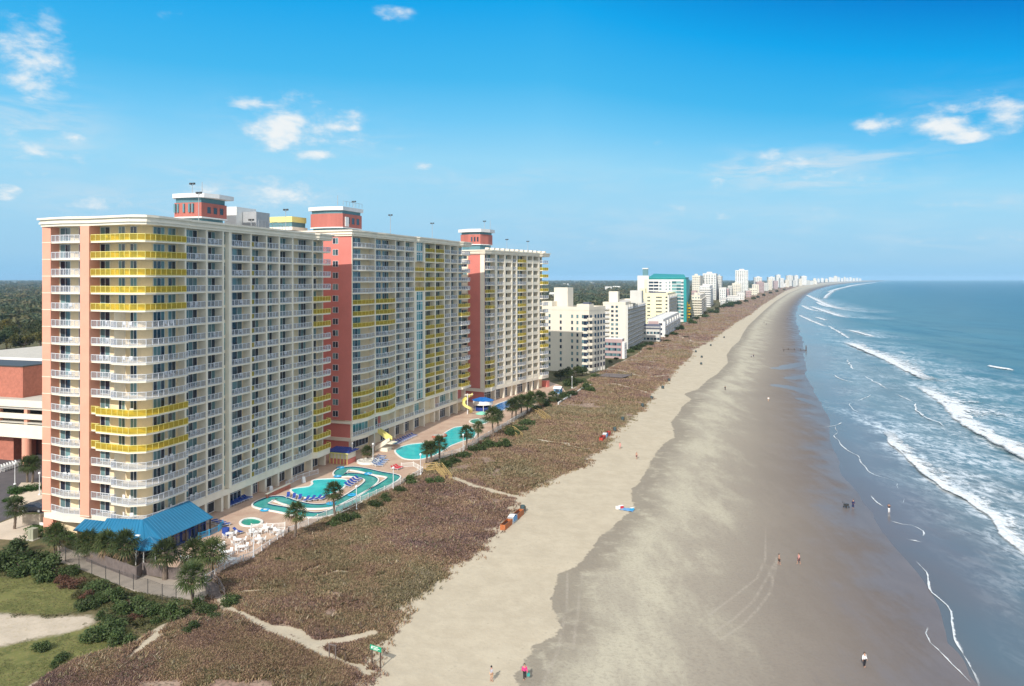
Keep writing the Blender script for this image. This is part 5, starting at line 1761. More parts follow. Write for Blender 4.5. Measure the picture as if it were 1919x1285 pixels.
def picket_fence(name, label, pix, hgt, m, step=2.4, gap=0.16, z=3.0, pm=None):
    P = run(W2(pix, z), step)
    o = P[0]
    r = thing(name, label, 'fence', (o.x, o.y, z))
    for i in range(len(P)):
        p = P[i] - o
        MB().use(m).box(-0.06, 0.06, -0.06, 0.06, -0.3, hgt + 0.12).build('post', r, (p.x, p.y, 0))
    for i in range(len(P) - 1):
        a, b_ = P[i] - o, P[i + 1] - o
        d = b_ - a
        mb = MB().use(m)
        l = d.length
        for zz in (0.12, hgt - 0.08):
            mb.box(0.06, l - 0.06, -0.03, 0.03, zz, zz + 0.07)
        k = int(l / gap)
        for q in range(1, k):
            x = l * q / k
            mb.box(x - 0.03, x + 0.03, -0.045, -0.03, 0.05, hgt)
        mb.build('picket_panel', r, (a.x, a.y, 0), math.atan2(d.y, d.x))
    return r


def lowfence(*a, **k):
    return picket_fence(*a, **k)


picket_fence('picket_fence', 'greyish slatted fence along the dune edge by the white dining tables', FENCE[:5], 1.1, 'white_metal', 2.4, 0.3)
picket_fence('picket_fence', 'white picket fence along the dune edge beside the lazy river', FENCE[4:12], 1.15, 'white_trim', 2.6, 0.17)
picket_fence('picket_fence', 'white picket fence along the dune edge past the first wooden beach stair', FENCE[12:19], 1.15, 'white_trim', 3.2, 0.2)
picket_fence('picket_fence', 'short white inner fence between paving and dining terrace', [(470, 1006), (471, 993), (500, 992), (534, 990)], 1.0, 'white_trim', 2.2, 0.2)
picket_fence('picket_fence', 'short white inner fence enclosing the gate by the first beach stair', [(752, 876), (775, 874), (792, 884)], 1.0, 'white_trim', 2.2, 0.2)
picket_fence('deck_railing', 'light blue railing curving round the pavilion terrace', [(372, 1010), (392, 1004), (410, 996), (418, 986)], 1.0, 'float_blue', 1.8, 0.22)
picket_fence('deck_railing', 'long white railing along the shopfront ramp of the nearest tower', [(540, 885), (566, 873), (590, 862), (608, 852)], 1.0, 'white_metal', 2.0, 0.25)
picket_fence('deck_railing', 'white stair railing by the kidney pool wall', [(536, 912), (556, 900), (580, 892), (596, 888)], 1.0, 'white_metal', 2.0, 0.3)


def plank_fence(name, label, pix, hgt, m, z=3.0):
    P = run(W2(pix, z), 2.4)
    o = P[0]
    r = thing(name, label, 'fence', (o.x, o.y, z))
    for i in range(len(P) - 1):
        a, b_ = P[i] - o, P[i + 1] - o
        d = b_ - a
        l = d.length
        mb = MB().use(m)
        k = max(2, int(l / 0.16))
        for q in range(k):
            x = l * q / k
            h2 = hgt + RND.uniform(-0.03, 0.03)
            mb.box(x + 0.006, x + l / k - 0.006, -0.02 + RND.uniform(-0.008, 0.008), 0.015, 0.04, h2)
        mb.box(0, l, 0.016, 0.06, hgt * 0.75, hgt * 0.75 + 0.09)
        mb.build('plank_panel', r, (a.x, a.y, 0), math.atan2(d.y, d.x))
        MB().use(m).box(-0.06, 0.06, 0.02, 0.14, -0.3, hgt + 0.06).build('post', r, (a.x, a.y, 0))
    return r


plank_fence('plank_fence', 'tall grey plank fence bending round the palms behind the wire fence', [(162, 1052), (200, 1066), (255, 1087), (266, 1079)], 1.85, 'wood_grey')
plank_fence('plank_fence', 'tall grey plank fence between gazebo and thick-trunked palm', [(267, 1077), (288, 1080), (314, 1085), (345, 1089), (382, 1092)], 1.75, 'wood_grey')
mat('wood_pale', (0.46, 0.40, 0.32), 0.85, 0.2, 1.5)
plank_fence('plank_fence', 'pale board fence screening bins beside the car park', [(42, 982), (75, 983), (103, 975)], 1.75, 'wood_pale')
mt, nt, b = nt_new('wire_mesh')
b.inputs['Base Color'].default_value = (0.06, 0.06, 0.06, 1)
t_ = nt.nodes.new('ShaderNodeBsdfTransparent')
mx = nt.nodes.new('ShaderNodeMixShader')
mx.inputs[0].default_value = 0.10
L(nt, t_.outputs[0], mx.inputs[1])
L(nt, b.outputs[0], mx.inputs[2])
L(nt, mx.outputs[0], nt.nodes['Material Output'].inputs[0])
MATS['wire_mesh'] = mt
cf = [(112, 1040), (123, 1052), (148, 1068), (172, 1077), (198, 1089), (224, 1097), (250, 1105), (277, 1114), (304, 1124), (330, 1127)]
P = [Vector(p) for p in W2(cf, 3.0)]
CFN = thing('chain_link_fence', 'dark wire fence on thin black posts along the footpath', 'fence', (P[0].x, P[0].y, 3.0))
for i, p in enumerate(P):
    q = p - P[0]
    MB().use('dark_steel').bar((0, 0, -0.3), (0, 0, 2.1), 0.045, 6).build('post', CFN, (q.x, q.y, 0))
    if i < len(P) - 1:
        d = P[i + 1] - p
        mb = MB().use('wire_mesh').box(0.05, d.length - 0.05, -0.004, 0.004, 0.05, 2.0).use('dark_steel').bar((0, 0, 2.03), (d.length, 0, 2.03), 0.018, 5)
        mb.build('wire_panel', CFN, (q.x, q.y, 0), math.atan2(d.y, d.x))


def beach_stair(label, pix, m='wood_tan', wid=1.5, rails=True):
    """boardwalk that steps down from the deck into the dune"""
    P = [gp(*p) for p in pix]
    o = P[0]
    r = thing('beach_stair', label, 'stair', o)
    top = 3.35
    for i in range(len(P) - 1):
        a, b_ = P[i] - o, P[i + 1] - o
        a.z, b_.z = (top - o.z) - 0.0 * i, (top - o.z)
        if i == len(P) - 2:
            b_.z = P[-1].z - o.z + 0.1
        d = Vector((b_.x - a.x, b_.y - a.y, 0))
        l = d.length
        d.normalize()
        s = Vector((-d.y, d.x, 0)) * wid / 2
        k = max(3, int(l / 0.3))
        mb = MB().use(m)
        for q in range(k):
            t0, t1 = q / k, (q + 0.85) / k
            p0, p1 = a.lerp(b_, t0), a.lerp(b_, t1)
            z = p0.z
            mb.prism([tuple((p0 + s)[:2]), tuple((p1 + s)[:2]), tuple((p1 - s)[:2]), tuple((p0 - s)[:2])], z - 0.08, z)
        mb.build('treads', r)
        for sg in (1, -1):
            mb = MB().use(m)
            mb.bar(a + s * sg + Vector((0, 0, 1.0)), b_ + s * sg + Vector((0, 0, 1.0)), 0.09, 4)
            mb.bar(a + s * sg + Vector((0, 0, 0.5)), b_ + s * sg + Vector((0, 0, 0.5)), 0.06, 4)
            mb.bar(a + s * sg - Vector((0, 0, 0.1)), b_ + s * sg - Vector((0, 0, 0.1)), 0.1, 4)
            for q in range(max(2, int(l / 1.5)) + 1):
                p = a.lerp(b_, q / max(2, int(l / 1.5))) + s * sg
                mb.bar(p + Vector((0, 0, -0.9)), p + Vector((0, 0, 1.05)), 0.07, 4)
            mb.build('handrail', r)
    return r


beach_stair('yellowish wooden boardwalk with handrails stepping down to the dune by the lazy river', [(797, 882), (822, 880), (840, 900)])
beach_stair('yellowish wooden dune stair between the tall palm and the small dark pool', [(945, 806), (960, 809), (974, 820)])
beach_stair('yellowish wooden dune stair farther along behind the palm row', [(1002, 771), (1012, 776), (1027, 788)])
beach_stair('grey wooden steps down to the sandy path by the corner palm', [(389, 1096), (398, 1104), (409, 1122)], 'wood_grey', 1.6)

# ------------------------------------------------------------------ furniture prototypes
def make_chair(name, label, m):
    r = thing(name, label, 'chair')
    MB().use(m).box(-0.24, 0.24, -0.24, 0.24, 0.42, 0.46).build('seat', r)
    mb = MB().use(m)
    mb.poly([(-0.24, 0.22, 0.44), (0.24, 0.22, 0.44), (0.22, 0.36, 0.92), (-0.22, 0.36, 0.92)])
    mb.poly([(-0.24, 0.25, 0.44), (-0.22, 0.39, 0.92), (0.22, 0.39, 0.92), (0.24, 0.25, 0.44)])
    mb.build('backrest', r)
    for x in (-0.22, 0.22):
        for y in (-0.22, 0.24):
            MB().use(m).bar((x, y, 0), (x * 0.95, y * 0.95, 0.43), 0.03, 5).build('leg', r)
        MB().use(m).box(x - 0.03, x + 0.03, -0.24, 0.28, 0.64, 0.68).build('armrest', r)
    return Proto(r)


def make_lounger(name, label, fab, frame='white_metal', back=0.55):
    r = thing(name, label, 'lounger')
    mb = MB().use(frame)
    for x in (-0.32, 0.32):
        mb.box(x - 0.03, x + 0.03, -1.0, 1.0, 0.30, 0.36)
    mb.box(-0.32, 0.32, -1.0, -0.94, 0.3, 0.36)
    mb.box(-0.32, 0.32, 0.94, 1.0, 0.3, 0.36)
    mb.build('frame', r)
    for x in (-0.3, 0.3):
        for y in (-0.75, 0.7):
            MB().use(frame).bar((x, y, 0), (x, y, 0.3), 0.035, 5).build('leg', r)
    MB().use(fab).box(-0.29, 0.29, -0.95, 0.3, 0.37, 0.41).build('seat', r)
    mb = MB().use(fab)
    c, s = math.cos(back), math.sin(back)
    q = [(0, 0.3, 0.38), (0, 0.3 + 0.8 * c, 0.38 + 0.8 * s)]
    for dz in (0.04, 0):
        mb.poly([(-0.29, q[0][1], q[0][2] + dz), (0.29, q[0][1], q[0][2] + dz), (0.29, q[1][1], q[1][2] + dz), (-0.29, q[1][1], q[1][2] + dz)])
    mb.build('backrest', r)
    return Proto(r)


def make_table(name, label, m):
    r = thing(name, label, 'table')
    MB().use(m).lathe([(0, 0.70), (0.6, 0.70), (0.62, 0.72), (0.6, 0.74), (0, 0.74)], 18).build('tabletop', r)
    MB().use(m).bar((0, 0, 0.05), (0, 0, 0.7), 0.05, 8).build('leg', r)
    MB().use(m).lathe([(0.0, 0.0), (0.32, 0.0), (0.3, 0.05), (0.05, 0.08), (0, 0.08)], 12).build('base', r)
    return Proto(r)


chair = make_chair('plastic_chair', '', 'white_plastic')
table = make_table('round_table', '', 'white_plastic')
TAB = [((430, 1007), 'beside the blue drum'), ((446, 1019), 'behind the lamp post, toward the pavilion'), ((484, 1017), 'just past the lamp post'), ((519, 1001), 'closest to the tall palm in the fence corner'), ((453, 1032), 'in the middle of the dining terrace'),
       ((425, 1042), 'near the wide twin palms'), ((476, 1004), 'by the short inner fence'), ((436, 1056), 'against the grey slatted fence'), ((405, 1060), 'below the wide twin palms'), ((498, 996), 'along the short inner fence'), ((352, 1052), 'behind the plank fence'), ((408, 1030), 'close to the blue pavilion railing')]
for i, ((px, py), ds) in enumerate(TAB):
    p = at(px, py, DZ)
    table.place(p, 0, 'round white plastic table ' + ds, 'white tables on the dining terrace')
    a0 = RND.uniform(0, 6.28)
    for k in range(4):
        a = a0 + k * math.pi / 2 + RND.uniform(-0.25, 0.25)
        d = RND.uniform(0.8, 1.0)
        side = ['east', 'north', 'west', 'south'][int(((a % 6.283) + 0.785) / 1.571) % 4]
        chair.place((p.x + d * math.cos(a), p.y + d * math.sin(a), DZ), a - math.pi / 2, f'white chair {side} of the table ' + ds, 'white chairs on the dining terrace')
dchair = make_chair('patio_chair', '', 'dark_steel')
dtable = make_table('patio_table', '', 'dark_steel')
for i, (px, py, ds) in enumerate(((112, 978, 'at the board-fence end'), (128, 983, 'in the middle of the hedge-side patio'), (146, 988, 'by the grey equipment box'))):
    p = at(px, py, 3.05)
    dtable.place(p, 0, 'dark round patio table ' + ds, 'dark patio tables behind the hedge')
    for k in range(4):
        a = k * math.pi / 2 + 0.4 + i
        side = ['east', 'north', 'west', 'south'][int(((a % 6.283) + 0.785) / 1.571) % 4]
        dchair.place((p.x + 0.85 * math.cos(a), p.y + 0.85 * math.sin(a), 3.05), a - math.pi / 2, f'dark chair {side} of the patio table ' + ds, 'dark patio chairs behind the hedge')
sheet('patio', W2([(95, 968), (165, 978), (170, 998), (120, 990), (78, 982)]), 3.04, 'brick')
lng = make_lounger('sun_lounger', '', 'blue_fabric')
mat('sky_fabric', (0.10, 0.20, 0.42), 0.8, 0.15, 3.0)
pale = make_lounger('sun_lounger', '', 'sky_fabric')
ORDN = ['first', 'second', 'third', 'fourth', 'fifth', 'sixth', 'seventh', 'eighth', 'ninth', 'tenth', 'eleventh', 'twelfth']


def lounge_row(pr, a, b_, n, rz, txt, group):
    for k in range(n):
        t = k / max(1, n - 1)
        p = at(a[0] + (b_[0] - a[0]) * t, a[1] + (b_[1] - a[1]) * t, DZ)
        pr.place(p, rz + RND.uniform(-0.12, 0.12), f'{ORDN[k]} {txt}', group)


th1 = math.atan2(-0.28, 0.96)
lounge_row(lng, (424, 950), (464, 934), 9, th1 + math.pi / 2, 'blue lounger in the row against the nearest tower wall, counted from the pavilion', 'blue loungers against the nearest tower')
lounge_row(lng, (398, 979), (421, 986), 4, th1 + 2.6, 'blue lounger of the four by the pavilion, counted from the wall', 'four blue loungers by the pavilion')
lounge_row(lng, (540, 932), (562, 936), 3, th1 + 0.4, 'blue lounger at the narrow end of the kidney pool', 'blue loungers round the kidney pool')
lounge_row(lng, (574, 939), (606, 936), 4, th1 - 0.1, 'blue lounger on the south rim of the kidney pool, counted from the narrow end', 'blue loungers round the kidney pool')
lounge_row(lng, (652, 912), (672, 899), 5, th1 + 1.2, 'blue lounger on the peninsula between pool and river', 'blue loungers on the peninsula')
lounge_row(pale, (705, 872), (716, 857), 6, th1 + 1.9, 'faded blue lounger in the bunch beside the rock planter', 'faded loungers by the rock planter')
lounge_row(pale, (710, 874), (720, 864), 4, th1 + 2.2, 'faded blue lounger in the outer line beside the rock planter', 'faded loungers by the rock planter')
lounge_row(lng, (738, 834), (776, 817), 10, math.atan2(-0.347, 0.938) + math.pi / 2, 'blue lounger in the row against the middle tower wall, counted from the stair', 'blue loungers against the middle tower')
lounge_row(lng, (446, 999), (447, 999.5), 1, th1 + 1.4, 'blue lounger alone between blue drum and inner fence', 'lone lounger')
mat('red_fabric', (0.55, 0.03, 0.05), 0.8, 0.15, 3.0)
red = make_lounger('sun_lounger', '', 'red_fabric')
lounge_row(red, (740, 880), (748, 877), 3, th1 + 1.5, 'lounger covered in red towels by the gate fence', 'red loungers by the gate')
mb = MB().use('blue_fabric').lathe([(0, 0), (0.55, 0), (0.6, 1.2), (0.5, 1.25), (0, 1.25)], 14)
p = at(423, 1003, DZ)
tag(mb.build('drum', None, p), 'tall blue drum between pavilion railing and dining terrace', 'drum')
# mint parasol
p = at(903, 788, DZ)
UM = thing('parasol', 'mint green parasol at the little dark pool', 'parasol', p)
mat('mint_fabric', (0.25, 0.62, 0.45), 0.7, 0.06, 1.0)
MB().use('white_metal').bar((0, 0, 0), (0, 0, 2.5), 0.04, 6).build('pole', UM)
MB().use('mint_fabric').lathe([(1.9, 2.05), (1.2, 2.45), (0.05, 2.75), (0.02, 2.7), (1.2, 2.4), (1.88, 2.0)], 8).build('canopy', UM)

# lamp posts
def make_lamp():
    r = thing('lamp_post', '', 'lamp post')
    MB().use('white_metal').bar((0, 0, 0.3), (0, 0, 4.1), 0.085, 8, 0.06).build('pole', r)
    MB().use('white_metal').lathe([(0, 0), (0.28, 0), (0.25, 0.25), (0.12, 0.35), (0, 0.35)], 10).build('base', r)
    MB().use('white_plastic').lathe([(0, 4.05), (0.16, 4.1), (0.24, 4.3), (0.17, 4.5), (0, 4.55)], 10).build('lantern', r)
    return Proto(r)


lamp = make_lamp()
for px, py, ds in ((475, 1046, 'in the fence line of the dining terrace'), (668, 956, 'by the river bend fence, past the slim palm'), (737, 917, 'in the fence at the far end of the river'), (788, 889, 'at the top of the first wooden boardwalk'), (868, 848, 'in front of the two-lobed pool'),
                   (660, 866, 'beside the snack kiosk'), (699, 867, 'at the rock planter'), (1072, 727, 'on the lawn past the third tower'), (28, 908, 'on the car park kerb'), (74, 928, 'by the car park shrubs, next to the tower edge')):
    lamp.place(at(px, py, 3.0), 0, 'white lamp post ' + ds, 'white lamp posts')

# rock planter
p = at(690, 866, 3.0)
PL = thing('rock_planter', 'round sandy rock planter holding a small palm', 'planter', p)
MB().use('coping').lathe([(2.6, 0), (2.6, 0.45), (2.2, 0.45), (2.2, 0.3)], 20).build('rim', PL)
MB().use('concrete').lathe([(2.2, 0.3), (1.5, 0.5), (0, 0.6)], 16).build('soil', PL)
for k in range(12):
    a, r_ = k * 0.53 * 2, 1.1 + 0.7 * ((k * 7) % 5) / 5
    mb = MB().use('concrete')
    mb.lathe([(0, 0), (0.3 + 0.02 * k, 0.1), (0.22, 0.32), (0, 0.4)], 6)
    mb.build('rock', PL, (r_ * math.cos(a), r_ * math.sin(a), 0.42), a)

# curved brick bench and sculpture-like boards near the wall
p = at(822, 818, 3.0)
BRB = thing('brick_planter', 'low red curved planter against the middle tower', 'planter', p)
MB().use('brick').lathe([(2.2, 0), (2.2, 0.55), (1.85, 0.55), (1.85, 0.35)], 14, a0=-2.4, a1=0.9).build('rim', BRB)
MB().use('concrete').lathe([(1.85, 0.35), (0, 0.4)], 14).build('soil', BRB)
p = at(519, 925, 3.0)
BW = thing('brick_wall', 'low red brick wall below the shopfront ramp', 'wall', p, th1 + math.pi / 2)
MB().use('brick').box(-3.5, 4.5, -0.2, 0.2, 0, 0.85).build('wall', BW)
MB().use('cream_trim').box(-3.6, 4.6, -0.26, 0.26, 0.85, 0.95).build('cap', BW)
for px, py, ds in ((508, 922, 'against the low brick wall'), (569, 904, 'at the foot of the pool stair railing')):
    p = at(px, py, 3.0)
    r = thing('folding_sign', 'white folding board sign standing ' + ds, 'sign', p, th1 + 1.0)
    for sg in (1, -1):
        mb = MB().use('white_plastic')
        mb.poly([(-0.35, 0.32 * sg, 0), (0.35, 0.32 * sg, 0), (0.3, 0.03 * sg, 1.2), (-0.3, 0.03 * sg, 1.2)])
        mb.poly([(-0.35, 0.28 * sg, 0), (-0.3, -0.01 * sg, 1.2), (0.3, -0.01 * sg, 1.2), (0.35, 0.28 * sg, 0)])
        mb.build('board', r)
# equipment and utility boxes beside the hedge
p = at(172, 1000, 3.0)
EB = thing('equipment_box', 'pale grey metal equipment box at the foot of the salmon pier', 'equipment box', p, th1)
MB().use('grey_metal').box(-1.4, 1.6, -0.4, 2.0, 0, 1.9).build('body', EB)
MB().use('white_trim').box(-1.5, 1.7, -0.5, 2.1, 1.9, 2.02).build('lid', EB)
p = at(61, 1011, 3.0)
UB = thing('utility_cabinet', 'greenish grey utility cabinet at the hedge end', 'utility cabinet', p, th1)
mat('cabinet_paint', (0.33, 0.33, 0.24), 0.6, 0.1, 1.0)
MB().use('cabinet_paint').box(-0.55, 0.55, -0.4, 0.5, 0.12, 1.75).build('body', UB)
MB().use('cabinet_paint').box(-0.6, 0.6, -0.45, 0.55, 1.75, 1.83).build('lid', UB)
MB().use('concrete').box(-0.75, 0.75, -0.6, 0.7, 0.0, 0.12).build('plinth', UB)
MB().use('dark_steel').box(-0.02, 0.02, -0.412, -0.4, 0.2, 1.7).build('door_seam', UB)
p = at(120, 995, 3.0)
KW = thing('kerb_wall', 'low white kerb wall between patio and hedge', 'wall', p)
P = [Vector(q) - Vector((p.x, p.y)) for q in W2([(75, 983), (120, 993), (166, 1003)], 3.0)]
mb = MB().use('white_trim')
for i in range(2):
    mb.wall(P[i], P[i + 1], -0.12, 0.12, -0.1, 0.45)
mb.build('wall', KW)

# ------------------------------------------------------------------ parking garage behind the nearest tower
gA = at(30, 868, 3.0)
GR = thing('parking_garage', 'cream parking garage with dark open decks and a brick stair block', 'parking garage', (gA.x, gA.y, 0), th1)
L0, L1 = -60, 42
mb = MB().use('brick').box(L0, L1, 9, 9.4, 3, 9).use('concrete').box(L0, L1, 0.6, 60, 2.9, 2.98)
mb.build('rear_wall', GR)
for z0, z1 in ((8.9, 11.9), (13.2, 14.4), (15.9, 17.4)):
    MB().use('cream_trim').box(L0, L1, -0.15, 0.25, z0, z1).build('spandrel', GR)
for z in (9.2, 12.4, 15.6):
    MB().use('concrete').box(L0, L1, 0.26, 40, z - 0.3, z).build('deck_slab', GR)
MB().use('salmon_stucco').bar((2.6, 0.5, 2.9), (2.6, 0.5, 9.0), 1.0, 16).build('column', GR)
MB().use('salmon_stucco').bar((16, 0.5, 2.9), (16, 0.5, 9.0), 1.0, 16).build('column', GR)
MB().use('brick').box(-30, -3.0, 2, 8, 2.9, 9.0).build('brick_core', GR)
for u in (2.0, 9.5, 17.0, -6.0):
    MB().use('salmon_stucco').box(u, u + 0.9, 0.3, 1.1, 11.9, 16.2).build('post', GR)
MB().use('brick').box(-45, -11.6, 12, 22, 15.6, 23.2).build('stair_block', GR)
MB().use('dark_steel').box(-45.2, -11.4, 11.8, 22.2, 23.2, 23.5).build('block_roof', GR)
MB().use('white_trim').box(L0, L1, 24.0, 24.5, 20.3, 23.9).build('parapet', GR)
MB().use('concrete').box(L0, L1, 24.52, 66, 22.6, 23.1).build('upper_deck', GR)
MB().use('concrete').box(L0, L1, 24.1, 24.6, 17.2, 20.28).build('upper_wall', GR)
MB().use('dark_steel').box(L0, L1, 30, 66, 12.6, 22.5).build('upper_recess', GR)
MB().use('white_trim').box(L0, L1, 66, 66.4, 22.6, 24.6).build('parapet', GR)
for u in (-9.0, -1.0, 7.0, 15.0):
    MB().use('concrete').box(u, u + 1.1, 24.2, 25.0, 15.7, 17.2).build('pier', GR)

# dark car and white seats in the car park
def make_car(label, p, rz, paint):
    r = thing('parked_car', label, 'car', p, rz)
    mb = MB().use(paint)
    side = [(-2.2, 0.35), (-2.25, 0.75), (-2.0, 0.95), (-1.2, 1.0), (0.9, 1.0), (2.0, 0.85), (2.25, 0.65), (2.2, 0.3)]
    for i in range(len(side)):
        a, c = side[i], side[(i + 1) % len(side)]
        mb.poly([(a[0], -0.88, a[1]), (c[0], -0.88, c[1]), (c[0], 0.88, c[1]), (a[0], 0.88, a[1])])
    for y in (-0.88, 0.88):
        mb.poly([(x, y, z) for x, z in (side if y > 0 else side[::-1])])
    mb.build('body', r)
    mb = MB().use('shop_glass')
    cab = [(-1.7, 1.0), (-1.1, 1.42), (0.3, 1.45), (1.05, 1.0)]
    for i in range(3):
        a, c = cab[i], cab[i + 1]
        mb.poly([(a[0], -0.74, a[1]), (c[0], -0.74, c[1]), (c[0], 0.74, c[1]), (a[0], 0.74, a[1])])
    for y in (-0.74, 0.74):
        mb.poly([(x, y, z) for x, z in cab])
    mb.build('windows', r)
    MB().use(paint).box(-1.05, 0.28, -0.72, 0.72, 1.43, 1.48).build('roof', r)
    for x in (-1.35, 1.35):
        for y in (-0.82, 0.82):
            w_ = MB().use('dark_steel').bar((0, -0.1, 0), (0, 0.1, 0), 0.33, 14).build('wheel', r, (x, y, 0.33))
            MB().use('grey_metal').bar((0, -0.12, 0), (0, 0.12, 0), 0.19, 10).build('rim', w_)
    for y in (-0.6, 0.6):
        MB().use('white_plastic').box(2.2, 2.26, y - 0.18, y + 0.18, 0.55, 0.7).build('headlight', r)


mat('dark_paint', (0.02, 0.022, 0.03), 0.25, 0.1, 1.0)
make_car('dark saloon car parked beside the board fence, mostly hidden by the tower', at(64, 958, 3.02), th1 + 0.3, 'dark_paint')
wch = make_chair('rocking_chair', '', 'white_plastic')
for k in range(7):
    wch.place(at(3 + k * 5.2, 884 - k * 1.7, 3.02), th1 + 2.9, f'{ORDN[k]} white slatted chair in the row by the garage column', 'white chairs by the garage', 1.7)
sheet('kerb_island', W2([(10, 940), (40, 905), (76, 905), (80, 935), (40, 948)]), 3.12, 'pale_paving')

# chairs seen on the balconies of the nearest tower
mb = MB().use('white_plastic')
mb.box(-0.27, 0.27, -0.25, 0.25, 0.40, 0.46)
mb.box(-0.27, 0.27, 0.22, 0.29, 0.46, 0.98)
for x in (-0.25, 0.25):
    for y in (-0.22, 0.22):
        mb.box(x - 0.03, x + 0.03, y - 0.03, y + 0.03, 0, 0.4)
    mb.box(x - 0.035, x + 0.035, -0.25, 0.25, 0.64, 0.69)
BCH = mb.mesh('balcony_chair')
for T_, share, tw in ((T1, 0.55, 'cream tower'), (T2, 0.3, 'red-walled tower')):
    M1 = TM(T_['root'].location, T_['root'].rotation_euler.z)
    tr_ = T_['root'].rotation_euler.z
    for (loc, rz, ds, k, wd) in T_['spots']:
        if RND.random() < share:
            for s_ in ((-1, 1) if RND.random() < 0.6 else (1,)):
                q = Vector(loc) + (Vector((0, 0.62 * s_, 0)) if rz == 0 else Vector((0.62 * s_, 0, 0)))
                w_ = M1 @ q
                o = link('balcony_chair', BCH, None, w_, tr_ + (-math.pi / 2 if rz == 0 else 0) + math.pi + RND.uniform(-0.7, 0.7))
                side = {(-1, True): 'south', (1, True): 'north', (-1, False): 'west', (1, False): 'east'}[(s_, rz == 0)]
                tag(o, f'white chair, {side} one, {ordinal(k + 1)} floor balcony {ds}', 'chair', 'white chairs on the balconies of the ' + tw)
# ------------------------------------------------------------------ vegetation
def leaf_mat(name, cols, rough=0.6, scale=0.35, trans=0.25):
    m, nt, b = nt_new(name)
    a = attr(nt, 'rnd').outputs['Fac']
    oi = nt.nodes.new('ShaderNodeObjectInfo').outputs['Random']
    n1 = noise(nt, pos(nt), scale, 4, 0.6)
    c = mixc(nt, a, cols[0], cols[1])
    c = mixc(nt, sstep(nt, n1, 0.42, 0.62), c, cols[2])
    hs = N(nt, 'ShaderNodeHueSaturation')
    L(nt, c, hs.inputs['Color'])
    mr = N(nt, 'ShaderNodeMapRange')
    L(nt, oi, mr.inputs[0])
    mr.inputs[3].default_value, mr.inputs[4].default_value = 0.75, 1.25
    L(nt, mr.outputs[0], hs.inputs['Value'])
    L(nt, hs.outputs[0], b.inputs['Base Color'])
    b.inputs['Roughness'].default_value = rough
    b.inputs['Specular IOR Level'].default_value = 0.25
    tr = nt.nodes.new('ShaderNodeBsdfTranslucent')
    L(nt, hs.outputs[0], tr.inputs[0])
    mx = nt.nodes.new('ShaderNodeMixShader')
    mx.inputs[0].default_value = trans
    L(nt, b.outputs[0], mx.inputs[1])
    L(nt, tr.outputs[0], mx.inputs[2])
    L(nt, mx.outputs[0], nt.nodes['Material Output'].inputs[0])
    MATS[name] = m


leaf_mat('shrub_leaf', ((0.038, 0.072, 0.024), (0.10, 0.14, 0.042), (0.07, 0.095, 0.035)), scale=0.8)
leaf_mat('hedge_leaf', ((0.035, 0.085, 0.02), (0.07, 0.13, 0.03), (0.05, 0.10, 0.025)))
leaf_mat('russet_leaf', ((0.10, 0.045, 0.035), (0.16, 0.085, 0.05), (0.08, 0.05, 0.03)))
leaf_mat('olive_leaf', ((0.09, 0.095, 0.035), (0.16, 0.15, 0.06), (0.07, 0.08, 0.03)))
leaf_mat('palm_leaf', ((0.035, 0.058, 0.020), (0.085, 0.105, 0.034), (0.055, 0.075, 0.024)), 0.5, trans=0.15)
leaf_mat('turf_leaf', ((0.07, 0.085, 0.028), (0.135, 0.13, 0.05), (0.10, 0.09, 0.045)))
leaf_mat('palm_dead', ((0.22, 0.16, 0.09), (0.32, 0.24, 0.14), (0.18, 0.12, 0.07)), 0.8)
leaf_mat('oak_leaf', ((0.03, 0.052, 0.018), (0.065, 0.085, 0.025), (0.09, 0.085, 0.02)), scale=0.05)
leaf_mat('yellow_leaf', ((0.11, 0.10, 0.02), (0.20, 0.16, 0.03), (0.07, 0.08, 0.02)), scale=0.06)
leaf_mat('forest_leaf', ((0.036, 0.056, 0.03), (0.072, 0.088, 0.038), (0.115, 0.098, 0.045)), scale=0.012, trans=0.1)
mat('palm_bark', (0.17, 0.13, 0.10), 0.9, 0.3, 3.0)
mat('bark', (0.10, 0.075, 0.055), 0.9, 0.3, 3.0)


def quads_mesh(name, C, S, m, up=0.35, rng=None, aspect=0.6, rnd=None):
    """a cloud of leaf cards: centres C (n,3), sizes S (n,)"""
    rng = rng or NPR
    n = len(C)
    nrm = rng.normal(size=(n, 3))
    nrm[:, 2] = np.abs(nrm[:, 2]) + up
    nrm /= np.linalg.norm(nrm, axis=1)[:, None]
    t = np.cross(nrm, rng.normal(size=(n, 3)))
    t /= np.linalg.norm(t, axis=1)[:, None] + 1e-9
    u = np.cross(nrm, t)
    S = S[:, None]
    V = np.stack([C - t * S, C - u * S * aspect, C + t * S, C + u * S * aspect], 1).reshape(-1, 3)
    me = bpy.data.meshes.new(name)
    me.vertices.add(4 * n)
    me.vertices.foreach_set('co', V.ravel().astype(np.float32))
    me.loops.add(4 * n)
    me.loops.foreach_set('vertex_index', np.arange(4 * n, dtype=np.int32))
    me.polygons.add(n)
    me.polygons.foreach_set('loop_start', (np.arange(n) * 4).astype(np.int32))
    me.update(calc_edges=True)
    a = me.attributes.new('rnd', 'FLOAT', 'FACE')
    a.data.foreach_set('value', (rng.random(n) if rnd is None else rnd).astype(np.float32))
    me.materials.append(MATS[m])
    return me


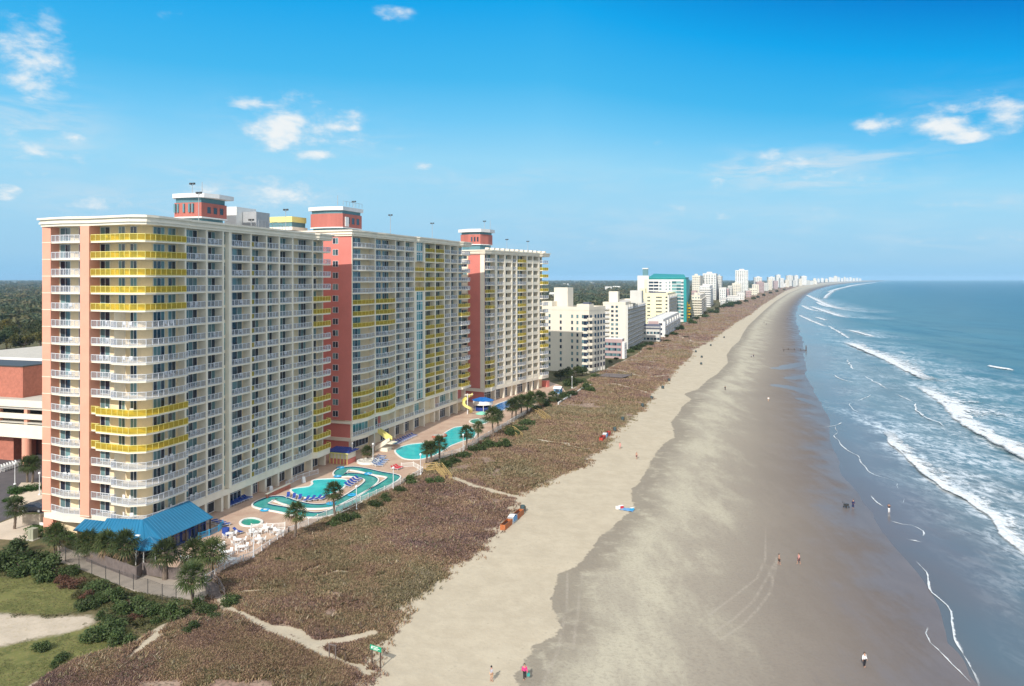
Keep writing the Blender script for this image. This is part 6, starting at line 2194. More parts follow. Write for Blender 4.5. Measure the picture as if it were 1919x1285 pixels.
def clumpy(n, nclump, R, rng, flat=0.75, low=0.15, rr=(0.3, 0.55)):
    """leaf centres spread over several overlapping clumps inside a unit dome"""
    a = rng.random(nclump) * 6.283
    r = np.sqrt(rng.random(nclump)) * 0.72
    z = low + rng.random(nclump) * (1 - r) * flat
    cc = np.stack([r * np.cos(a), r * np.sin(a), z], -1)
    cr = rr[0] + rng.random(nclump) * (rr[1] - rr[0])
    k = rng.integers(0, nclump, n)
    d = rng.normal(size=(n, 3))
    d /= np.linalg.norm(d, axis=1)[:, None]
    rad = cr[k] * (0.55 + 0.5 * rng.random(n))
    P = cc[k] + d * rad[:, None] * np.array([1, 1, 0.8])
    P[:, 2] = np.abs(P[:, 2])
    return P * R


BUSH = {}
for m_ in ('shrub_leaf', 'russet_leaf', 'olive_leaf', 'hedge_leaf'):
    BUSH[m_] = []
    for k in range(3):
        rng = np.random.default_rng(40 + k + len(m_))
        P = clumpy(1500, 11, 1.0, rng)
        BUSH[m_].append(quads_mesh('foliage', P, 0.055 + 0.05 * rng.random(len(P)), m_, 0.4, rng))
STEM = MB().use('bark')
for k in range(5):
    a = k * 1.26
    STEM.bar((0, 0, -0.1), (0.4 * math.cos(a), 0.4 * math.sin(a), 0.55), 0.05, 5, 0.02)
STEM = STEM.mesh('stems')


def bush(px, py, rpx, label, m_='shrub_leaf', name='shrub', cat='bush', group='green shrubs', squash=0.85):
    p = gp(px, py)
    R_ = rpx / F * p.y
    r = thing(name, label, cat, p, RND.uniform(0, 6.28), group, (R_, R_ * RND.uniform(.85, 1.1), R_ * squash * RND.uniform(.85, 1.1)))
    link('foliage', BUSH[m_][RND.randrange(3)], r)
    link('stems', STEM, r)
    return r


LEFT = [(14, 1062, 34, 'big dark shrub at the picture edge above the lawn'), (48, 1072, 32, 'big dark shrub second from the picture edge above the lawn'), (86, 1082, 30, 'big dark shrub above the lawn, ending the tall thicket'), (30, 1040, 26, 'shrub behind the tall thicket, by the utility cabinet'), (66, 1050, 24, 'shrub behind the tall thicket, close to the hedge'),
        (98, 1062, 20, 'shrub at the start of the wire fence'), (131, 1077, 18, 'round shrub pressed against the second wire-fence post'), (183, 1108, 24, 'leggy shrub against the fourth wire-fence post'), (213, 1128, 26, 'shrub below the fifth wire-fence post'), (246, 1143, 26, 'shrub below the seventh wire-fence post'), (272, 1150, 24, 'shrub below the eighth wire-fence post'),
        (297, 1146, 16, 'small shrub below the ninth wire-fence post'), (325, 1160, 25, 'rounded shrub standing alone at the end of the wire fence'), (203, 1192, 34, 'broad shrub between sand patch and brown dune'), (176, 1200, 22, 'lighter shrub joined to the broad one, on the lawn side'), (222, 1205, 24, 'shrub on the dune side of the broad shrub'), (160, 1140, 20, 'low shrub at the lawn corner'),
        (388, 1150, 20, 'dense shrub right of the corner palm base'), (372, 1138, 16, 'dark shrub under the corner palm'), (402, 1160, 14, 'bright shrub at the path edge below the stair'), (434, 1130, 20, 'sparse shrub across the path from the stair'), (360, 1182, 16, 'low pale shrub at the path fork'), (102, 1250, 10, 'little dark shrub at the lower lawn edge'), (118, 1235, 13, 'flat shrub at the lower lawn edge'), (78, 1218, 16, 'flat shrub between sand patch and lower lawn')]
for a in LEFT:
    bush(a[0], a[1], a[2] * 1.12, a[3], squash=1.05)
FILLB = [(160, 1098, 16, 'the third wire-fence post'), (176, 1122, 15, 'the fourth wire-fence post, lower down'), (198, 1118, 17, 'between the fourth and fifth wire-fence posts'), (228, 1140, 17, 'the sixth wire-fence post'), (258, 1130, 15, 'close under the seventh wire-fence post'), (284, 1140, 15, 'close under the eighth wire-fence post'), (310, 1152, 14, 'close under the last wire-fence post'), (232, 1165, 18, 'in the middle of the thicket behind the broad shrub'), (262, 1172, 14, 'at the dune side of the thicket'), (192, 1160, 16, 'between lawn corner and broad shrub'), (215, 1172, 18, 'just behind the broad shrub'), (148, 1118, 14, 'between russet shrubs and lawn corner'), (345, 1150, 13, 'between the lone rounded shrub and the corner palm'), (292, 1165, 13, 'at the thicket end toward the path fork')]
for px, py, rp, ds in FILLB:
    bush(px, py, rp, 'low tangled shrub ' + ('by ' if ds.startswith('the ') else '') + ds, RND.choice(['shrub_leaf', 'shrub_leaf', 'olive_leaf']), group='tangled shrubs along the wire fence', squash=0.95)
for a in ((137, 1098, 24, 'reddish brown shrub behind the lawn'), (118, 1093, 18, 'reddish brown shrub left of the bigger russet one'), (165, 1120, 17, 'russet shrub next to the leggy green one'), (238, 1135, 15, 'rusty orange shrub among the fence shrubs'), (255, 1160, 14, 'rusty shrub below the fence shrubs')):
    bush(*a, 'russet_leaf', group='russet shrubs')
DUNE = [(642, 978, 17, 'dark shrub at the foot of the slim palm'), (660, 972, 13, 'dark shrub right of the slim palm foot'), (625, 985, 11, 'shrub left of the slim palm foot'), (702, 948, 13, 'shrub below the river fence'), (722, 938, 12, 'shrub near the end of the river fence'), (748, 922, 12, 'shrub past the river fence lamp'), (770, 905, 14, 'shrub between river fence and wooden boardwalk'),
        (815, 905, 16, 'green patch of shrub below the wooden boardwalk'), (835, 875, 13, 'shrub under the three pool palms'), (850, 868, 12, 'shrub right of the three pool palms'), (868, 856, 12, 'shrub at the pool fence lamp'), (895, 845, 15, 'grey green spiky shrub by the fifth fence palm'), (916, 838, 14, 'grey green spiky shrub below the tallest palm'), (944, 838, 14, 'grey brown mound past the tallest palm'),
        (958, 815, 14, 'dark shrub above the second dune stair'), (970, 806, 15, 'dark shrub below the palm row'), (986, 795, 14, 'dark shrub in the shade of the palm row'), (1004, 768, 10, 'dark shrub at the end of the palm row'), (1022, 762, 11, 'shrub between last palms and dune'), (1040, 752, 11, 'shrub row start past the last palm'), (1056, 746, 11, 'shrub row middle past the last palm'), (1072, 740, 11, 'shrub row end past the last palm'),
        (1068, 722, 14, 'leafy shrub on the lawn past the third tower'), (1084, 716, 12, 'leafy shrub below the dark oaks'), (1101, 731, 13, 'round shrub alone at the dune edge past the third tower'), (1116, 706, 8, 'small bush by the wooden deck'), (1150, 668, 9, 'bush before the pinkish motel'), (1163, 665, 9, 'second bush before the pinkish motel'), (1176, 660, 10, 'bush at the grey grid block corner'), (1190, 655, 9, 'bush along the grey grid block'), (1203, 649, 8, 'bush near the slate-roofed house'),
        (1216, 646, 8, 'bush in front of the slate-roofed house'), (1262, 627, 7, 'bush before the low white motel'), (1275, 618, 8, 'bush at the water slide'), (1296, 606, 8, 'bush past the water slide'), (1318, 594, 8, 'bush below the striped slab'), (1337, 586, 9, 'dark bush at the striped slab corner'), (1366, 575, 10, 'dark trees mass by the pale low house'), (1378, 570, 8, 'dark bush beyond the pale low house')]
for a in [(q[0], q[1], q[2] * 1.3, q[3]) for q in DUNE]:
    bush(*a)
for a in ((590, 1010, 10, 'sparse olive bush inside the brown dune, below the tall palm'), (760, 960, 9, 'olive bush in the brown dune'), (705, 985, 8, 'olive clump in the middle dune'), (930, 870, 10, 'olive clump below the dune path'), (520, 1050, 10, 'olive clump by the fence shadow'), (1250, 640, 8, 'olive bush on the far dune'), (1285, 632, 7, 'second olive bush on the far dune'), (1218, 655, 7, 'olive bush behind the far footpath')):
    bush(*a, 'olive_leaf', group='olive shrubs', squash=0.6)
# clipped hedge behind the patio
hp = [Vector(q) for q in W2([(52, 1000), (90, 1003), (130, 1015), (168, 1027)], 3.0)]
rng = np.random.default_rng(9)
Pn = []
for i in range(3):
    a, b_ = hp[i], hp[i + 1]
    k = int((b_ - a).length * 330)
    t = rng.random(k)
    q = np.stack([a.x + (b_.x - a.x) * t, a.y + (b_.y - a.y) * t], -1)
    u, v = (rng.random(k) - 0.5) * 2.0, rng.random(k) * 1.15
    sid = rng.random(k) < 0.5
    u = np.where(sid, np.sign(u) * (0.9 + 0.1 * rng.random(k)), u)
    v = np.where(sid, v, 1.05 + 0.15 * rng.random(k))
    nx, ny = -(b_.y - a.y), b_.x - a.x
    ln = math.hypot(nx, ny)
    Pn.append(np.stack([q[:, 0] + nx / ln * u - hp[0].x, q[:, 1] + ny / ln * u - hp[0].y, v], -1))
Pn = np.concatenate(Pn)
r = thing('hedge', 'bright green clipped hedge between patio kerb and wire fence', 'hedge', (hp[0].x, hp[0].y, 3.0))
link('foliage', quads_mesh('foliage', Pn, 0.07 + 0.06 * rng.random(len(Pn)), 'hedge_leaf', 0.4, rng), r)
for a in ((30, 925, 22, 'low green shrub bed in the car park island'), (58, 918, 20, 'green shrub in the car park island next to the tower'), (22, 938, 16, 'shrub in front of the car park island')):
    bush(*a, 'hedge_leaf', group='car park shrubs', squash=0.7)


# ---- palms: bent ringed trunk, round head of fan leaves, a skirt of dead ones
def palm_mesh(seed, h=1.0, nf=54, R_=1.35):
    rng = random.Random(seed)
    cr = MB().use('palm_leaf')
    dead = MB().use('palm_dead')
    for k in range(nf):
        t = k / nf
        elev = math.radians(82 - 135 * t + rng.uniform(-12, 12))
        az = k * 2.399963 + rng.uniform(-0.3, 0.3)
        tgt = dead if elev < math.radians(-36) else cr
        tgt.rv = rng.random()
        d = Vector((math.cos(az) * math.cos(elev), math.sin(az) * math.cos(elev), math.sin(elev)))
        L0 = R_ * rng.uniform(0.55, 0.75) * (0.8 if tgt is dead else 1)
        base = Vector((0, 0, 0))
        tip = d * L0 + Vector((0, 0, -0.1 * L0))
        tgt.bar(base, tip, 0.03, 3, 0.018)
        s = d.cross(Vector((0, 0, 1)))
        s = s.normalized() if s.length > 1e-3 else Vector((1, 0, 0))
        up = s.cross(d).normalized()
        nl = 9
        fl = R_ * rng.uniform(0.55, 0.75)
        for q in range(nl):
            a = (q / (nl - 1) - 0.5) * math.radians(190)
            ld = (d * math.cos(a) + s * math.sin(a) + up * 0.12 * math.cos(a * 2)).normalized()
            le = fl * (0.75 + 0.25 * math.cos(a))
            mid = tip + ld * le * 0.5
            end = tip + ld * le + Vector((0, 0, -0.32 * le * (0.6 + abs(math.sin(a)))))
            wv = ld.cross(up).normalized() * 0.055 * R_ / 1.35
            tgt.poly([tip, mid - wv, end, mid + wv])
    return cr.mesh('crown'), dead.mesh('dead_fronds')


PALMS = [palm_mesh(s) for s in (3, 8, 21)]
TRUNKS = []
for sd in (0.0, 0.35, -0.5):
    mb = MB().use('palm_bark')
    prev = Vector((0, 0, -0.05))
    for k in range(12):
        t = (k + 1) / 12
        p = Vector((sd * 0.12 * math.sin(t * 2.2), sd * 0.05 * t, t))
        rr = 0.030 + 0.012 * (1 - t) + (0.004 if k % 2 else 0) + (0.012 if t > 0.85 else 0)
        mb.bar(prev, p, rr, 8, rr * 0.94)
        prev = p
    TRUNKS.append((mb.mesh('trunk'), prev))


def palm(px, py, top, label, cw=1.0, thick=1.0):
    p = gp(px, py) if py > 0 else None
    hgt = (py - top) / F * p.y
    R_ = 1.52 * cw
    th_ = max(0.8, hgt - R_ * 0.75)
    r = thing('palm_tree', label, 'palm tree', p, 0, 'palms along the pools and footpath')
    i = RND.randrange(3)
    tm, tip = TRUNKS[i]
    rz = RND.uniform(0, 6.28)
    t = link('trunk', tm, r, (0, 0, 0), rz, (5.5 * thick, 5.5 * thick, th_))
    q = Matrix.Rotation(rz, 3, 'Z') @ Vector((tip.x * 5.5 * thick, tip.y * 5.5 * thick, th_))
    c, d = PALMS[RND.randrange(3)]
    link('crown', c, r, q, RND.uniform(0, 6.28), (R_ / 1.35, R_ / 1.35, R_ / 1.35 * RND.uniform(0.9, 1.05)))
    link('dead_fronds', d, r, q, RND.uniform(0, 6.28), R_ / 1.35)


for a in [(552, 1010, 943, 'full-headed palm at the fence corner below the river bend', 1.2), (629, 972, 905, 'slim palm with loose head in front of the kidney pool', 1.2), (798, 868, 829, 'leftmost of the three palms before the two-lobed pool', 1.1), (808, 869, 828, 'middle one of the three palms before the two-lobed pool', 1.1), (824, 866, 819, 'tallest of the three palms before the two-lobed pool', 1.3),
          (873, 843, 798, 'lone palm in front of the far pool lobe', 1.35), (896, 827, 791, 'small palm by the little dark pool', 1.1), (925, 818, 763, 'tallest palm along the dune fence', 1.7), (933, 803, 768, 'palm just behind the tallest dune-fence palm', 1.3), (958, 789, 748, 'first palm of the dark row at the splash pool', 1.5), (967, 784, 745, 'second palm of the dark row at the splash pool', 1.4), (977, 777, 741, 'third palm of the dark row at the splash pool', 1.5),
          (988, 775, 741, 'fourth palm of the dark row at the splash pool', 1.5), (996, 773, 735, 'fifth palm of the dark row at the splash pool', 1.4), (1011, 764, 734, 'palm set apart after the dark row', 1.6), (1035, 754, 733, 'last small palm toward the lawn', 1.4),
          (51, 905, 858, 'car park palm in front of the garage column', 1.2), (60, 906, 856, 'car park palm touching the tower edge', 1.2), (27, 991, 934, 'palm with thin head on the pale entry paving', 1.2), (103, 1036, 984, 'short palm in front of the clipped hedge', 1.25), (166, 1046, 996, 'palm left of the leaning trunk behind the plank fence', 1.3), (203, 1058, 995, 'middle palm behind the plank fence', 1.35), (234, 1066, 998, 'bushy palm behind the plank fence bend', 1.35),
          (185, 1050, 1000, 'palm between the left and middle plank-fence palms', 1.2), (309, 1086, 1012, 'thick-trunked palm in the plank fence gap', 1.4, 1.7), (362, 1080, 1014, 'left one of the wide twin palms by the dining terrace', 1.4), (398, 1082, 1012, 'right one of the wide twin palms by the dining terrace', 1.4), (361, 1134, 1056, 'shaggy corner palm beside the sandy path stair', 1.35), (690, 862, 836, 'small feathery palm in the rock planter', 1.0), (1018, 757, 737, 'slender palm behind the one set apart', 1.2)]:
    palm(*a)


# ---- broad trees
def tree_meshes(seed, leaf, n=2600):
    rng = np.random.default_rng(seed)
    P = clumpy(n, 16, 1.0, rng, 0.9, 0.25, (0.22, 0.42))
    P[:, 2] += 0.25
    cr = quads_mesh('crown', P, 0.035 + 0.035 * rng.random(n), leaf, 0.4, rng)
    mb = MB().use('bark')
    mb.bar((0, 0, -0.05), (0.02, 0.02, 0.5), 0.06, 7, 0.045)
    for k in range(6):
        a = k * 1.05
        mb.bar((0.02, 0.02, 0.42), (0.5 * math.cos(a), 0.5 * math.sin(a), 0.75 + 0.1 * (k % 2)), 0.035, 5, 0.012)
    return cr, mb.mesh('trunk')


TREES = {k: [tree_meshes(s, k) for s in (61, 62, 63)] for k in ('oak_leaf', 'yellow_leaf')}


def tree(px, py, rpx, label, leaf='oak_leaf', group='trees inland', hz=1.0):
    p = gp(px, py)
    R_ = rpx / F * p.y
    r = thing('broadleaf_tree', label, 'tree', p, RND.uniform(0, 6.28), group, (R_, R_, R_ * hz))
    c, t = TREES[leaf][RND.randrange(3)]
    link('crown', c, r)
    link('trunk', t, r)


for i, (px, py, rp) in enumerate([(1305, 600, 7), (1322, 590, 6), (1342, 583, 7), (1352, 578, 6), (1372, 572, 6), (1384, 571, 7), (1398, 567, 5), (1412, 562, 5), (1420, 559, 4), (1430, 556, 5), (1444, 551, 4), (1456, 548, 4), (1470, 544, 3), (1232, 640, 6), (1248, 633, 6), (1130, 690, 7), (1142, 682, 7), (1155, 676, 6)]):
    tree(px, py, rp, ['bushy tree at the water slide foot', 'bushy tree before the striped slab', 'bushy tree at the striped slab corner', 'bushy tree past the striped slab', 'bushy tree before the low beach house', 'bushy tree beside the low beach house', 'bushy tree right of the low beach house', 'bushy tree at the tallest white tower foot', 'small tree before the small pale house', 'small tree past the small pale house', 'small tree before the pinkish distant block', 'small tree past the pinkish distant block', 'tiny tree near the low distant hall', 'bushy tree before the slate-roofed house', 'bushy tree at the low white motel', 'bushy tree at the white apartment block end', 'bushy tree between apartment block and pinkish motel', 'bushy tree before the pinkish motel'][i], group='trees along the dune edge')
for a in [(1050, 712, 15, 'dark oak nearest the third tower corner'), (1064, 708, 16, 'dark oak second past the third tower'), (1079, 705, 17, 'dark oak in front of the white apartment block'), (1092, 703, 13, 'dark oak at the white apartment block corner'), (1072, 722, 13, 'low oak on the lawn by the lamp post')]:
    tree(*a, group='dark oaks by the white apartment block')
k_ = 0
for px, py, rp, lf, ds in [(12, 655, 30, 'oak_leaf', 'dark tree at the picture edge behind the garage roof'), (44, 660, 30, 'yellow_leaf', 'yellowing tree behind the garage roof'), (76, 652, 28, 'yellow_leaf', 'yellowing tree touching the tower edge'), (28, 640, 26, 'oak_leaf', 'dark tree behind the yellowing one'), (62, 634, 24, 'oak_leaf', 'dark tree behind the garage, near the tower'),
                          (6, 628, 24, 'yellow_leaf', 'yellowing tree higher up at the picture edge'), (85, 622, 22, 'oak_leaf', 'dark tree partly behind the tower edge'), (40, 612, 20, 'yellow_leaf', 'olive tree in the second inland line'), (16, 600, 18, 'oak_leaf', 'dark tree in the third inland line at the edge'), (68, 598, 18, 'oak_leaf', 'dark tree in the third inland line near the tower')]:
    tree(px, py, rp, ds, lf, 'trees behind the garage')

# far woods that read as one mass
rng = np.random.default_rng(77)
pts = []
while len(pts) < 6600:
    u = rng.random()
    Y = 420 * (9000 / 420) ** (rng.random() ** 0.9)
    if u < 0.36:
        px = rng.uniform(-320, 130)
    elif u < 0.56:
        px = rng.uniform(130, 980)
    else:
        px = rng.uniform(980, 1560)
    X = (px - CX) / F * Y
    f = float(xc(CF, Y))
    if X > f - 55 - 0.02 * Y:
        continue
    if Y < 640 and u < 0.56:
        continue
    pts.append((X, Y))
pts = np.array(pts)
nl = 46
C, S = [], []
for X, Y in pts:
    s = 4.2 + 3.2 * rng.random() + Y * 0.0011
    d = rng.normal(size=(nl, 3))
    d /= np.linalg.norm(d, axis=1)[:, None]
    d[:, 2] = np.abs(d[:, 2])
    C.append(np.array([X, Y, 3 + s * 0.45]) + d * s * np.array([1, 1, 0.95]) * (0.7 + 0.35 * rng.random((nl, 1))))
    S.append(np.full(nl, s * 0.26) * (0.6 + 0.8 * rng.random(nl)))
C, S = np.concatenate(C), np.concatenate(S)
tag(link('woodland', quads_mesh('woodland', C, S, 'forest_leaf', 0.3, rng)), 'dark far-off woods stretching inland to the horizon', 'woods', kind='stuff')

# ---- dune grass: tufts of bent blades over the whole dune belt
rng = np.random.default_rng(123)
N0 = 170000
# even coverage of the view: sample rows and columns of the picture and keep what lies in the belt
py = 528 + (1300 - 528) * rng.random(N0 * 3) ** 0.9
Y = F * (H - 2.6) / (py - HY)
f, e = xc(CF, Y), xc(CE, Y)
sel = rng.random(len(Y)) < np.clip((e - f) / Y * 2.6, 0, 1)
Y, f, e = Y[sel], f[sel], e[sel]
X = f + (e - f + 2.5) * rng.random(len(Y))
d_e = np.minimum(X - f, (e - X) * 0.75)
dp = np.full(X.shape, 50.0)
for P_, w_ in PATHS:
    dp = np.minimum(dp, sdist(X, Y, P_, False) - w_)
ed = (vnoise(X, Y, 3.0, 31) - 0.5) * 2.6 + (vnoise(X, Y, 1.0, 32) - 0.5) * 1.6
bare_ = vnoise(X, Y, 9, 33) * 0.6 + vnoise(X, Y, 2.5, 34) * 0.4
keep = (d_e + ed + np.abs(rng.normal(size=len(X))) ** 2 * 0.35 > 0.5) & (dp * 1.3 + ed * 0.3 > 0.25) & (bare_ + 0.3 * rng.random(len(X)) > 0.49)
X, Y = X[keep], Y[keep]
# thinner fringe plants beyond the edge and some on the lawn side
n = len(X)
Zg = terrain(X, Y)
nb = 4
hgt = (0.14 + 0.20 * rng.random(n) + 0.32 * vnoise(X, Y, 7, 35) ** 2) * (1 + Y / 700)
wid = (0.022 + 0.022 * rng.random(n)) * (1 + Y / 110)
V, Fa, Ra = [], [], []
kind = vnoise(X, Y, 16, 36) * 0.5 + vnoise(X, Y, 4, 37) * 0.3 + vnoise(X, Y, 1.3, 39) * 0.2
big = (rng.random(n) < 0.012) & (vnoise(X, Y, 11, 40) > 0.42)
hgt = np.where(big, hgt * 1.3 + 0.18, hgt)
wid = np.where(big, wid * 0.9, wid)
kind = np.where(big, np.where(rng.random(n) < 0.5, 0.95, 0.72), kind)
for b_ in range(nb):
    a = rng.random(n) * 6.283
    ln = hgt * (0.75 + 0.4 * rng.random(n))
    lean = 0.3 + 0.7 * rng.random(n)
    ox, oy = (rng.random(n) - .5) * 0.5 * (1 + Y / 200), (rng.random(n) - .5) * 0.5 * (1 + Y / 200)
    bx, by = X + ox, Y + oy
    tx, ty, tzv = bx + np.cos(a) * ln * lean, by + np.sin(a) * ln * lean, Zg + ln * 0.85
    wx, wy = -np.sin(a) * wid, np.cos(a) * wid
    mx_, my_, mz = bx + np.cos(a) * ln * lean * 0.35, by + np.sin(a) * ln * lean * 0.35, Zg + ln * 0.5
    V.append(np.stack([np.stack([bx - wx * .6, by - wy * .6, Zg - 0.05], -1), np.stack([bx + wx * .6, by + wy * .6, Zg - 0.05], -1), np.stack([mx_ + wx, my_ + wy, mz], -1), np.stack([tx, ty, tzv], -1), np.stack([mx_ - wx, my_ - wy, mz], -1)], 1))
    Ra.append(np.clip(kind + (rng.random(n) - 0.5) * 0.38, 0, 1))
V = np.concatenate(V).reshape(-1, 3)
Ra = np.concatenate(Ra)
nq = len(V) // 5
me = bpy.data.meshes.new('dune_grass')
me.vertices.add(len(V))
me.vertices.foreach_set('co', V.ravel().astype(np.float32))
me.loops.add(nq * 5)
me.loops.foreach_set('vertex_index', np.arange(nq * 5, dtype=np.int32))
me.polygons.add(nq)
me.polygons.foreach_set('loop_start', (np.arange(nq) * 5).astype(np.int32))
me.update(calc_edges=True)
at_ = me.attributes.new('rnd', 'FLOAT', 'FACE')
at_.data.foreach_set('value', Ra.astype(np.float32))
m, nt, b = nt_new('dune_grass')
rp = nt.nodes.new('ShaderNodeValToRGB')
L(nt, attr(nt, 'rnd').outputs['Fac'], rp.inputs[0])
ST_ = [(0.0, (0.21, 0.15, 0.145)), (0.28, (0.28, 0.185, 0.158)), (0.42, (0.36, 0.235, 0.165)), (0.55, (0.40, 0.285, 0.18)), (0.67, (0.36, 0.285, 0.165)), (0.80, (0.20, 0.19, 0.10)), (1.0, (0.50, 0.41, 0.30))]
for i, (p_, c_) in enumerate(ST_):
    e_ = rp.color_ramp.elements[i] if i < 2 else rp.color_ramp.elements.new(p_)
    e_.position, e_.color = p_, (*c_, 1)
L(nt, rp.outputs[0], b.inputs['Base Color'])
b.inputs['Roughness'].default_value = 0.75
b.inputs['Specular IOR Level'].default_value = 0.15
tr = nt.nodes.new('ShaderNodeBsdfTranslucent')
L(nt, rp.outputs[0], tr.inputs[0])
mx = nt.nodes.new('ShaderNodeMixShader')
mx.inputs[0].default_value = 0.3
L(nt, b.outputs[0], mx.inputs[1])
L(nt, tr.outputs[0], mx.inputs[2])
L(nt, mx.outputs[0], nt.nodes['Material Output'].inputs[0])
me.materials.append(m)
tag(link('dune_grass', me), 'brown and russet autumn grass covering the dune between fence and sand', 'grass', kind='stuff')
print('tufts', n)
# low weeds on the open ground in the near corner
rng = np.random.default_rng(5)
lx, ly = [], []
Q = W2([(-60, 1040), (110, 1052), (250, 1108), (385, 1128), (395, 1150), (300, 1172), (240, 1205), (130, 1244), (40, 1290), (-80, 1300)])
xs_, ys_ = [p[0] for p in Q], [p[1] for p in Q]
X = rng.uniform(min(xs_), max(xs_), 60000)
Y = rng.uniform(min(ys_), max(ys_), 60000)
ok = inpoly(X, Y, Q) & (sdist(X, Y, PATCH) + (vnoise(X, Y, 2, 3) - .5) * 3 > 0) & (vnoise(X, Y, 3.5, 8) * .6 + vnoise(X, Y, 1.2, 9) * .4 > 0.38)
X, Y = X[ok], Y[ok]
inl = np.minimum(sdist(X, Y, LAWN), sdist(X, Y, LAWN2)) < 0.3
C = np.stack([X, Y, terrain(X, Y) + 0.05 + 0.1 * rng.random(len(X))], -1)
tag(link('lawn_grass', quads_mesh('lawn_grass', C[inl], 0.05 + 0.06 * rng.random(inl.sum()), 'turf_leaf', 0.8, rng, 0.35)), 'patchy green grass on the vacant lot', 'grass', kind='stuff')
tag(link('weeds', quads_mesh('weeds', C[~inl], 0.09 + 0.10 * rng.random((~inl).sum()), 'olive_leaf', 0.5, rng, 0.35)), 'rough olive weeds around the shrubs of the vacant lot', 'weeds', kind='stuff')
# ------------------------------------------------------------------ the buildings farther along the beach
mat('far_cream', (0.70, 0.64, 0.53), 0.8, 0.07, 0.2, streak=True)
mat('far_white', (0.66, 0.65, 0.62), 0.8, 0.06, 0.2, streak=True)
mat('far_yellow', (0.77, 0.71, 0.47), 0.8, 0.07, 0.2, streak=True)
mat('far_pink', (0.42, 0.30, 0.29), 0.8, 0.08, 0.2)
mat('far_grey', (0.55, 0.54, 0.50), 0.8, 0.08, 0.2)
mat('far_teal', (0.01, 0.27, 0.27), 0.5, 0.08, 0.2)
mat('far_slate', (0.10, 0.11, 0.15), 0.7, 0.1, 0.2)
mat('slide_yellow', (0.75, 0.48, 0.02), 0.5, 0.1, 0.5)


def solve_v(px, c, d):
    """distance along direction d from plan point c to the picture column px"""
    r = (px - CX) / F
    return (r * c[1] - c[0]) / (d[0] - r * d[1])


class Far:
    def __init__(self, name, label, px, py, ang, left, right, top, cat='building', z=3.0):
        p = at(px, py, z)
        self.c = (p.x, p.y)
        self.e = (math.cos(ang), math.sin(ang))
        self.d = (-math.sin(ang), math.cos(ang))
        self.W = abs(solve_v(left, self.c, (-self.e[0], -self.e[1])))
        self.N = abs(solve_v(right, self.c, self.d)) if right else 14.0
        self.N = min(self.N, 160)
        self.zt = H - (top - HY) / F * p.y
        self.Y = p.y
        self.r = thing(name, label, cat, (p.x, p.y, 0), ang)
        self.win = Items(self.r, 'window')
        self.bal = Items(self.r, 'balcony', 'railing')

    def wall(self, m, roofm='roof_gravel', par=0.9, parm=None):
        MB().use(m).box(-self.W, 0, 0, self.N, 3, self.zt - par).build('wall', self.r)
        MB().use(roofm).box(-self.W + 0.3, -0.3, 0.3, self.N - 0.3, self.zt - par, self.zt - par + 0.12).build('roof', self.r)
        mb = MB().use(parm or m)
        q = 0.3
        mb.box(-self.W - 0.1, 0.1, -0.1, q, self.zt - par, self.zt)
        mb.box(-self.W - 0.1, 0.1, self.N - q, self.N + 0.1, self.zt - par, self.zt)
        mb.box(-self.W - 0.1, -self.W + q, q, self.N - q, self.zt - par, self.zt)
        mb.box(0.1 - q, 0.1, q, self.N - q, self.zt - par, self.zt)
        mb.build('parapet', self.r)
        return self

    def floors(self, nf, z0=4.0, z1=None):
        z1 = z1 or self.zt - 1.6
        return [z0 + (z1 - z0) * k / nf for k in range(nf)], (z1 - z0) / nf

    def south(self, fr, nf, w, h, z0=4.0, z1=None, off=0.6, glass='window_glass', fm='far_slate'):
        zs, fh = self.floors(nf, z0, z1)
        for z in zs:
            for f in fr:
                self.win.add(('s', w, h), draw_window(w, h, [w / 2] if w > 1.2 else [], glass, fm, False, 0.08), (-self.W * (1 - f) - w / 2, 0, z + off))
        return self

    def east(self, fr, nf, w, h, z0=4.0, z1=None, off=0.6, glass='window_glass', fm='far_slate'):
        zs, fh = self.floors(nf, z0, z1)
        for z in zs:
            for f in fr:
                self.win.add(('e', w, h), draw_window(w, h, [w / 2] if w > 1.2 else [], glass, fm, False, 0.08), (0, self.N * f - w / 2, z + off), math.pi / 2)
        return self

    def grid_east(self, nb, nf, m, depth=1.5, z0=4.0, z1=None, rail='white_panel', v0=0.0, v1=None, solid=None):
        v1 = v1 or self.N
        zs, fh = self.floors(nf, z0, z1)
        w = (v1 - v0) / nb
        for i in range(nb + 1):
            v = v0 + w * i
            MB().use(m).box(0.02, depth, v - 0.15, v + 0.15, 3, zs[-1] + fh).build('pilaster', self.r)
        for z in zs:
            for i in range(nb):
                a, c = v0 + w * i + 0.16, v0 + w * (i + 1) - 0.16
                self.win.add(('g', round(w, 2)), draw_window(w * 0.6, 2.1, [w * 0.3], 'window_glass', 'far_grey', False, 0.08), (0, a + 0.1, z), math.pi / 2)
                cd = (lambda mb, a=a, c=c: mb.use(solid).box(depth - 0.12, depth, a, c, 0, 1.0)) if solid else draw_rail([(depth - 0.05, a), (depth - 0.05, c)], rail)
                self.bal.add(('g', v0, i), draw_slab([(0.03, a), (depth, a), (depth, c), (0.03, c)], 0.22, m), (0, 0, z), 0, cd)
        return self

    def box(self, name, m, u0, u1, v0, v1, z0, z1):
        MB().use(m).box(u0, u1, v0, v1, z0, z1).build(name, self.r)
        return self

    def done(self):
        self.win.finish()
        self.bal.finish()
        return self


A3 = math.radians(-30)
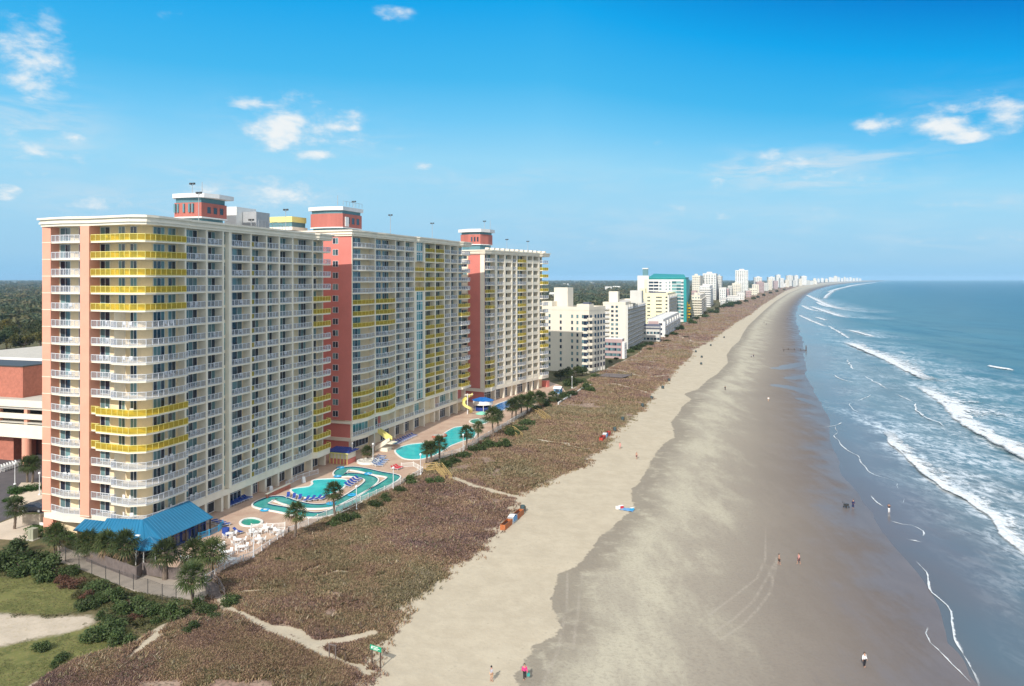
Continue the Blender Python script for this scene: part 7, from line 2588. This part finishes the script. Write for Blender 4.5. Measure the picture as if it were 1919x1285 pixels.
# white apartment block right behind the third tower
b = Far('apartment_block', 'white apartment block with rounded corner balconies just past the third tower', 1104, 699, A3, 1022, 1134, 575)
b.wall('far_cream', par=1.6)
nfl = 9
b.south((0.1, 0.36, 0.62, 0.74, 0.86), nfl, 0.95, 1.5, 4.4, b.zt - 3.0, 0.7)
zs, fh = b.floors(nfl, 4.4, b.zt - 3.0)
for z in zs:
    p_ = [(-0.9, -0.1), (0.4, -0.9), (1.5, 0.1), (1.5, 3.2), (0.02, 3.4)]
    b.bal.add('c', draw_slab(p_ + [(0.02, 0.02)], 0.3, 'far_cream'), (0, 0, z), 0, (lambda mb, p_=p_: [mb.use('far_cream').wall(p_[i], p_[i + 1], -0.06, 0.06, 0, 1.0) for i in range(4)]))
    b.win.add('cs', draw_window(2.4, 1.7, [1.2], 'shop_glass', 'far_slate', False, 0.08), (-2.6, 0, z + 0.5))
    b.win.add('ce', draw_window(2.0, 1.9, [1.0], 'shop_glass', 'far_slate', False, 0.08), (0, 0.9, z + 0.2), math.pi / 2)
b.east((0.38, 0.56, 0.74, 0.92), nfl, 2.0, 1.7, 4.4, b.zt - 3.0, 0.5, 'shop_glass')
b.box('lift_tower', 'far_cream', -20.5, -13.5, 6, 12, b.zt - 1.5, H - (538 - HY) / F * 370).box('stair_head', 'far_cream', -24.5, -19, 1, 6, b.zt - 1.5, b.zt + 2.2).box('stair_head', 'far_cream', -6.5, -0.4, 1, 6, b.zt - 1.5, b.zt + 1.2)
b.box('plant_room', 'far_slate', -3.5, -0.6, 1.2, 4, b.zt + 1.2, b.zt + 2.0)
for v in np.arange(1, b.N, 3.0):
    b.box('ground_pier', 'far_white', 0.05, 0.4, v, v + 0.4, 2.5, 4.3)
b.done()
# pinkish low block with white roof
b = Far('motel_block', 'low pinkish motel with a flat white roof between the white and the grey grid block', 1166, 672, A3 + 0.1, 1132, 1170, 634).wall('far_pink', 'far_white', 0.5, 'far_white')
b.south((0.12, 0.35, 0.58, 0.82), 3, 2.2, 1.5, 3.6, None, 0.6).grid_east(3, 3, 'far_white', 1.3, 3.4).done()
# grey grid block
A5 = math.radians(-17)
b = Far('apartment_block', 'tall grey block with a dense grid of balconies and a plain cream end wall', 1172, 657, A5, 1130, 1206, 566).wall('far_cream', par=1.0)
b.south((0.42, 0.62), 10, 1.5, 1.4, 4.0, None, 0.7)
zs, fh = b.floors(10)
for z in zs:
    b.bal.add('sw', draw_slab([(-b.W - 0.2, -1.4), (-b.W * 0.72, -1.4), (-b.W * 0.72, -0.02), (-b.W - 0.2, -0.02)], 0.25, 'far_grey'), (0, 0, z), 0, draw_rail([(-b.W - 0.2, -1.35), (-b.W * 0.72, -1.35)]))
b.grid_east(8, 10, 'far_grey', 1.5)
b.box('lift_tower', 'far_cream', -b.W + 1, -b.W + 6.5, 14, 20, b.zt - 1, b.zt + 6).box('lift_tower', 'far_grey', -b.W + 13, -b.W + 20, 20, 28, b.zt - 1, b.zt + 6.5)
b.done()
# low white building and slate roofed house in front
b = Far('motel_block', 'low white motel with vertical piers in front of the yellow block', 1243, 632, A5, 1214, 1272, 598).wall('far_white', 'far_white', 0.6)
b.south((0.82,), 3, 2.4, 1.6, 4, None, .6, 'shop_glass').grid_east(6, 3, 'far_white', 1.4, 3.8)
b.box('brick_panel', 'far_pink', -b.W + 0.5, -b.W * 0.32, -0.3, -0.05, b.zt - 7.5, b.zt - 1.5).done()
b = Far('low_house', 'dark slate-roofed low house beside the grey grid block', 1236, 640, A5, 1203, 1238, 612).wall('far_grey', 'far_slate', 0.4)
mb = MB().use('far_slate')
seam_face(mb, (-b.W - 0.5, -0.8, b.zt - 1.2), (0.6, -0.8, b.zt - 1.2), (0.3, b.N * 0.5, b.zt + 1.6), (-b.W, b.N * 0.5, b.zt + 1.6), 6)
mb.build('pitched_roof', b.r)
b.south((0.15, 0.35, 0.55, 0.75, 0.92), 2, 1.8, 1.5, 3.6, b.zt - 1.5, .5).done()
# pale yellow block
b = Far('apartment_block', 'pale yellow block with paired dark window openings in front of the teal hotel', 1251, 612, A5, 1209, 1266, 549).wall('far_yellow', par=1.0)
b.south((0.16, 0.55, 0.68), 8, 2.6, 1.3, 5, b.zt - 2, 0.8, 'shop_glass', 'far_yellow').south((0.95,), 8, 1.6, 1.4, 5, b.zt - 2, 0.8, 'shop_glass')
b.grid_east(5, 8, 'far_grey', 1.4, 5).box('plant_room', 'far_slate', -b.W * 0.8, -2, 2, 7, b.zt - 0.9, b.zt + 0.9)
b.box('stair_tower', 'far_yellow', -b.W - 5.5, -b.W - 0.02, 2, 9, 3, b.zt + 4)
b.done()
# teal hotel
b = Far('resort_hotel', 'white hotel with a teal roof, teal sea end and tall white stair tower', 1284, 603, math.radians(-14), 1216, 1292, 521).wall('far_white', 'far_teal', 1.2, 'far_teal')
b.south((0.06, 0.2), 12, 4.5, 1.9, 5, b.zt - 2.5, 0.5, 'shop_glass').south((0.32,), 12, 2.2, 1.6, 5, b.zt - 2.5, 0.5).south((0.48,), 12, 1.2, 1.2, 5, b.zt - 2.5, .6).south((0.58,), 12, 1.2, 2.0, 5, b.zt - 2.5, .4).south((0.76,), 12, 9.0, 2.6, 5, b.zt - 2.5, 0.2, 'teal_glass', 'far_white').south((0.92,), 12, 2.4, 1.8, 5, b.zt - 2.5, .4)
mb = MB().use('far_teal').box(-b.W - 0.4, 0.6, -0.6, b.N + 0.4, b.zt - 0.1, b.zt + 1.0)
mb.build('eave', b.r)
seam = MB().use('far_teal')
seam_face(seam, (-b.W, -0.5, b.zt + 1.0), (0.4, -0.5, b.zt + 1.0), (-3, b.N * .5, b.zt + 4.0), (-b.W, b.N * .5, b.zt + 5.0), 12)
seam.build('pitched_roof', b.r)
b.box('sea_end', 'far_teal', -1.5, 1.2, -1.2, b.N, 3, b.zt - 1.3)
b.box('stair_tower', 'far_white', -b.W - 11, -b.W - 0.02, -1.5, 8, 3, b.zt + 2.5).box('stair_panel', 'far_yellow', -b.W - 4.5, -b.W - 1.0, -1.75, -1.52, 3, b.zt - 1)
b.box('lantern_frame', 'teal_metal', -b.W - 6, -b.W - 1, 0, 5, b.zt + 2.5, b.zt + 9).box('lantern_cap', 'far_white', -b.W - 6.4, -b.W - 0.6, -0.4, 5.4, b.zt + 9, b.zt + 10)
b.done()
p = at(1284, 601, 3)
r = thing('water_slide', 'yellow water slide tower at the sea end of the teal hotel', 'slide', p)
mb = MB().use('slide_yellow')
for k in range(5):
    mb.lathe([(4.6 + (k % 2), 3 + k * 3.0), (4.6 + (k % 2), 4.6 + k * 3.0), (3.2, 4.6 + k * 3.0), (3.2, 3 + k * 3.0)], 12)
mb.build('chute', r)
for a in range(4):
    MB().use('slide_yellow').bar((3 * math.cos(a * 1.57 + .5), 3 * math.sin(a * 1.57 + .5), 0), (3 * math.cos(a * 1.57 + .5), 3 * math.sin(a * 1.57 + .5), 19), 0.5, 6).build('post', r)

# the cluster beyond; farther blocks show only a few pixels each
A6 = math.radians(-16)
FAR = [
    ('cream block with stepped balconies behind the water slide', 1312, 594, 1296, 1326, 553, 'far_cream', 8, 3),
    ('cream slab with long white balcony stripes beside the dune', 1330, 575, 1311, 1352, 535, 'far_white', 9, 6),
    ('cream tower behind the striped slab', 1312, 566, 1297, 1320, 516, 'far_cream', 14, 4),
    ('white tower with small square windows behind the striped slab', 1342, 562, 1317, 1346, 512, 'far_white', 15, 5),
    ('slate grey tower behind the striped slab', 1352, 560, 1344, 1363, 517, 'far_grey', 13, 4),
    ('beige and pink low block at the foot of the tallest white tower', 1388, 556, 1372, 1398, 531, 'far_cream', 8, 5),
    ('tallest white tower of the distant row', 1402, 555, 1378, 1411, 506, 'far_white', 19, 6),
    ('pinkish distant block with a dark grid front', 1432, 548, 1418, 1437, 528, 'far_pink', 10, 6),
    ('white distant block behind the pinkish one', 1428, 544, 1414, 1436, 519, 'far_white', 14, 4),
    ('small pale house among trees below the tallest white tower', 1419, 553, 1402, 1421, 541, 'far_cream', 3, 4),
    ('white distant tower next past the pinkish block', 1452, 540, 1440, 1456, 519, 'far_white', 12, 4),
    ('slim white distant tower with darker edge', 1463, 538, 1455, 1466, 515, 'far_white', 12, 3),
    ('grey white distant tower with a stepped top', 1486, 536, 1474, 1488, 516, 'far_grey', 10, 3),
    ('white distant tower in the middle of the last bright row', 1496, 535, 1489, 1500, 516, 'far_white', 10, 3),
    ('white distant tower at the end of the last bright row', 1512, 534, 1502, 1516, 517, 'far_white', 10, 4),
    ('low white distant hall before the last bright row', 1473, 538, 1456, 1475, 531, 'far_white', 3, 5),
    ('cream block between the seaside motels and the tallest tower', 1366, 562, 1354, 1372, 541, 'far_pink', 6, 4),
    ('low white beach house with a porch below the grey tower', 1385, 568, 1362, 1392, 557, 'far_white', 3, 6),
    ('pale low house at the dune edge beside the dark trees', 1360, 574, 1350, 1366, 562, 'far_white', 3, 3),
]
for i, (lb, px, py, lf, rt, tp, m_, nf, nw) in enumerate(FAR):
    b = Far('distant_building', lb, px, py, A6 - 0.0 * i, lf, rt, tp).wall(m_, par=0.8)
    w_ = min(b.W / nw * 0.62, 5)
    b.south([(k + 0.5) / nw for k in range(nw)], nf, round(w_, 2), 1.7, 4, None, 0.6, 'window_glass', 'far_white' if m_ != 'far_pink' else 'far_pink')
    zs, fh = b.floors(nf)
    if 'stripes' in lb or 'stepped balconies' in lb:
        for z in zs:
            b.bal.add('st', draw_slab([(-b.W, -2.0), (1.8, -2.0), (1.8, b.N), (0.02, b.N), (0.02, -0.02), (-b.W, -0.02)], 1.3, m_), (0, 0, z))
    else:
        ne = 3
        b.east([(k + 0.5) / ne for k in range(ne)], nf, round(min(b.N / ne * 0.6, 6), 2), 1.7, 4, None, 0.6, 'shop_glass')
    if nf > 7:
        b.box('plant_room', m_, -b.W * 0.7, -b.W * 0.3, 1.5, 6, b.zt - 0.8, b.zt + 3)
    b.done()
# lower blocks filling the row between the bigger distant ones
FILL = [(1422, 549, 533, 12, 'far_cream', 'low cream block just past the tallest white tower'), (1440, 545, 530, 10, 'far_grey', 'low grey block right of the pinkish one'), (1447, 543, 524, 8, 'far_cream', 'slim cream block before the slim white tower'), (1458, 541, 526, 8, 'far_pink', 'pinkish sliver before the low white hall'),
        (1469, 539, 521, 7, 'far_white', 'slim white block behind the low hall'), (1479, 538, 524, 7, 'far_cream', 'cream block before the stepped grey white tower'), (1492, 537, 525, 6, 'far_grey', 'grey block between two bright towers'), (1503, 535.5, 522, 6, 'far_cream', 'cream block inside the last bright row'), (1518, 534, 525, 7, 'far_grey', 'low grey block after the last bright row'), (1524, 533, 526, 7, 'far_white', 'low white block where the row thins out'),
        (1531, 532.3, 525.5, 8, 'far_cream', 'faint cream block at the bend of the coast'), (1305, 580, 545, 9, 'far_pink', 'pinkish block tucked behind the water slide tower'), (1325, 560, 526, 10, 'far_cream', 'cream block rising behind the striped slab'), (1360, 566, 540, 12, 'far_white', 'white block left of the beige and pink block'), (1372, 559, 536, 8, 'far_grey', 'grey block in the gap before the beige and pink block'), (1395, 562, 549, 14, 'far_white', 'long low white motel below the tallest tower'), (1408, 557, 545, 10, 'far_pink', 'small pinkish motel at the tallest tower foot')]
for px, py, tp, wd, m_, lb in FILL:
    b = Far('distant_building', lb, px, py, A6, px - wd, px + 2.2, tp).wall(m_, par=0.6)
    nf = max(2, int((b.zt - 5) / 3.2))
    b.south((0.2, 0.5, 0.8), min(nf, 12), round(min(b.W * 0.18, 5), 2), 1.7, 4, None, 0.6, 'window_glass', m_).east((0.5,), min(nf, 12), round(min(b.N * 0.5, 6), 2), 1.7, 4, None, 0.6, 'shop_glass')
    b.done()
# last skyline at the point
SKY = [(1527, 521.5, 5), (1534, 522, 4), (1541, 521, 5), (1549, 522.2, 5), (1556, 519.5, 5), (1561, 520.5, 4), (1566, 517.2, 6), (1572, 519.5, 4), (1578, 521, 4), (1583, 519, 3), (1588, 520.5, 4), (1594, 519.5, 4), (1600, 521, 4), (1606, 520.5, 4), (1612, 521.5, 4)]
for i, (px, tp, wd) in enumerate(SKY):
    py = 529.3 - 0.04 * (px - 1527)
    p = at(px, py, 3.0)
    w_ = wd / F * p.y
    zt = H - (tp - HY) / F * p.y
    r = thing('distant_tower', f'{ORDN[i] if i < 12 else ["thirteenth", "fourteenth", "fifteenth"][i - 12]} tiny hazy tower of the skyline at the far point, counted from land', 'building', p, A6, 'towers on the far point')
    MB().use('far_white' if i % 3 else 'far_cream').box(-w_ / 2, w_ / 2, 0, w_ * 0.8, 0, zt - 3).build('wall', r)
    MB().use('far_grey').box(-w_ * 0.3, w_ * 0.2, w_ * 0.1, w_ * 0.5, zt - 3, zt + 2).build('plant_room', r)
# roofs scattered in the woods inland
for i, (px, py, w_, ds) in enumerate(((1060, 533, 30, 'pale roof among the woods, closest to the third tower'), (1086, 528, 40, 'white hall roof in the middle of the woods'), (1098, 527, 30, 'white hall roof next to the middle hall'), (1110, 530, 26, 'pale roof in the woods toward the yellow block'), (1140, 540, 22, 'white roof in the woods above the grey grid block'), (1155, 539, 24, 'white long roof in the woods above the grey grid block'), (1040, 553, 22, 'low pale roof just behind the white lift tower'))):
    p = at(px, py, 12)
    r = thing('woodland_house', ds, 'house', (p.x, p.y, 3), A6)
    MB().use('far_white').box(-w_ / 2, w_ / 2, 0, w_ * .6, 0, 11).build('wall', r)
    mb = MB().use('far_white' if i % 2 else 'far_grey')
    seam_face(mb, (-w_ / 2 - 1, -1, 11), (w_ / 2 + 1, -1, 11), (w_ / 2 + 1, w_ * .3, 15), (-w_ / 2 - 1, w_ * .3, 15), 2)
    seam_face(mb, (w_ / 2 + 1, w_ * .6 + 1, 11), (-w_ / 2 - 1, w_ * .6 + 1, 11), (-w_ / 2 - 1, w_ * .3, 15), (w_ / 2 + 1, w_ * .3, 15), 2)
    mb.build('roof', r)
# wooden deck by the dune past the white block
p = gp(1150, 706)
r = thing('sun_deck', 'weathered wooden deck in the dune in front of the white apartment block', 'deck', p, A3)
MB().use('wood_grey').box(-6, 6, -5, 6, 0.5, 0.65).build('boards', r)
for x in (-5.8, 0, 5.8):
    for y in (-4.8, 5.8):
        MB().use('wood_grey').box(x - .1, x + .1, y - .1, y + .1, -.5, 1.6).build('post', r)
mb = MB().use('wood_grey')
mb.box(-6, 6, -5, -4.9, 1.45, 1.55).box(5.9, 6, -5, 6, 1.45, 1.55)
mb.build('handrail', r)
# ------------------------------------------------------------------ camera, sun, sky, air
cam = bpy.data.cameras.new('camera')
co = bpy.data.objects.new('camera', cam)
COL.objects.link(co)
co.location = (0, 0, H)
co.rotation_euler = (math.radians(90), 0, 0)
cam.sensor_width = 36
cam.lens = 36 * F / 1919
cam.shift_y = -(642.5 - HY) / 1919
cam.clip_start, cam.clip_end = 0.5, 60000
SC.camera = co

SUN_EL, S_H = math.radians(35), Vector((-0.347, -0.938))
sl = bpy.data.lights.new('sun', 'SUN')
sl.energy, sl.angle, sl.color = 3.6, math.radians(0.53), (1.0, 0.945, 0.87)
so = bpy.data.objects.new('sun', sl)
COL.objects.link(so)
sd = Vector((S_H.x * math.cos(SUN_EL), S_H.y * math.cos(SUN_EL), math.sin(SUN_EL)))
so.rotation_euler = sd.to_track_quat('Z', 'Y').to_euler()
so.location = (0, 0, 200)

w = bpy.data.worlds.new('World')
SC.world = w
w.use_nodes = True
nt = w.node_tree
bg = nt.nodes['Background']
sky = nt.nodes.new('ShaderNodeTexSky')
sky.sky_type = 'NISHITA'
sky.sun_disc = False
sky.sun_elevation = SUN_EL
sky.sun_rotation = math.atan2(S_H.x, S_H.y)
sky.altitude = 0
sky.air_density, sky.dust_density, sky.ozone_density = 1.0, 0.6, 2.5
tc = nt.nodes.new('ShaderNodeTexCoord').outputs['Generated']
sx = nt.nodes.new('ShaderNodeSeparateXYZ')
L(nt, tc, sx.inputs[0])
# measured colour of the clear air by height above the horizon; overhead added white fill mixes with the sky model
rp = nt.nodes.new('ShaderNodeValToRGB')
azr = mathn(nt, 'MAXIMUM', mathn(nt, 'SUBTRACT', mathn(nt, 'ARCTAN2', sx.outputs[0], sx.outputs[1]), 0.05), 0.0)
L(nt, mathn(nt, 'MULTIPLY', mathn(nt, 'MULTIPLY', sx.outputs[2], 2.0), mathn(nt, 'ADD', 1.0, mathn(nt, 'MULTIPLY', mathn(nt, 'MINIMUM', azr, 0.7), 0.85))), rp.inputs[0])
STOPS = [(0.0, (0.27, 0.56, 0.83)), (0.06, (0.345, 0.62, 0.84)), (0.18, (0.37, 0.68, 0.89)), (0.30, (0.315, 0.68, 0.92)), (0.40, (0.165, 0.58, 0.915)), (0.50, (0.062, 0.48, 0.87)), (0.68, (0.006, 0.376, 0.83)), (0.86, (0.0, 0.205, 0.645)), (1.0, (0.0, 0.18, 0.56))]
els = rp.color_ramp.elements
for i, (p, c) in enumerate(STOPS):
    e = els[i] if i < 2 else els.new(p)
    e.position = p
    e.color = (*c, 1)
rs = nt.nodes.new('ShaderNodeVectorMath')
rs.operation = 'SCALE'
L(nt, rp.outputs[0], rs.inputs[0])
rs.inputs['Scale'].default_value = 6.6
# overhead and behind the view, added near-white fill brightens the shaded fronts
fill_mask = mathn(nt, 'MAXIMUM', sstep(nt, sx.outputs[2], 0.40, 0.62), mathn(nt, 'MULTIPLY', sstep(nt, mathn(nt, 'MULTIPLY', sx.outputs[1], -1.0), -0.15, 0.35), sstep(nt, sx.outputs[2], -0.02, 0.05)))
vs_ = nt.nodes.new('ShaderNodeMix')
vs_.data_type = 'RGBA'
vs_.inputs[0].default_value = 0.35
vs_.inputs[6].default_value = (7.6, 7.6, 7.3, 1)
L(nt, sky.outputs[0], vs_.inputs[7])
hs_out = mixc(nt, fill_mask, rs.outputs[0], vs_.outputs[2])
# clouds: small cumulus and thin streaks at fixed bearings and heights
az = mathn(nt, 'ARCTAN2', sx.outputs[0], sx.outputs[1])
el = mathn(nt, 'ARCSINE', sx.outputs[2])
cv = nt.nodes.new('ShaderNodeCombineXYZ')
L(nt, az, cv.inputs[0])
L(nt, el, cv.inputs[1])
cvs = mapped(nt, cv.outputs[0], (1, 1.9, 1))
cn = noise(nt, cvs, 22, 8, 0.62, 0.15)
cn2 = noise(nt, cvs, 9, 3, 0.6, 0.0)
CL = [(45, 108, 62, 55, 1.0), (70, 285, 80, 26, .8), (135, 260, 30, 12, .9), (25, 243, 45, 14, .8), (50, 188, 30, 9, .7), (40, 225, 40, 10, .6), (468, 193, 42, 13, .95), (552, 240, 82, 37, 1.0), (655, 264, 42, 14, .75), (590, 288, 40, 9, .85), (660, 241, 16, 8, .6),
      (312, 23, 26, 13, .5), (738, 22, 36, 14, .38), (792, 311, 15, 6, .5), (745, 279, 16, 5, .4), (1242, 268, 14, 5, .4), (1662, 232, 40, 14, .85), (1762, 232, 60, 22, .9), (1800, 203, 70, 13, .8), (1880, 205, 55, 32, .9), (1790, 256, 60, 10, .6),
      (1440, 308, 110, 20, .6), (1600, 290, 110, 14, .45), (1500, 335, 150, 18, .5), (1420, 352, 60, 12, .4), (1790, 382, 60, 16, .6), (1895, 380, 40, 14, .5), (200, 378, 110, 26, .5), (450, 360, 130, 34, .55), (340, 345, 80, 14, .3), (10, 362, 25, 12, .6),
      (900, 330, 260, 16, .18), (1300, 400, 420, 30, .22), (700, 370, 150, 18, .28), (1750, 440, 220, 20, .25), (1150, 450, 250, 16, .2)]
acc = None
for (px, py, rx, ry, st) in CL:
    x, y = (px - CX) / F, (HY - py) / F
    a0 = math.atan2(x, 1)
    e0 = math.asin(y / math.sqrt(1 + x * x + y * y))
    ra, re = rx / F * math.cos(a0) ** 2, ry / F * math.cos(a0)
    d1 = mathn(nt, 'MULTIPLY', mathn(nt, 'SUBTRACT', az, a0), 1 / ra)
    d2 = mathn(nt, 'MULTIPLY', mathn(nt, 'SUBTRACT', el, e0), 1 / re)
    q = mathn(nt, 'ADD', mathn(nt, 'MULTIPLY', d1, d1), mathn(nt, 'MULTIPLY', d2, d2))
    g = mathn(nt, 'MULTIPLY', mathn(nt, 'POWER', 2.718, mathn(nt, 'MULTIPLY', q, -0.55)), st)
    acc = g if acc is None else mathn(nt, 'MAXIMUM', acc, g)
cs1 = mathn(nt, 'MULTIPLY', mathn(nt, 'SUBTRACT', cn, 0.5), 2.1)
cs2 = mathn(nt, 'MULTIPLY', mathn(nt, 'SUBTRACT', cn2, 0.52), 1.8)
dens = mathn(nt, 'ADD', acc, mathn(nt, 'MULTIPLY', mathn(nt, 'ADD', cs1, cs2), sstep(nt, acc, 0.02, 0.25)))
cl = mathn(nt, 'MULTIPLY', sstep(nt, dens, 0.18, 1.15), 0.95)
whitec = mixc(nt, sstep(nt, dens, 0.35, 1.0), (0.62, 0.76, 0.86), (0.90, 0.92, 0.92))
# thin streaky veils, soft all over
WI = [(1470, 314, 150, 26, 1.2), (1600, 294, 130, 14, .9), (1520, 340, 190, 20, .8), (1790, 384, 90, 20, .55), (1890, 380, 60, 18, .5), (190, 378, 150, 34, .6), (450, 358, 180, 40, .75), (330, 385, 200, 30, .5), (900, 340, 300, 30, .3), (640, 268, 110, 24, .4), (60, 240, 120, 60, .8), (1300, 420, 420, 40, .35), (1780, 445, 260, 30, .35), (1800, 225, 150, 50, .35), (560, 250, 150, 50, .3), (1120, 470, 300, 24, .3)]
wn_ = noise(nt, mapped(nt, cv.outputs[0], (1, 4.5, 1), (0, 0, 0.12)), 11, 8, 0.62, 0.5)
ws_ = sstep(nt, wn_, 0.36, 0.70)
wac = None
for (px, py, rx, ry, st) in WI:
    x, y = (px - CX) / F, (HY - py) / F
    a0 = math.atan2(x, 1)
    e0 = math.asin(y / math.sqrt(1 + x * x + y * y))
    d1 = mathn(nt, 'MULTIPLY', mathn(nt, 'SUBTRACT', az, a0), F / rx / math.cos(a0) ** 2)
    d2 = mathn(nt, 'MULTIPLY', mathn(nt, 'SUBTRACT', el, e0), F / ry / math.cos(a0))
    q = mathn(nt, 'ADD', mathn(nt, 'MULTIPLY', d1, d1), mathn(nt, 'MULTIPLY', d2, d2))
    g = mathn(nt, 'MULTIPLY', mathn(nt, 'POWER', 2.718, mathn(nt, 'MULTIPLY', q, -0.8)), st)
    wac = g if wac is None else mathn(nt, 'MAXIMUM', wac, g)
cl = mathn(nt, 'MAXIMUM', cl, mathn(nt, 'MULTIPLY', mathn(nt, 'MULTIPLY', wac, ws_), 0.95))
cc = nt.nodes.new('ShaderNodeVectorMath')
cc.operation = 'SCALE'
L(nt, whitec, cc.inputs[0])
cc.inputs['Scale'].default_value = 6.6
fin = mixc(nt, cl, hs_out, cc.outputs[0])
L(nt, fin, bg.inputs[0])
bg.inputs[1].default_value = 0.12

w.cycles.sampling_method = 'MANUAL'
w.cycles.sample_map_resolution = 256
SC.view_settings.view_transform = 'Standard'
SC.view_settings.look = 'None'
SC.view_settings.exposure = 0.35
SC.view_settings.gamma = 1
SC.cycles.max_bounces = 6
SC.cycles.diffuse_bounces = 3
SC.cycles.transparent_max_bounces = 12
# ------------------------------------------------------------------ sea air
m = bpy.data.materials.new('haze')
m.use_nodes = True
nt = m.node_tree
nt.nodes.remove(nt.nodes['Principled BSDF'])
v = nt.nodes.new('ShaderNodeVolumePrincipled')
v.inputs['Color'].default_value = (0.40, 0.68, 0.95, 1)
v.inputs['Density'].default_value = 0.00005
v.inputs['Anisotropy'].default_value = -0.2
L(nt, v.outputs[0], nt.nodes['Material Output'].inputs['Volume'])
MATS['haze'] = m
tag(MB().use('haze').box(-9000, 26000, -60, 26000, -7, 110).build('haze'), kind='stuff')
